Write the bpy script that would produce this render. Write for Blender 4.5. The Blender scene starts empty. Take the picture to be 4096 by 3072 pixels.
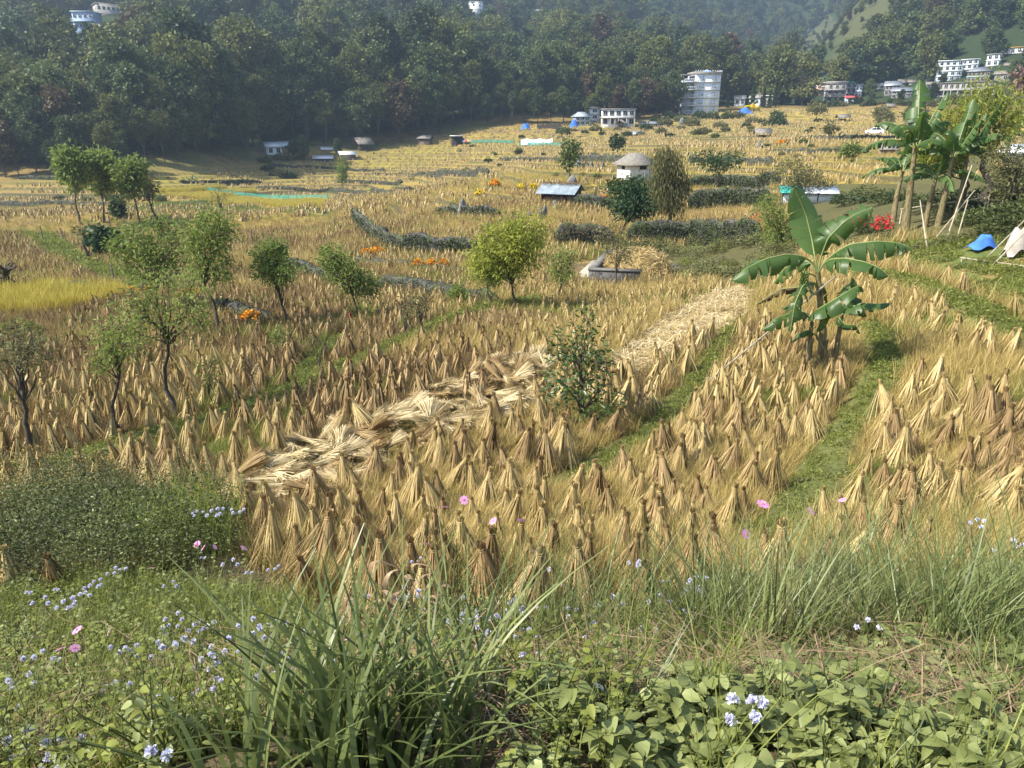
import bpy, math, random
import numpy as np
from mathutils import Vector, Matrix
rng = np.random.default_rng(11)
random.seed(11)
PI = math.pi
R = math.radians
SC = bpy.context.scene
# ------------------------------------------------------------------ camera
F = 720.0                      # focal length in pixels of a 1024 wide picture
PITCH = R(19.0)
CP, SP = math.cos(PITCH), math.sin(PITCH)
cam_d = bpy.data.cameras.new('camera')
cam_d.sensor_width = 36.0
cam_d.lens = F / 1024 * 36.0
cam_d.clip_start = 0.1
cam_d.clip_end = 6000
cam = bpy.data.objects.new('camera', cam_d)
cam.rotation_euler = (PI / 2 - PITCH, 0, 0)
SC.collection.objects.link(cam)
SC.camera = cam
# ------------------------------------------------------------------ sky and sun
SUN = Vector((-0.74, -0.26, 0.78)).normalized()
world = bpy.data.worlds.new('World')
SC.world = world
world.use_nodes = True
wn = world.node_tree.nodes
sky = wn.new('ShaderNodeTexSky')
sky.sky_type = 'NISHITA'
sky.sun_disc = False
sky.sun_elevation = math.asin(SUN.z)
sky.sun_rotation = math.atan2(SUN.x, SUN.y)
sky.air_density = 1.0
sky.dust_density = 1.5
world.node_tree.links.new(sky.outputs[0], wn['Background'].inputs[0])
wn['Background'].inputs[1].default_value = 0.13
sd = bpy.data.lights.new('sun', 'SUN')
sd.energy = 5.0
sd.angle = R(0.5)
sd.color = (1.0, 0.94, 0.83)
so = bpy.data.objects.new('sun', sd)
so.rotation_euler = SUN.to_track_quat('Z', 'Y').to_euler()
SC.collection.objects.link(so)
SC.view_settings.view_transform = 'Standard'
SC.view_settings.look = 'None'
SC.view_settings.exposure = 1.05
SC.view_settings.gamma = 1.0
cy = SC.cycles
cy.max_bounces = 6
cy.diffuse_bounces = 3
cy.glossy_bounces = 2
cy.transmission_bounces = 3
cy.volume_bounces = 0
cy.transparent_max_bounces = 4
cy.caustics_reflective = False
cy.caustics_refractive = False
# ------------------------------------------------------------------ helpers: objects
COL = SC.collection
def tag(o, label=None, cat=None, group=None, kind=None):
    if label: o['label'] = label
    if cat: o['category'] = cat
    if group: o['group'] = group
    if kind: o['kind'] = kind
    return o
def empty(name, loc=(0, 0, 0), rz=0.0, label=None, cat=None, group=None, scale=1.0):
    o = bpy.data.objects.new(name, None)
    o.empty_display_size = 0.2
    COL.objects.link(o)
    o.location = loc
    o.rotation_euler = (0, 0, rz)
    o.scale = (scale,) * 3
    return tag(o, label, cat, group)
def copy_tree(o, parent=None):
    c = o.copy()
    COL.objects.link(c)
    if parent is not None:
        c.parent = parent
    for ch in list(o.children):
        copy_tree(ch, c)
    return c
class MB:
    """collects faces and links them as ONE mesh object"""
    def __init__(s):
        s.v = []; s.f = []; s.n = 0
    def add(s, V, Q, tint=0.5, mat=0):
        V = np.asarray(V, float).reshape(-1, 3); Q = np.asarray(Q, int)
        T = np.broadcast_to(np.asarray(tint, float), (len(Q),)).copy()
        s.v.append(V); s.f.append((Q + s.n, T, mat)); s.n += len(V)
        return s
    def mesh(s, name, mats, smooth=False):
        me = bpy.data.meshes.new(name)
        V = np.concatenate(s.v) if s.v else np.zeros((0, 3))
        me.vertices.add(len(V)); me.vertices.foreach_set('co', V.ravel())
        nl = sum(q.size for q, _, _ in s.f); nf = sum(len(q) for q, _, _ in s.f)
        me.loops.add(nl); me.polygons.add(nf)
        me.loops.foreach_set('vertex_index', np.concatenate([q.ravel() for q, _, _ in s.f]))
        tot = np.concatenate([np.full(len(q), q.shape[1]) for q, _, _ in s.f])
        me.polygons.foreach_set('loop_start', np.concatenate([[0], np.cumsum(tot)[:-1]]))
        me.polygons.foreach_set('material_index', np.concatenate([np.full(len(q), m) for q, _, m in s.f]))
        a = me.attributes.new('tint', 'FLOAT', 'FACE')
        a.data.foreach_set('value', np.concatenate([t for _, t, _ in s.f]))
        if smooth:
            me.polygons.foreach_set('use_smooth', np.ones(nf, bool))
        for m in (mats if isinstance(mats, (list, tuple)) else [mats]):
            me.materials.append(m)
        me.update(calc_edges=True)
        return me
    def obj(s, name, mats, parent=None, smooth=False, link=True):
        o = bpy.data.objects.new(name, s.mesh(name, mats, smooth))
        if link: COL.objects.link(o)
        if parent is not None: o.parent = parent
        return o
    def box(s, x0, x1, y0, y1, z0, z1, mat=0, tint=0.5, M=None):
        V = np.array([(x, y, z) for z in (z0, z1) for y in (y0, y1) for x in (x0, x1)], float)
        if M is not None: V = xf(V, M)
        return s.add(V, [(0, 2, 3, 1), (4, 5, 7, 6), (0, 1, 5, 4), (2, 6, 7, 3), (0, 4, 6, 2), (1, 3, 7, 5)], tint, mat)
    def bar(s, a, b, r, sides=6, mat=0, tint=0.5, r2=None):
        return s.tubes(np.array([[a, b]], float), np.array([[r, r if r2 is None else r2]]), sides, tint, mat, cap=True)
    def tubes(s, P, RR, sides=5, tint=0.5, mat=0, cap=False):
        P = np.asarray(P, float); K, n, _ = P.shape
        RR = np.broadcast_to(np.asarray(RR, float), (K, n))
        T = np.gradient(P, axis=1); T /= np.linalg.norm(T, axis=2, keepdims=True) + 1e-9
        ref = np.where(np.abs(T[:, :1, 2:3]) > 0.9, np.array([1., 0, 0]), np.array([0, 0, 1.]))
        A = np.cross(T, ref); A /= np.linalg.norm(A, axis=2, keepdims=True) + 1e-9
        B = np.cross(T, A)
        th = np.arange(sides) * 2 * PI / sides
        V = P[:, :, None] + RR[:, :, None, None] * (A[:, :, None] * np.cos(th)[None, None, :, None] + B[:, :, None] * np.sin(th)[None, None, :, None])
        k, i, j = np.meshgrid(np.arange(K), np.arange(n - 1), np.arange(sides), indexing='ij')
        j2 = (j + 1) % sides; b = k * n * sides
        Q = np.stack([b + i * sides + j, b + i * sides + j2, b + (i + 1) * sides + j2, b + (i + 1) * sides + j], -1).reshape(-1, 4)
        t = np.asarray(tint, float)
        t = np.repeat(t, (n - 1) * sides) if t.ndim else t
        s.add(V.reshape(-1, 3), Q, t, mat)
        if cap and sides in (4, 5, 6, 8, 10, 12):
            base = s.n - K * n * sides
            for kk in range(K):
                o = base + kk * n * sides
                c = np.array([[o + q for q in range(sides)], [o + (n - 1) * sides + q for q in range(sides)]])
                s.f.append((c, np.full(2, float(np.ravel(t)[0])), mat))
        return s
    def ribbons(s, P, W, side, tint=0.5, mat=0):
        P = np.asarray(P, float); K, n, _ = P.shape
        W = np.broadcast_to(np.asarray(W, float), (K, n))
        side = np.asarray(side, float)
        if side.ndim == 2: side = side[:, None, :]
        L = P - side * W[:, :, None] * .5; Rr = P + side * W[:, :, None] * .5
        V = np.stack([L, Rr], 2).reshape(-1, 3)
        k, i = np.meshgrid(np.arange(K), np.arange(n - 1), indexing='ij')
        b = k * n * 2 + i * 2
        Q = np.stack([b, b + 1, b + 3, b + 2], -1).reshape(-1, 4)
        t = np.asarray(tint, float)
        t = np.repeat(t, n - 1) if t.ndim == 1 else (t.ravel() if t.ndim == 2 else t)
        return s.add(V, Q, t, mat)
    def leaves(s, C, D, N, L, W, tint=0.5, mat=0):
        C = np.asarray(C, float); K = len(C)
        D = unit(D); S = unit(np.cross(D, N))
        L = np.broadcast_to(np.asarray(L, float), (K,))[:, None]; W = np.broadcast_to(np.asarray(W, float), (K,))[:, None]
        V = np.stack([C, C + D * L * .45 + S * W * .5, C + D * L, C + D * L * .45 - S * W * .5], 1).reshape(-1, 3)
        return s.add(V, np.arange(4 * K).reshape(K, 4), tint, mat)
def unit(a):
    a = np.asarray(a, float)
    return a / (np.linalg.norm(a, axis=-1, keepdims=True) + 1e-9)
def xf(V, M):
    M = np.array(M)
    return np.asarray(V) @ M[:3, :3].T + M[:3, 3]
def rz_mat(a, loc=(0, 0, 0)):
    return Matrix.Translation(Vector(loc)) @ Matrix.Rotation(a, 4, 'Z')
# ------------------------------------------------------------------ helpers: materials
def nodes(name):
    m = bpy.data.materials.new(name); m.use_nodes = True
    nt = m.node_tree; b = nt.nodes['Principled BSDF']
    return m, nt, b
def ramp(nt, fac, stops):
    r = nt.nodes.new('ShaderNodeValToRGB')
    el = r.color_ramp.elements
    while len(el) < len(stops): el.new(0.5)
    for e, (p, c) in zip(el, stops):
        e.position = p; e.color = (*c, 1)
    nt.links.new(fac, r.inputs[0])
    return r.outputs[0]
def mathn(nt, op, a, b=None, c=None):
    n = nt.nodes.new('ShaderNodeMath'); n.operation = op
    for i, x in enumerate((a, b, c)):
        if x is None: continue
        if isinstance(x, (int, float)): n.inputs[i].default_value = x
        else: nt.links.new(x, n.inputs[i])
    return n.outputs[0]
def noisen(nt, scale, detail=3, vec=None, rough=0.55):
    t = nt.nodes.new('ShaderNodeTexNoise')
    t.inputs['Scale'].default_value = scale; t.inputs['Detail'].default_value = detail; t.inputs['Roughness'].default_value = rough
    if vec is None:
        tc = nt.nodes.new('ShaderNodeTexCoord'); vec = tc.outputs['Object']
    nt.links.new(vec, t.inputs['Vector'])
    return t.outputs['Fac']
def leafmat(name, dark, mid, light, trans=0.4, rough=0.55, spec=0.25, objvar=0.5, tcol=None):
    m, nt, b = nodes(name)
    at = nt.nodes.new('ShaderNodeAttribute'); at.attribute_name = 'tint'
    oi = nt.nodes.new('ShaderNodeObjectInfo')
    f = mathn(nt, 'ADD', at.outputs['Fac'], mathn(nt, 'MULTIPLY', mathn(nt, 'SUBTRACT', oi.outputs['Random'], 0.5), objvar))
    c = ramp(nt, f, [(0.0, dark), (0.5, mid), (1.0, light)])
    nt.links.new(c, b.inputs['Base Color'])
    b.inputs['Roughness'].default_value = rough
    b.inputs['Specular IOR Level'].default_value = spec
    if trans > 0:
        tr = nt.nodes.new('ShaderNodeBsdfTranslucent')
        if tcol:
            mx = nt.nodes.new('ShaderNodeMix'); mx.data_type = 'RGBA'; mx.inputs[0].default_value = 0.55
            nt.links.new(c, mx.inputs[6]); mx.inputs[7].default_value = (*tcol, 1)
            nt.links.new(mx.outputs[2], tr.inputs[0])
        else:
            nt.links.new(c, tr.inputs[0])
        mix = nt.nodes.new('ShaderNodeMixShader'); mix.inputs[0].default_value = trans
        nt.links.new(b.outputs[0], mix.inputs[1]); nt.links.new(tr.outputs[0], mix.inputs[2])
        nt.links.new(mix.outputs[0], nt.nodes['Material Output'].inputs[0])
    return m
def surfmat(name, cols, scale=4.0, rough=0.85, bump=0.0, detail=4, metal=0.0, tintvar=0.0, stretch=None, spec=0.3):
    m, nt, b = nodes(name)
    tc = nt.nodes.new('ShaderNodeTexCoord'); vec = tc.outputs['Object']
    if stretch:
        mp = nt.nodes.new('ShaderNodeMapping'); mp.inputs['Scale'].default_value = stretch
        nt.links.new(vec, mp.inputs[0]); vec = mp.outputs[0]
    f = noisen(nt, scale, detail, vec, 0.6)
    g = f
    if tintvar:
        at = nt.nodes.new('ShaderNodeAttribute'); at.attribute_name = 'tint'
        g = mathn(nt, 'ADD', f, mathn(nt, 'MULTIPLY', mathn(nt, 'SUBTRACT', at.outputs['Fac'], 0.5), tintvar))
    n = len(cols)
    c = ramp(nt, g, [(0.3 + 0.4 * i / max(1, n - 1), c) for i, c in enumerate(cols)])
    nt.links.new(c, b.inputs['Base Color'])
    b.inputs['Roughness'].default_value = rough; b.inputs['Metallic'].default_value = metal
    b.inputs['Specular IOR Level'].default_value = spec
    if bump:
        bp = nt.nodes.new('ShaderNodeBump'); bp.inputs['Strength'].default_value = bump
        nt.links.new(f, bp.inputs['Height']); nt.links.new(bp.outputs[0], b.inputs['Normal'])
    return m
# ------------------------------------------------------------------ numpy value noise
def vnoise(x, y, seed=0):
    x = np.asarray(x, float); y = np.asarray(y, float)
    xi = np.floor(x).astype(np.int64); yi = np.floor(y).astype(np.int64)
    fx = x - xi; fy = y - yi
    fx = fx * fx * (3 - 2 * fx); fy = fy * fy * (3 - 2 * fy)
    def h(i, j):
        n = (i * 374761393 + j * 668265263 + seed * 1442695041) & 0xffffffff
        n = ((n ^ (n >> 13)) * 1274126177) & 0xffffffff
        return ((n ^ (n >> 16)) & 0xffff) / 65535.0
    return (h(xi, yi) * (1 - fx) + h(xi + 1, yi) * fx) * (1 - fy) + (h(xi, yi + 1) * (1 - fx) + h(xi + 1, yi + 1) * fx) * fy
def fbm(x, y, seed=0, oct=4):
    a = 0.5; s = 0.0; t = 0.0
    for o in range(oct):
        s = s + a * vnoise(x, y, seed + o * 17); t += a; a *= 0.5; x = x * 2.03 + 5.1; y = y * 2.03 + 3.7
    return s / t
def sstep(a, b, x):
    t = np.clip((np.asarray(x, float) - a) / (b - a), 0, 1)
    return t * t * (3 - 2 * t)
# ------------------------------------------------------------------ the lie of the land
def slope_v(v):
    t = (v - 384) / F
    return (-SP - t * CP) / (CP - t * SP)
def pos(u, v, Y):
    """the point seen at picture place u, v that lies Y metres ahead"""
    t = (v - 384) / F
    k = Y / (CP - t * SP)
    return Vector(((u - 512) / F * k, Y, (-SP - t * CP) * k))
def pxm(p):
    """metres covered by one pixel at point p"""
    return (p[1] * CP - p[2] * SP) / F
CT = []
for u, v, Y in [(512, 768, 1.75), (512, 690, 3.0), (512, 600, 5.6), (512, 560, 7.2), (512, 520, 8.8), (512, 450, 11.6), (512, 400, 14.6), (512, 350, 20), (512, 310, 27),
                (0, 768, 2.3), (0, 700, 3.6), (0, 600, 6.2), (100, 530, 9.0), (0, 470, 12.5), (200, 768, 2.15), (200, 600, 6.1), (200, 420, 15.2), (100, 380, 18.7), (60, 300, 31), (250, 330, 25),
                (250, 250, 52), (100, 215, 86), (0, 215, 84), (0, 185, 150), (110, 183, 152), (300, 213, 86), (250, 163, 205), (330, 156, 228), (430, 140, 252), (480, 129, 262), (560, 127, 265),
                (640, 122, 280), (600, 150, 165), (700, 113.5, 300), (780, 107, 305), (900, 104, 290), (980, 103, 280), (1024, 103, 275), (870, 136, 152), (760, 148, 130), (700, 165, 108),
                (640, 183, 86), (560, 203, 67), (480, 200, 76), (400, 215, 72), (400, 245, 53), (480, 260, 44), (615, 285, 37), (700, 240, 53), (740, 226, 56), (740, 186, 84), (700, 205, 72),
                (690, 300, 29), (590, 420, 13.6), (790, 372, 16.4), (950, 400, 12.6), (1010, 500, 8.4), (1000, 600, 5.0), (1000, 680, 2.7), (1000, 768, 1.65), (700, 650, 3.9), (820, 600, 5.4), (800, 520, 8.6), (850, 420, 12.8),
                (1020, 345, 16), (1020, 290, 20.5), (950, 262, 25.5), (900, 232, 33), (1020, 215, 30), (860, 215, 44), (940, 180, 60), (1020, 150, 100), (860, 170, 78), (800, 200, 64)]:
    z = slope_v(v) * Y
    CT.append(((u - 512) / F * Y / (CP - (v - 384) / F * SP), Y, z))
def cthill(u, Y, z):
    s = z / Y; t = -math.tan(PITCH + math.atan(s)); CT.append(((u - 512) / F * Y / (CP - t * SP), Y, z))
for u, Y, z in [(0, 230, 8), (0, 320, 34), (0, 450, 84), (0, 800, 190), (150, 205, 2), (150, 300, 26), (150, 450, 80), (150, 800, 190),
                (300, 285, 14), (300, 400, 52), (300, 600, 115), (300, 900, 200), (450, 330, 20), (450, 480, 62), (450, 700, 125), (450, 1000, 200),
                (580, 360, 22), (580, 500, 56), (580, 700, 108), (580, 1000, 190), (680, 370, 21), (680, 480, 38), (680, 620, 66), (680, 800, 120), (680, 1100, 250),
                (770, 380, 18), (770, 600, 38), (770, 850, 100), (770, 1200, 270), (820, 360, 18), (820, 480, 47), (820, 620, 60), (820, 850, 110), (820, 1200, 290),
                (870, 345, 20), (870, 450, 62), (870, 600, 104), (870, 800, 130), (870, 1200, 210), (940, 320, 22), (940, 420, 62), (940, 550, 110), (940, 800, 180), (940, 1200, 240),
                (1024, 310, 26), (1024, 380, 58), (1024, 500, 108), (1024, 800, 190), (1024, 1200, 240)]:
    cthill(u, Y, z)
CT = np.array(CT)
AW = 2.2
def polar(x, y):
    return np.arctan2(x, y), np.log(np.hypot(x, y) + 1e-6)
_a, _q = polar(CT[:, 0], CT[:, 1])
_s = CT[:, 2] / np.exp(_q)
for sg in (-1, 1):                                  # keep the sides steady beyond the frame
    sel = np.abs(_a - sg * 0.6) < 0.06
    _a = np.concatenate([_a, _a[sel] + sg * 0.35]); _q = np.concatenate([_q, _q[sel]]); _s = np.concatenate([_s, _s[sel]])
KX = np.stack([_a * AW, _q], 1)
def _ker(d2): return np.where(d2 > 1e-12, 0.5 * d2 * np.log(d2 + 1e-12), 0.0)
_n = len(KX)
_A = np.zeros((_n + 3, _n + 3))
_A[:_n, :_n] = _ker(((KX[:, None] - KX[None]) ** 2).sum(-1)) + np.eye(_n) * 2e-3
_A[:_n, _n] = 1; _A[:_n, _n + 1:] = KX; _A[_n, :_n] = 1; _A[_n + 1:, :_n] = KX.T
_w = np.linalg.solve(_A, np.concatenate([_s, np.zeros(3)]))
def zsmooth(x, y):
    x = np.asarray(x, float); y = np.asarray(y, float)
    sh = x.shape; x = x.ravel(); y = y.ravel()
    out = np.empty(len(x))
    for i in range(0, len(x), 40000):
        a, q = polar(x[i:i + 40000], y[i:i + 40000])
        r = np.exp(q)
        ac = np.clip(a, -0.85, 0.85); qc = np.clip(q, math.log(1.6), math.log(1250))
        X = np.stack([ac * AW, qc], 1)
        s = _ker(((X[:, None] - KX[None]) ** 2).sum(-1)) @ _w[:_n] + _w[_n] + X @ _w[_n + 1:]
        z = s * np.exp(qc)
        side = sstep(0.85, 1.7, np.abs(a))
        z = z * (1 - side) + side * np.where(r < 60, -1.7 - 0.0 * r, -1.7)
        near = 1 - sstep(1.5, 2.6, r)
        out[i:i + 40000] = z * (1 - near) - 1.72 * near
    return out.reshape(sh)
RF_U = [-200, 0, 110, 170, 250, 340, 420, 480, 560, 640, 700, 780, 900, 980, 1024, 1250]
RF_R = [190, 186, 180, 192, 218, 238, 254, 266, 280, 290, 318, 325, 312, 306, 312, 330]
RF_A = [math.atan2((u - 512) / F, 1.06) for u in RF_U]
def rfoot(a): return np.interp(a, RF_A, RF_R)
STEP = 0.75
def terrace_t(x, y, z):
    return z / STEP + 0.7 * fbm(x / 30, y / 22, 5, 3) + 0.03 * y
def zland(x, y, full=False):
    x = np.asarray(x, float); y = np.asarray(y, float)
    z = zsmooth(x, y)
    a, q = polar(x, y); r = np.exp(q)
    rf = rfoot(a)
    hill = sstep(0, 1, (r - rf) / 90.0)
    z = z + hill * (fbm(x / 85, y / 85, 3, 4) - 0.5) * np.clip((r - rf) * 0.12, 0, 34)
    tm = sstep(60, 78, r) * (1 - sstep(-12, 3, r - rf)) * (np.abs(a) < 0.9)
    t = terrace_t(x, y, z); fr = t - np.floor(t)
    dz = STEP * ((0.1 * fr + 0.9 * sstep(0.86, 1.0, fr)) - fr)
    z = z + tm * dz
    fld = (1 - tm) * (1 - hill)
    z = z + fld * sstep(6, 9, r) * (fbm(x / 1.3, y / 1.3, 9, 2) - 0.5) * 0.16
    if full: return z, hill, tm, fr, np.floor(t), rf, r, a
    return z
_RS = np.exp(np.linspace(math.log(1.2), math.log(1300), 1500))
def at(u, v, dz=0.0, rmin=0.0, rmax=1e9):
    """where the sight line through picture place u, v meets the ground"""
    t = (v - 384) / F
    d = np.array([(u - 512) / F, CP - t * SP, -SP - t * CP]); h = math.hypot(d[0], d[1])
    rs = _RS[(_RS >= rmin) & (_RS <= rmax)]
    x = d[0] / h * rs; y = d[1] / h * rs; z = d[2] / h * rs
    g = z - zland(x, y)
    i = np.nonzero(g <= 0)[0]
    if len(i) == 0: k = len(rs) - 1
    else: k = i[0]
    if 0 < k and len(i):
        w = g[k - 1] / (g[k - 1] - g[k] + 1e-12)
        rr = rs[k - 1] + (rs[k] - rs[k - 1]) * w
    else: rr = rs[k]
    X, Yy = d[0] / h * rr, d[1] / h * rr
    return Vector((X, Yy, float(zland(np.array([X]), np.array([Yy]))[0]) + dz))
def gz(x, y): return float(zland(np.array([x]), np.array([y]))[0])
def poly(pts, **k): return np.array([tuple(at(u, v, **k))[:2] for u, v in pts])
def inpoly(x, y, P):
    c = np.zeros(np.shape(x), bool); n = len(P)
    for i in range(n):
        x1, y1 = P[i]; x2, y2 = P[(i + 1) % n]
        if y1 == y2: continue
        c ^= ((y1 > y) != (y2 > y)) & (x < (x2 - x1) * (y - y1) / (y2 - y1) + x1)
    return c
def linedist(x, y, P):
    d = np.full(np.shape(x), 1e9)
    for (x1, y1), (x2, y2) in zip(P[:-1], P[1:]):
        dx, dy = x2 - x1, y2 - y1; L = dx * dx + dy * dy + 1e-9
        t = np.clip(((x - x1) * dx + (y - y1) * dy) / L, 0, 1)
        d = np.minimum(d, np.hypot(x - x1 - t * dx, y - y1 - t * dy))
    return d
def resample(P, step):
    P = np.asarray(P, float); d = np.concatenate([[0], np.cumsum(np.linalg.norm(np.diff(P, axis=0), axis=1))])
    n = max(2, int(d[-1] / step) + 1); t = np.linspace(0, d[-1], n)
    return np.stack([np.interp(t, d, P[:, k]) for k in range(P.shape[1])], 1)
# lines and patches of the near fields
BUNDS = [(poly([(-30, 487), (60, 470), (130, 447), (190, 430), (240, 415), (300, 392), (350, 370), (400, 347), (450, 325), (490, 312), (540, 304)]), 0.50, 0.2),
         (poly([(770, 560), (790, 525), (812, 488), (835, 450), (856, 420), (873, 395), (884, 370), (884, 348), (868, 328)]), 0.46, 0.12),
         (poly([(1060, 362), (1024, 344), (985, 322), (950, 304), (915, 290), (880, 281), (848, 277)]), 0.62, 0.2),
         (poly([(742, 322), (724, 345), (707, 368), (690, 392), (662, 424), (632, 448), (600, 468), (560, 490)]), 0.36, 0.08),
         (poly([(300, 372), (320, 355), (345, 338)]), 0.4, 0.05)]
BANK = poly([(-60, 606), (60, 596), (150, 580), (225, 545), (270, 566), (330, 610), (430, 628), (520, 628), (600, 622), (700, 606), (800, 590), (900, 580), (1000, 572), (1080, 566)])
BANKP = np.concatenate([BANK, [(14, -3), (-14, -3)]])
STRAW = poly([(655, 326), (700, 302), (738, 290), (757, 295), (752, 312), (735, 330), (690, 345), (650, 372), (615, 380), (610, 362)])
RIPE = [poly([(-20, 298), (45, 289), (120, 292), (128, 300), (70, 312), (-20, 318)]),
        poly([(152, 192), (230, 205), (320, 208), (330, 202), (250, 199), (190, 190), (155, 188)]),
        poly([(190, 187), (256, 191), (256, 194), (190, 193)])]
GREEN = [poly([(840, 262), (900, 268), (960, 290), (1030, 325), (1060, 250), (1000, 236), (900, 244)]), poly([(0, 450), (60, 470), (90, 480), (0, 495)]),
         poly([(300, 385), (300, 372), (350, 335), (362, 330), (330, 365)]),
         poly([(120, 205), (210, 200), (330, 212), (330, 217), (210, 212), (120, 212)]), poly([(20, 236), (60, 262), (110, 285), (150, 280), (90, 258), (45, 232)])]
BUSH = poly([(-40, 500), (60, 488), (150, 492), (215, 500), (240, 540), (190, 575), (120, 590), (-40, 600)])
WEEDY = poly([(625, 250), (700, 242), (800, 232), (800, 262), (770, 285), (735, 290), (690, 280), (664, 262)])
JUNGLE = poly([(790, 205), (835, 190), (900, 182), (1070, 150), (1070, 246), (985, 240), (900, 238), (845, 252), (800, 250)])
def pix(x, y, z):
    c = y * CP - z * SP
    return 512 + F * x / c, 384 - F * (y * SP + z * CP) / c
# ------------------------------------------------------------------ ground sheet
def bund_field(x, y):
    h = np.zeros(np.shape(x)); g = np.zeros(np.shape(x))
    for P, w, hh in BUNDS:
        d = linedist(x, y, P) + (fbm(x * 1.7, y * 1.7, 21, 2) - 0.5) * w * 0.7
        k = 1 - sstep(w * 0.45, w * 1.25, d)
        h = np.maximum(h, k * hh); g = np.maximum(g, k)
    return h, g
def ground_z(x, y):
    h, g = bund_field(x, y)
    return zland(x, y) + h
def mixc(c, d, k): return c * (1 - k[..., None]) + np.asarray(d, float) * k[..., None]
def build_ground():
    fine = np.linspace(-0.70, 0.70, 561)
    side = np.concatenate([np.linspace(0.72, 1.3, 16), np.linspace(1.4, PI, 16)])
    ang = np.concatenate([-side[::-1], fine, side])
    rad = np.concatenate([np.linspace(0.05, 1.0, 4), np.exp(np.linspace(math.log(1.15), math.log(330), 1150)), np.exp(np.linspace(math.log(332), math.log(1450), 170))])
    A, Q = np.meshgrid(ang, rad)
    x = Q * np.sin(A); y = Q * np.cos(A)
    z, hill, tm, fr, tid, rf, r, a = zland(x, y, True)
    h, g = bund_field(x, y)
    z = z + h
    n1 = fbm(x / 2.3, y / 2.3, 31, 4); n2 = fbm(x / 14, y / 14, 33, 3); n3 = fbm(x * 2.2, y * 2.2, 35, 3)
    c = np.zeros(x.shape + (3,)); c[:] = (0.235, 0.165, 0.062)
    c = mixc(c, (0.13, 0.095, 0.05), sstep(0.45, 0.7, n1))
    c = mixc(c, (0.30, 0.215, 0.075), sstep(0.5, 0.72, n3) * 0.7)
    c = mixc(c, (0.10, 0.13, 0.03), sstep(0.55, 0.72, n2) * 0.5 * (1 - tm))
    # farther terraces: each tread has a tone of its own
    hsh = np.modf(np.abs(np.sin(tid * 12.9898 + np.floor(a * 9 + n2 * 2) * 78.233)) * 43758.5453)[0]
    f = np.zeros_like(c); f[:] = (0.33, 0.235, 0.072)
    f = mixc(f, (0.38, 0.29, 0.06), sstep(0.55, 0.75, hsh)); f = mixc(f, (0.27, 0.19, 0.07), sstep(0.35, 0.1, hsh))
    f = mixc(f, (0.27, 0.235, 0.05), sstep(0.5, 0.7, n2) * 0.5)
    f = mixc(f, (0.26, 0.18, 0.06), sstep(0.5, 0.7, n1) * 0.4)
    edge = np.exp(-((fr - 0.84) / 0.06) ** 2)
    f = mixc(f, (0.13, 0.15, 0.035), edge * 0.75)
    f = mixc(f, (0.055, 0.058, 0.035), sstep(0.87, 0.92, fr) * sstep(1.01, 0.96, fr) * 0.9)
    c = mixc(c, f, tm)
    for P in GREEN:
        k = inpoly(x, y, P) * sstep(0.3, 0.5, n1)
        c = mixc(c, (0.10, 0.14, 0.035), k * 0.85)
    c = mixc(c, (0.085, 0.085, 0.035), (inpoly(x, y, WEEDY) | inpoly(x, y, JUNGLE)) * .9)
    c = mixc(c, (0.46, 0.35, 0.16), inpoly(x, y, STRAW) * sstep(0.25, 0.5, n3) * 1.0)
    for P in RIPE: c = mixc(c, (0.45, 0.36, 0.05), inpoly(x, y, P) * 0.85)
    c = mixc(c, (0.11, 0.13, 0.04), g * 0.85)
    bank = inpoly(x, y, BANKP) | (r < 1.6)
    c = mixc(c, (0.11, 0.085, 0.045), bank * 1.0)
    c = mixc(c, (0.055, 0.075, 0.025), bank * sstep(0.45, 0.6, n1) * 0.8)
    hc = np.zeros_like(c); hc[:] = (0.032, 0.05, 0.02)
    gs = inpoly(x, y, GRASSY) * hill
    hc = mixc(hc, (0.085, 0.088, 0.04), gs * (0.25 + 0.65 * sstep(0.35, 0.6, fbm(x / 30, y / 60, 41, 4))))
    c = mixc(c, hc, sstep(0.02, 0.15, hill))
    c = mixc(c, (0.12, 0.115, 0.11), ((np.abs(a) > 0.95) * 1.0))
    V = np.stack([x, y, z], -1).reshape(-1, 3)
    m, n = x.shape
    i, j = np.meshgrid(np.arange(m - 1), np.arange(n - 1), indexing='ij')
    b = i * n + j
    Qd = np.stack([b, b + 1, b + n + 1, b + n], -1).reshape(-1, 4)[:, ::-1]
    mat, nt, bs = nodes('ground')
    at_ = nt.nodes.new('ShaderNodeAttribute'); at_.attribute_name = 'soil'
    nz = noisen(nt, 9.0, 5, None, 0.7)
    mx = nt.nodes.new('ShaderNodeMix'); mx.data_type = 'RGBA'; mx.blend_type = 'MULTIPLY'; mx.inputs[0].default_value = 1.0
    nt.links.new(at_.outputs['Color'], mx.inputs[6])
    nt.links.new(ramp(nt, nz, [(0.25, (0.55, 0.55, 0.55)), (0.75, (1.35, 1.35, 1.35))]), mx.inputs[7])
    nt.links.new(mx.outputs[2], bs.inputs['Base Color'])
    bs.inputs['Roughness'].default_value = 0.95; bs.inputs['Specular IOR Level'].default_value = 0.1
    bp = nt.nodes.new('ShaderNodeBump'); bp.inputs['Strength'].default_value = 0.6; bp.inputs['Distance'].default_value = 0.08
    nt.links.new(nz, bp.inputs['Height']); nt.links.new(bp.outputs[0], bs.inputs['Normal'])
    mb = MB(); mb.add(V, Qd)
    o = mb.obj('ground', mat, smooth=True)
    ca = o.data.attributes.new('soil', 'FLOAT_COLOR', 'POINT')
    ca.data.foreach_set('color', np.concatenate([c.reshape(-1, 3), np.ones((m * n, 1))], 1).ravel())
    tag(o, 'terraced valley floor and hillsides of dry rice fields and earth', 'ground', kind='structure')
    return o
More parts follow.
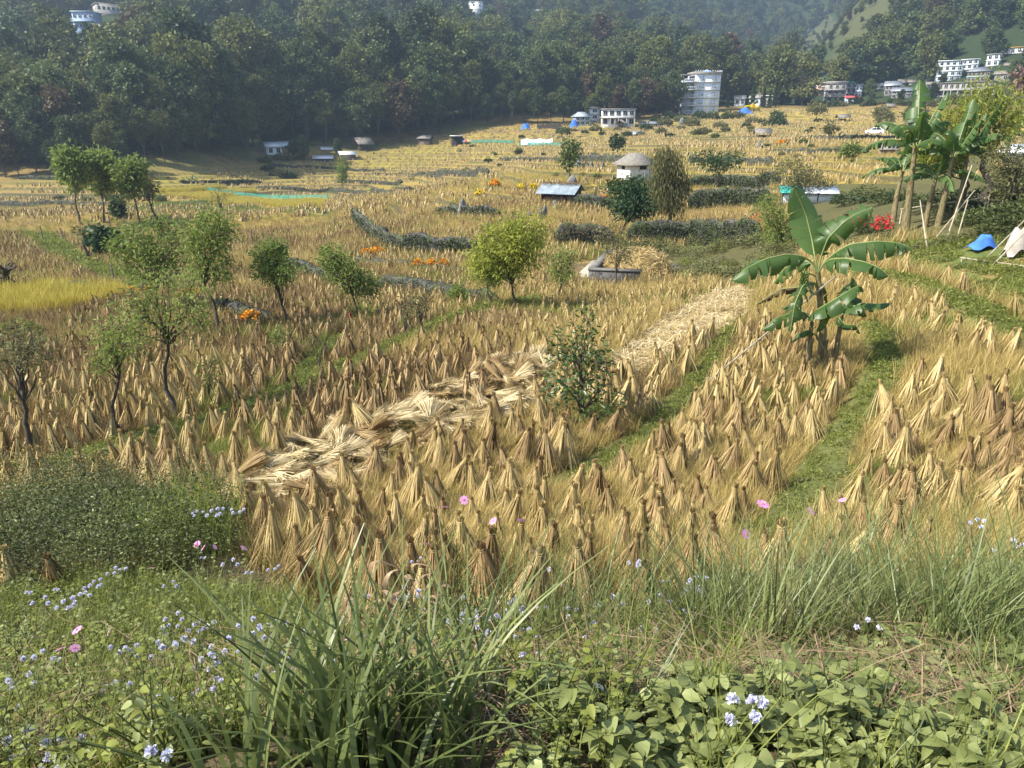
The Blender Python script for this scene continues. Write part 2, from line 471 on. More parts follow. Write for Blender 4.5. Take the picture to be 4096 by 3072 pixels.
GRASSY = poly([(800, 40), (828, 0), (930, -6), (900, 25), (868, 50), (840, 72), (815, 80), (792, 78), (785, 60)], rmin=345)
build_ground()
# ------------------------------------------------------------------ scatter (stuff)
PROTO = bpy.data.collections
def scatter(name, protos, P, rot, scl, idx, label, cat, kind='stuff', parent=None):
    """one object that carries copies of the prototypes at the points P"""
    pc = PROTO.new(name + '_kinds')
    for p in protos: pc.objects.link(p)
    P = np.asarray(P, float); n = len(P)
    me = bpy.data.meshes.new(name)
    me.vertices.add(n); me.vertices.foreach_set('co', P.ravel())
    for nm, ty, arr in (('turn', 'FLOAT_VECTOR', rot), ('size', 'FLOAT_VECTOR', scl), ('pick', 'INT', idx)):
        a = me.attributes.new(nm, ty, 'POINT')
        arr = np.asarray(arr)
        if ty == 'FLOAT_VECTOR':
            if arr.ndim == 1: arr = np.repeat(arr[:, None], 3, 1)
            a.data.foreach_set('vector', np.ascontiguousarray(arr, float).ravel())
        else: a.data.foreach_set('value', np.ascontiguousarray(arr, np.int32))
    o = bpy.data.objects.new(name, me); COL.objects.link(o)
    ng = bpy.data.node_groups.new(name, 'GeometryNodeTree')
    ng.interface.new_socket('Geometry', in_out='INPUT', socket_type='NodeSocketGeometry')
    ng.interface.new_socket('Geometry', in_out='OUTPUT', socket_type='NodeSocketGeometry')
    N, L = ng.nodes, ng.links
    gi = N.new('NodeGroupInput'); go = N.new('NodeGroupOutput'); ip = N.new('GeometryNodeInstanceOnPoints')
    ci = N.new('GeometryNodeCollectionInfo'); ci.inputs[0].default_value = pc; ci.inputs[1].default_value = True; ci.inputs[2].default_value = True
    def attr(nm, dt):
        a = N.new('GeometryNodeInputNamedAttribute'); a.data_type = dt; a.inputs[0].default_value = nm
        return a.outputs[0]
    L.new(gi.outputs[0], ip.inputs['Points']); L.new(ci.outputs[0], ip.inputs['Instance'])
    ip.inputs['Pick Instance'].default_value = True
    L.new(attr('pick', 'INT'), ip.inputs['Instance Index'])
    L.new(attr('turn', 'FLOAT_VECTOR'), ip.inputs['Rotation'])
    L.new(attr('size', 'FLOAT_VECTOR'), ip.inputs['Scale'])
    L.new(ip.outputs[0], go.inputs[0])
    md = o.modifiers.new('scatter', 'NODES'); md.node_group = ng
    tag(o, label, cat, kind=kind)
    if parent: o.parent = parent
    return o
def spin(n, tilt=0.12):
    return np.stack([rng.normal(0, tilt, n), rng.normal(0, tilt, n), rng.uniform(0, 2 * PI, n)], 1)
# ------------------------------------------------------------------ trees
def inball(n):
    d = unit(rng.normal(size=(n, 3)))
    return d * rng.uniform(0, 1, (n, 1)) ** (1 / 3)
def tree_parts(H, trunk, r0, blobs, nlimb=10, ntwig=120, nleaf=3000, L=0.1, W=0.03, droop=0.0, spread=0.1, fork=0.55, sides=6, twigr=0.006, updir=0.35, tone=0.0, twigs_vis=True):
    """trunk: list of points; blobs: (cx, cy, cz, rx, ry, rz)"""
    wood = MB(); crown = MB()
    T = resample(np.array(trunk, float), max(H / 14, 0.05)); n = len(T)
    T[1:-1, :2] += rng.normal(0, r0 * 0.35, (n - 2, 2)) if n > 2 else 0
    rr = r0 * (1 - 0.62 * np.linspace(0, 1, n) ** 0.8); rr[0] *= 1.35
    wood.tubes(T[None], rr[None], sides + 2)
    B = np.array(blobs, float); w = B[:, 3] * B[:, 4] + B[:, 3] * B[:, 5]; w = w / w.sum()
    LP = []; LT = []
    nb = np.maximum(1, np.round(w * nlimb)).astype(int)
    for b, k in zip(B, nb):
        for _ in range(k):
            e = b[:3] + inball(1)[0] * b[3:6] * 0.75
            i0 = rng.integers(int(n * fork), n) if n * fork < n - 1 else n - 1
            s = T[i0]; d = np.linalg.norm(e - s)
            m = s * 0.55 + e * 0.45 + np.array([0, 0, d * updir * rng.uniform(0.3, 1)]) + rng.normal(0, d * 0.07, 3)
            t = np.linspace(0, 1, 9)[:, None]
            p = s * (1 - t) ** 2 + 2 * m * t * (1 - t) + e * t * t
            p[1:-1] += rng.normal(0, d * 0.018, (7, 3))
            LP.append(p); LT.append(rr[i0] * 0.62)
    LP = np.array(LP); LT = np.array(LT)
    wood.tubes(LP, LT[:, None] * np.linspace(1, 0.24, 9)[None] ** 0.9, sides)
    pts = LP[:, 3:].reshape(-1, 3)
    bi = rng.choice(len(B), ntwig, p=w)
    e = B[bi, :3] + unit(rng.normal(size=(ntwig, 3))) * rng.uniform(0.25, 1.0, (ntwig, 1)) ** 0.5 * B[bi, 3:6]
    d2 = ((e[:, None] - pts[None]) ** 2).sum(-1) + (pts[None, :, 2] > e[:, None, 2] + 0.1 * H) * H * 0.05
    s = pts[np.argmin(d2, 1)]
    dd = np.linalg.norm(e - s, axis=1)[:, None]
    m = (s + e) / 2 + np.array([0, 0, 1]) * dd * 0.18 + rng.normal(0, 0.08, (ntwig, 3)) * dd
    t = np.linspace(0, 1, 6)[None, :, None]
    dv = np.array([0, 0, -1.0]) * droop * H * rng.uniform(0.5, 1.2, (ntwig, 1))
    e2 = e + dv
    TP = s[:, None] * (1 - t) ** 2 + 2 * m[:, None] * t * (1 - t) + e2[:, None] * t * t
    if twigs_vis: wood.tubes(TP, twigr * np.linspace(1.5, 0.5, 6)[None], 3)
    k = rng.integers(0, ntwig, nleaf); tt = rng.uniform(0.42, 1.0, nleaf) ** 0.7 * 4.999
    i = tt.astype(int); fr = (tt - i)[:, None]
    c = TP[k, i] * (1 - fr) + TP[k, i + 1] * fr
    dirv = unit(TP[k, i + 1] - TP[k, i])
    c = c + rng.normal(0, spread, (nleaf, 3))
    D = unit(dirv * 0.7 + rng.normal(0, 0.6, (nleaf, 3)) + np.array([0, 0, -0.25 - 2.0 * (droop > 0)]))
    twt = rng.uniform(-0.22, 0.22, ntwig)
    crown.leaves(c, D, rng.normal(size=(nleaf, 3)), L * rng.uniform(0.7, 1.3, nleaf), W * rng.uniform(0.8, 1.25, nleaf), np.clip(0.5 + tone + twt[k] + rng.normal(0, 0.12, nleaf), 0, 1))
    return wood, crown
BARK = surfmat('bark', [(0.035, 0.028, 0.02), (0.07, 0.058, 0.045), (0.11, 0.095, 0.075)], 14, 0.9, 0.5, tintvar=0)
BARKP = surfmat('pale_bark', [(0.12, 0.10, 0.08), (0.22, 0.19, 0.15)], 12, 0.9, 0.4)
LEAF_DEEP = leafmat('deep_foliage', (0.026, 0.044, 0.014), (0.066, 0.10, 0.032), (0.13, 0.165, 0.05), 0.3, objvar=0.8)
LEAF_OLIVE = leafmat('olive_foliage', (0.045, 0.058, 0.018), (0.105, 0.122, 0.033), (0.17, 0.18, 0.046), 0.35, objvar=0.7)
LEAF_RUST = leafmat('rusty_foliage', (0.06, 0.042, 0.02), (0.10, 0.07, 0.035), (0.14, 0.105, 0.05), 0.25, objvar=0.5)
LEAF_WILLOW = leafmat('willow_foliage', (0.09, 0.13, 0.03), (0.20, 0.26, 0.06), (0.33, 0.38, 0.10), 0.5, objvar=0.2)
LEAF_YELLOW = leafmat('yellow_green_foliage', (0.15, 0.19, 0.03), (0.33, 0.36, 0.06), (0.52, 0.52, 0.11), 0.5, objvar=0.2)
LEAF_BLUE = leafmat('dark_feathery_foliage', (0.02, 0.045, 0.018), (0.045, 0.085, 0.03), (0.09, 0.14, 0.05), 0.35, objvar=0.3)
LEAF_DRY = leafmat('grey_green_foliage', (0.075, 0.08, 0.03), (0.155, 0.155, 0.06), (0.25, 0.24, 0.10), 0.4, objvar=0.3)
LEAF_PINK = leafmat('pinkish_foliage', (0.12, 0.07, 0.06), (0.20, 0.13, 0.11), (0.3, 0.2, 0.18), 0.3)
def round_blobs(h0, h1, rad, n, flat=1.0):
    out = []
    for k in range(n):
        t = (k + 0.5) / n; z = h0 + (h1 - h0) * (0.15 + 0.75 * t)
        w = math.sin(PI * (0.18 + 0.72 * t)) * rad
        a = k * 2.4 + random.uniform(-.5, .5); q = w * random.uniform(0.25, 0.65)
        s = rad * random.uniform(0.34, 0.52)
        out.append((q * math.cos(a), q * math.sin(a), z, s, s, s * 0.72 * flat))
    return out
def wood_protos():
    out = []
    for k in range(9):
        H = 14 + 1.5 * (k % 3)
        tall = k >= 6
        rad = H * (0.27 if tall else 0.40)
        w, c = tree_parts(H, [(0, 0, -1.5), (0.2, 0, H * .3), (0, .2, H * .6)], 0.28, round_blobs(H * (0.1 if not tall else 0.25), H, rad, 9 + k % 3), 16, 120, 2600, 0.85, 0.55, 0, 0.5, 0.35, 4, 0.04)
        mt = [LEAF_DEEP, LEAF_DEEP, LEAF_OLIVE, LEAF_DEEP, LEAF_DEEP, LEAF_OLIVE, LEAF_DEEP, LEAF_OLIVE, LEAF_RUST][k]
        w.v += c.v; w.f += [(q + w.n, t, 1) for q, t, _ in c.f]; w.n += c.n
        out.append(w.obj('wood_tree_%02d' % k, [BARK, mt], link=False))
    return out
WOODP = wood_protos()
def hill_wood():
    N = 60000
    a = rng.uniform(-0.72, 0.72, N); r = np.sqrt(rng.uniform(185 ** 2, 1000 ** 2, N))
    rf = rfoot(a)
    x = r * np.sin(a); y = r * np.cos(a)
    ok = (r > rf + 14)
    ga = inpoly(x, y, GRASSY)
    ok &= ~ga | (fbm(x / 40, y / 40, 57, 3) + rng.normal(0, .06, N) > 0.52)
    x, y, r, ga = x[ok], y[ok], r[ok], ga[ok]
    # thin out to a spacing
    cell = {}; keep = []
    for i in range(len(x)):
        s = 8.2 + 0.005 * r[i]
        c = (int(x[i] / s), int(y[i] / s))
        if c in cell: continue
        cell[c] = 1; keep.append(i)
    x, y, r, ga = x[keep], y[keep], r[keep], ga[keep]
    for (bx, by, br) in CLEAR:                # openings in front of the buildings
        k = np.hypot(x - bx, y - by) > br
        x, y, r, ga = x[k], y[k], r[k], ga[k]
    n = len(x); z = zland(x, y)
    patch = fbm(x / 60, y / 60, 51, 3)
    u = rng.uniform(size=n) + (patch - .5) * 1.4
    idx = np.where(u < 0.55, rng.choice([0, 1, 3, 4, 6], n), rng.choice([2, 5, 7], n))
    idx = np.where(rng.uniform(size=n) < 0.025, 8, idx)
    s = rng.uniform(0.75, 1.5, n) * np.where(ga, 0.3, 1)
    return scatter('hillside_wood', WOODP, np.stack([x, y, z - 0.6], 1), spin(n, 0.06), np.stack([s * rng.uniform(.9, 1.2, n), s * rng.uniform(.9, 1.2, n), s * rng.uniform(.85, 1.15, n)], 1), idx,
                   'dense wood of dark green trees covering the steep hillsides', 'wood')
CLEAR = []
# ------------------------------------------------------------------ rice sheaves
STRAWM = leafmat('rice_straw', (0.20, 0.13, 0.045), (0.46, 0.345, 0.145), (0.66, 0.53, 0.26), 0.2, 0.6, 0.3, objvar=0.35)
STRAWB = leafmat('brown_rice_straw', (0.13, 0.08, 0.035), (0.33, 0.225, 0.10), (0.52, 0.385, 0.19), 0.2, 0.65, 0.25, objvar=0.35)
PALESTRAW = leafmat('pale_rice_straw', (0.20, 0.14, 0.06), (0.54, 0.43, 0.23), (0.76, 0.66, 0.42), 0.15, 0.6, 0.3, objvar=0.25)
def sheaf_mb(nst, base_r, h, w, lean=0.0, tie=0.88, tuft=0.022, sides=True):
    """a tied bundle of rice standing like a little tent; returns straws, band"""
    mb = MB(); th = rng.uniform(0, 2 * PI, nst); q = rng.uniform(0.25, 1, nst) ** 0.6
    hh = h * rng.uniform(0.94, 1.06, nst)
    la = rng.uniform(0, 2 * PI); lx, ly = lean * math.cos(la), lean * math.sin(la)
    gap = 0.75 + 0.35 * np.sin(th * rng.integers(2, 4) + rng.uniform(0, 6))
    br = base_r * q * gap * rng.uniform(0.8, 1.25, nst)
    ez = 1.05
    t = np.array([0, 0.35, 0.7, 1.0])
    zt = tie * hh
    rt = 0.034 * q
    P = np.zeros((nst, 4, 3))
    bow = rng.uniform(-0.02, 0.05, nst)
    for i, tt in enumerate(t):
        rr = rt + (br - rt) * tt ** 1.15 + bow * math.sin(PI * tt)
        z = zt * (1 - tt) + 0.0
        P[:, i, 0] = np.cos(th) * rr + lx * z; P[:, i, 1] = np.sin(th) * rr + ly * z; P[:, i, 2] = z - 0.02
    side = np.stack([-np.sin(th), np.cos(th), 0 * th], 1)
    tint = np.clip(rng.normal(0.5, 0.2, nst), 0, 1)
    mb.ribbons(P, w * rng.uniform(0.7, 1.3, (nst, 1)), side, tint)
    k = nst // 3
    P2 = np.zeros((k, 3, 3)); a2 = rng.uniform(0, 2 * PI, k); r2 = rng.uniform(0.15, 1, k)
    for i, tt in enumerate((0, .5, 1)):
        rr = 0.03 * r2 + tuft * r2 * tt ** 1.5; z = tie * h + (h * (1 - tie)) * tt * rng.uniform(0.6, 1.15, k)
        P2[:, i, 0] = np.cos(a2) * rr + lx * z; P2[:, i, 1] = np.sin(a2) * rr + ly * z; P2[:, i, 2] = z
    mb.ribbons(P2, w * np.array([[1.1, 1.5, 0.8]]), np.stack([-np.sin(a2), np.cos(a2), 0 * a2], 1), np.clip(rng.normal(0.45, 0.18, k), 0, 1))
    # dark heart so that the far side does not show through
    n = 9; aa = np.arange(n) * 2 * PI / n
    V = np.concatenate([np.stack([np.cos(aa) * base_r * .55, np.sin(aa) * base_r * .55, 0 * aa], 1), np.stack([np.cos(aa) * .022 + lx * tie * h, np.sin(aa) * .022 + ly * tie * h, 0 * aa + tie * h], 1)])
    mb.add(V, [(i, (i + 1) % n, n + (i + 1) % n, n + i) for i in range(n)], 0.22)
    k = nst // 4
    a3 = rng.uniform(0, 2 * PI, k); r3 = base_r * rng.uniform(.9, 1.7, k); tt = np.array([0.15, .55, 1.0])
    P3 = np.zeros((k, 3, 3)); z3 = tie * h * rng.uniform(.3, .95, k)
    for i, f in enumerate((0, .5, 1)):
        rr = 0.05 + (base_r * .7 * (1 - z3 / h)) * (1 - f) + r3 * f ** 1.2
        P3[:, i, 0] = np.cos(a3) * rr + lx * z3; P3[:, i, 1] = np.sin(a3) * rr + ly * z3; P3[:, i, 2] = z3 * (1 - f ** 1.4)
    mb.ribbons(P3, w * .8, np.stack([-np.sin(a3), np.cos(a3), 0 * a3], 1), np.clip(rng.normal(.62, .2, k), 0, 1))
    band = MB()
    for dz in (0.0, 0.022):
        zb = tie * h + dz
        ring = np.array([[(math.cos(a) * .031 + lx * zb, math.sin(a) * .031 + ly * zb, zb + 0.006 * math.sin(3 * a)) for a in np.linspace(0, 2 * PI, 11)]])
        band.tubes(ring, 0.007, 5, 0.6)
    return mb, band
def lying_mb(nst, L, w, pale=True):
    """a tied bundle fallen over: fanned butt end, tied waist, drooping ears"""
    mb = MB(); th = rng.uniform(0, 2 * PI, nst); q = rng.uniform(0.1, 1, nst) ** 0.6
    t = np.array([0, .25, .5, .75, 1.0]); P = np.zeros((nst, 5, 3))
    off = rng.uniform(-0.08, 0.08, nst); jit = rng.normal(0, .10, nst)
    bend = rng.uniform(-.05, .05)
    for i, tt in enumerate(t):
        fan = 0.05 + 0.24 * max(0, (0.62 - tt) / 0.62) ** 1.3 + 0.20 * max(0, (tt - 0.62) / 0.38)
        x = (tt - 0.5) * L + off
        P[:, i, 0] = x
        P[:, i, 1] = np.cos(th) * q * fan + bend * math.sin(PI * tt) * 1.2 + jit * (tt - .6)
        P[:, i, 2] = 0.05 + (0.5 + 0.5 * np.sin(th)) * q * fan * 0.85 + 0.10 * math.sin(PI * min(1, tt * 1.05)) * 0.8
    side = unit(np.stack([0 * th, -np.sin(th), np.cos(th)], 1) + rng.normal(0, .2, (nst, 3)))
    ti = np.clip(rng.normal(0.62, 0.16, (nst, 1)) - np.array([[0.0, 0.05, 0.18, 0.3]]), 0, 1)
    mb.ribbons(P, w * rng.uniform(.8, 1.25, (nst, 1)), side, ti)
    band = MB()
    ring = np.array([[(0.11 * L, math.cos(a) * .06 + bend, 0.14 + math.sin(a) * .055) for a in np.linspace(0, 2 * PI, 11)]])
    band.tubes(ring, 0.012, 5, 0.6)
    return mb, band
def in_field(x, y):
    """near fields where the sheaves stand"""
    _, g = bund_field(x, y)
    ok = ~inpoly(x, y, BANKP) & (g < 0.08) & ~inpoly(x, y, STRAW) & ~inpoly(x, y, BUSH) & ~inpoly(x, y, WEEDY) & ~inpoly(x, y, JUNGLE) & (~inpoly(x, y, FALLEN) | (vnoise(x * 1.3, y * 1.3, 77) > 0.66))
    for P in RIPE + GREEN[:1] + GREEN[3:]: ok &= ~inpoly(x, y, P)
    for (px, py, pr) in KEEP: ok &= np.hypot(x - px, y - py) > pr
    return ok
FALLEN = poly([(205, 520), (235, 478), (330, 440), (420, 405), (480, 372), (540, 360), (560, 395), (520, 420), (440, 445), (380, 470), (330, 500), (270, 515)])
KEEP = [(*at(807, 376)[:2], 0.55), (*at(822, 372)[:2], 0.6), (*at(836, 368)[:2], 0.5), (*at(580, 420)[:2], 0.75), (*at(640, 272)[:2], 4.6), (*at(700, 262)[:2], 3.0)]
def sheaf_points():
    pts = []
    rows = []
    for (u, v, w) in [(0, 0, 0)]: pass
    # rows that follow the long bund on the left and the bank on the right
    xs = []; sp = 0.50
    N = 150
    gx, gy = np.meshgrid((np.arange(N) - N / 2) * sp, np.arange(N) * sp + 4.0)
    gx = gx + (np.arange(N) % 2)[:, None] * sp * .5
    ang = 0.42
    x = gx * math.cos(ang) - (gy - 20) * math.sin(ang); y = gx * math.sin(ang) + (gy - 20) * math.cos(ang) + 20
    x = x.ravel() + rng.normal(0, 0.085, x.size); y = y.ravel() + rng.normal(0, 0.085, y.size)
    r = np.hypot(x, y); a = np.arctan2(x, y)
    ok = (np.abs(a) < 0.69) & (r < 76) & (y > 4)
    x, y, r = x[ok], y[ok], r[ok]
    k = in_field(x, y)
    gapn = fbm(x / 3.1, y / 3.1, 61, 3)
    k &= (gapn < 0.66) & ((r < 34) | (rng.uniform(size=len(x)) < 0.72))
    x, y, r = x[k], y[k], r[k]
    o = np.argsort(r)
    return x[o], y[o], r[o]
SHX, SHY, SHR = sheaf_points()
print('sheaves', len(SHX), SHR[:5], SHR[299] if len(SHR) > 300 else 0)
def build_sheaves():
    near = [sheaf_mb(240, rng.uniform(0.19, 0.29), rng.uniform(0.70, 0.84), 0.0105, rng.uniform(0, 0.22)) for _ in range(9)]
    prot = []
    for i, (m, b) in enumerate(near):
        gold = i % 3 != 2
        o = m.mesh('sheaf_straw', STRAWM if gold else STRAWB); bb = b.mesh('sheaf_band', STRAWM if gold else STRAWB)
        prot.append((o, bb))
    n = min(285, len(SHX))
    long_left = BUNDS[0][0]
    for i in range(n):
        x, y = SHX[i], SHY[i]
        k = rng.integers(0, 9); me, be = prot[k]
        u, v = pix(x, y, gz(x, y))
        brown = vnoise(x / 2.0, y / 2.0, 71) * 0.8 + (0.15 if u < 420 else 0)
        if brown > 0.7 and k % 3 != 2: me, be = prot[2 + 3 * rng.integers(0, 3)]
        root = bpy.data.objects.new('rice_sheaf', me); COL.objects.link(root)
        root.location = (x, y, float(ground_z(np.array([x]), np.array([y]))[0]) - 0.02)
        tl = .55 if inpoly(np.array([x]), np.array([y]), FALLEN)[0] else .10
        root.rotation_euler = (rng.normal(0, tl), rng.normal(0, tl), rng.uniform(0, 2 * PI))
        s = rng.uniform(0.72, 1.08); root.scale = (s * rng.uniform(.9, 1.15), s * rng.uniform(.9, 1.15), s)
        if u > 760: lab, gr = 'tied golden rice sheaf standing in the right hand field beyond the foreground grass', 'rice sheaves in the right field'
        elif u > 420: lab, gr = 'tied golden rice sheaf standing in the middle field left of the banana plant', 'rice sheaves in the middle field'
        else: lab, gr = 'tied brownish rice sheaf standing among the fallen sheaves on the left', 'rice sheaves left of the middle'
        tag(root, lab, 'rice sheaf', gr)
        if i < 150:
            b = bpy.data.objects.new('band', be); COL.objects.link(b); b.parent = root
    # all the smaller ones as one mass
    protos = []
    for k in range(8):
        m, b = sheaf_mb(46, rng.uniform(0.19, 0.28), rng.uniform(0.70, 0.82), 0.032, rng.uniform(0, 0.2))
        protos.append(m.obj('far_sheaf_%d' % k, [STRAWM, STRAWB, STRAWB, STRAWM][k % 4], link=False))
    x, y = SHX[n:], SHY[n:]
    m = len(x)
    z = ground_z(x, y)
    u, v = pix(x, y, z)
    brown = vnoise(x / 4.0, y / 4.0, 73) + np.where((u < 520), 0.08, -0.25) + np.where(np.hypot(x, y) > 34, 0.05, 0)
    idx = np.where(brown > 0.5, rng.choice([1, 2, 5, 6], m), rng.choice([0, 3, 4, 7], m))
    s = rng.uniform(0.72, 1.05, m) * np.interp(np.hypot(x, y), [15, 40, 76], [1, .78, .68])
    scatter('standing_sheaves', protos, np.stack([x, y, z - 0.02], 1), spin(m, 0.10), s, idx, 'mass of small tied rice sheaves standing in rows across the farther fields', 'rice sheaves')
    # rows on the far terraces
    fp = []
    for k in range(4):
        m_, b = sheaf_mb(14, 0.26, 0.7, 0.10, 0.1)
        fp.append(m_.obj('terrace_sheaf_%d' % k, [STRAWM, STRAWM, PALESTRAW, STRAWM][k], link=False))
    N = 110000
    a = rng.uniform(-0.70, 0.70, N); r = np.sqrt(rng.uniform(74 ** 2, 318 ** 2, N))
    x = r * np.sin(a); y = r * np.cos(a)
    zz, hill, tm, fr, tid, rf, rr, aa = zland(x, y, True)
    frq = fr * 5 - np.floor(fr * 5)
    ok = (r < rf - 6) & (fr < 0.82) & (np.abs(frq - 0.5) < 0.2) & (fbm(x / 12, y / 12, 81, 3) < 0.60)
    for P in RIPE: ok &= ~inpoly(x, y, P)
    x, y, zz = x[ok], y[ok], zz[ok]; m = len(x)
    print('terrace sheaves', m)
    scatter('terrace_sheaves', fp, np.stack([x, y, zz], 1), spin(m, 0.08), rng.uniform(0.75, 1.1, m), rng.choice([0, 1, 2, 3], m), 'rows of tiny rice sheaves on the distant golden terraces', 'rice sheaves')
def build_fallen():
    pr = []
    for k in range(6):
        m, b = lying_mb(200, rng.uniform(0.68, 0.85), 0.0095)
        pr.append((m.mesh('fallen_straw', PALESTRAW if k % 3 else STRAWB), b.mesh('fallen_band', PALESTRAW)))
    N = 1500
    lo, hi = FALLEN.min(0), FALLEN.max(0)
    x = rng.uniform(lo[0], hi[0], N); y = rng.uniform(lo[1], hi[1], N); k = inpoly(x, y, FALLEN)
    x, y = x[k], y[k]
    got = []
    for a, b in zip(x, y):
        if all((a - c) ** 2 + (b - d) ** 2 > 0.33 ** 2 for c, d in got): got.append((a, b))
    print('fallen', len(got))
    for a, b in got[:135]:
        me, be = pr[rng.integers(0, 6)]
        o = bpy.data.objects.new('fallen_sheaf', me); COL.objects.link(o)
        o.location = (a, b, gz(a, b) + rng.uniform(0.0, 0.10))
        o.rotation_euler = (rng.normal(0, .3), rng.normal(0.12, .3), rng.normal(2.7, 1.1))
        s = rng.uniform(0.75, 1.1); o.scale = (s, s * rng.uniform(.9, 1.2), s)
        tag(o, 'pale rice sheaf lying flat in the swathe of fallen sheaves left of the shrub', 'rice sheaf', 'fallen rice sheaves')
        bo = bpy.data.objects.new('band', be); COL.objects.link(bo); bo.parent = o
# ------------------------------------------------------------------ stubble, ripe rice, ground cover
def tuft_mb(n, h, w, spread, lean, seg=4, tone=0.5, curve=0.35):
    mb = MB(); th = rng.uniform(0, 2 * PI, n); b = rng.normal(0, spread, (n, 2))
    hh = h * rng.uniform(0.55, 1.15, n); ln = rng.uniform(0.2, 1, n) * lean
    t = np.linspace(0, 1, seg); P = np.zeros((n, seg, 3))
    for i, tt in enumerate(t):
        d = ln * hh * tt ** (1 + 1.5 * curve)
        P[:, i, 0] = b[:, 0] + np.cos(th) * d; P[:, i, 1] = b[:, 1] + np.sin(th) * d
        P[:, i, 2] = hh * (tt - 0.42 * curve * ln * tt ** 2.6)
    W = w * np.linspace(1, 0.12, seg)[None] * rng.uniform(.7, 1.2, (n, 1))
    mb.ribbons(P, W, unit(np.stack([-np.sin(th) + rng.normal(0, .4, n), np.cos(th) + rng.normal(0, .4, n), 0 * th], 1)), np.clip(rng.normal(tone, 0.17, n), 0, 1))
    return mb
def leafy_mb(n, rad, h, L, W, tone=0.5, flat=0.6):
    mb = MB(); th = rng.uniform(0, 2 * PI, n); q = rng.uniform(0, 1, n) ** 0.5
    c = np.stack([np.cos(th) * q * rad, np.sin(th) * q * rad, h * rng.uniform(0.1, 1, n) * (1.1 - 0.6 * q)], 1)
    d = unit(np.stack([np.cos(th), np.sin(th), 0.2 + 0 * th], 1) + rng.normal(0, .6, (n, 3)))
    N = unit(np.array([0, 0, 1.0]) + rng.normal(0, flat, (n, 3)))
    mb.leaves(c, d, N, L * rng.uniform(.6, 1.3, n), W * rng.uniform(.6, 1.3, n), np.clip(rng.normal(tone, .2, n), 0, 1))
    return mb
BROWNST = leafmat('brown_stubble', (0.10, 0.065, 0.03), (0.24, 0.165, 0.07), (0.38, 0.28, 0.13), 0.2, 0.7, 0.2, objvar=0.5)
RIPEM = leafmat('ripe_rice', (0.30, 0.24, 0.04), (0.47, 0.395, 0.075), (0.62, 0.54, 0.14), 0.3, 0.6, 0.2, objvar=0.3)
STUBM = leafmat('stubble', (0.18, 0.125, 0.045), (0.42, 0.315, 0.105), (0.60, 0.49, 0.20), 0.25, 0.7, 0.2, objvar=0.5)
GREENM = leafmat('fresh_green', (0.07, 0.09, 0.018), (0.19, 0.215, 0.042), (0.32, 0.35, 0.085), 0.4, 0.5, 0.25, objvar=0.4)
FRESHM = leafmat('bright_grass', (0.12, 0.16, 0.03), (0.26, 0.33, 0.05), (0.42, 0.48, 0.10), 0.45, 0.45, 0.3, objvar=0.3)
GRASSM = leafmat('blade_green', (0.05, 0.072, 0.02), (0.13, 0.165, 0.05), (0.24, 0.275, 0.10), 0.35, 0.4, 0.4, objvar=0.4)
WEEDM = leafmat('weed_leaf', (0.08, 0.10, 0.03), (0.21, 0.24, 0.075), (0.35, 0.385, 0.15), 0.35, 0.45, 0.35, objvar=0.4)
DARKM = leafmat('dark_weed', (0.028, 0.04, 0.012), (0.075, 0.092, 0.028), (0.16, 0.175, 0.06), 0.3, 0.55, 0.25, objvar=0.4)
def area_points(N, r0, r1, a0=-0.69, a1=0.69, p=1.0):
    """points over the ground, thinning outwards"""
    q = rng.uniform(0, 1, N) ** p
    r = np.exp(math.log(r0) + (math.log(r1) - math.log(r0)) * q); a = rng.uniform(a0, a1, N)
    return r * np.sin(a), r * np.cos(a), r
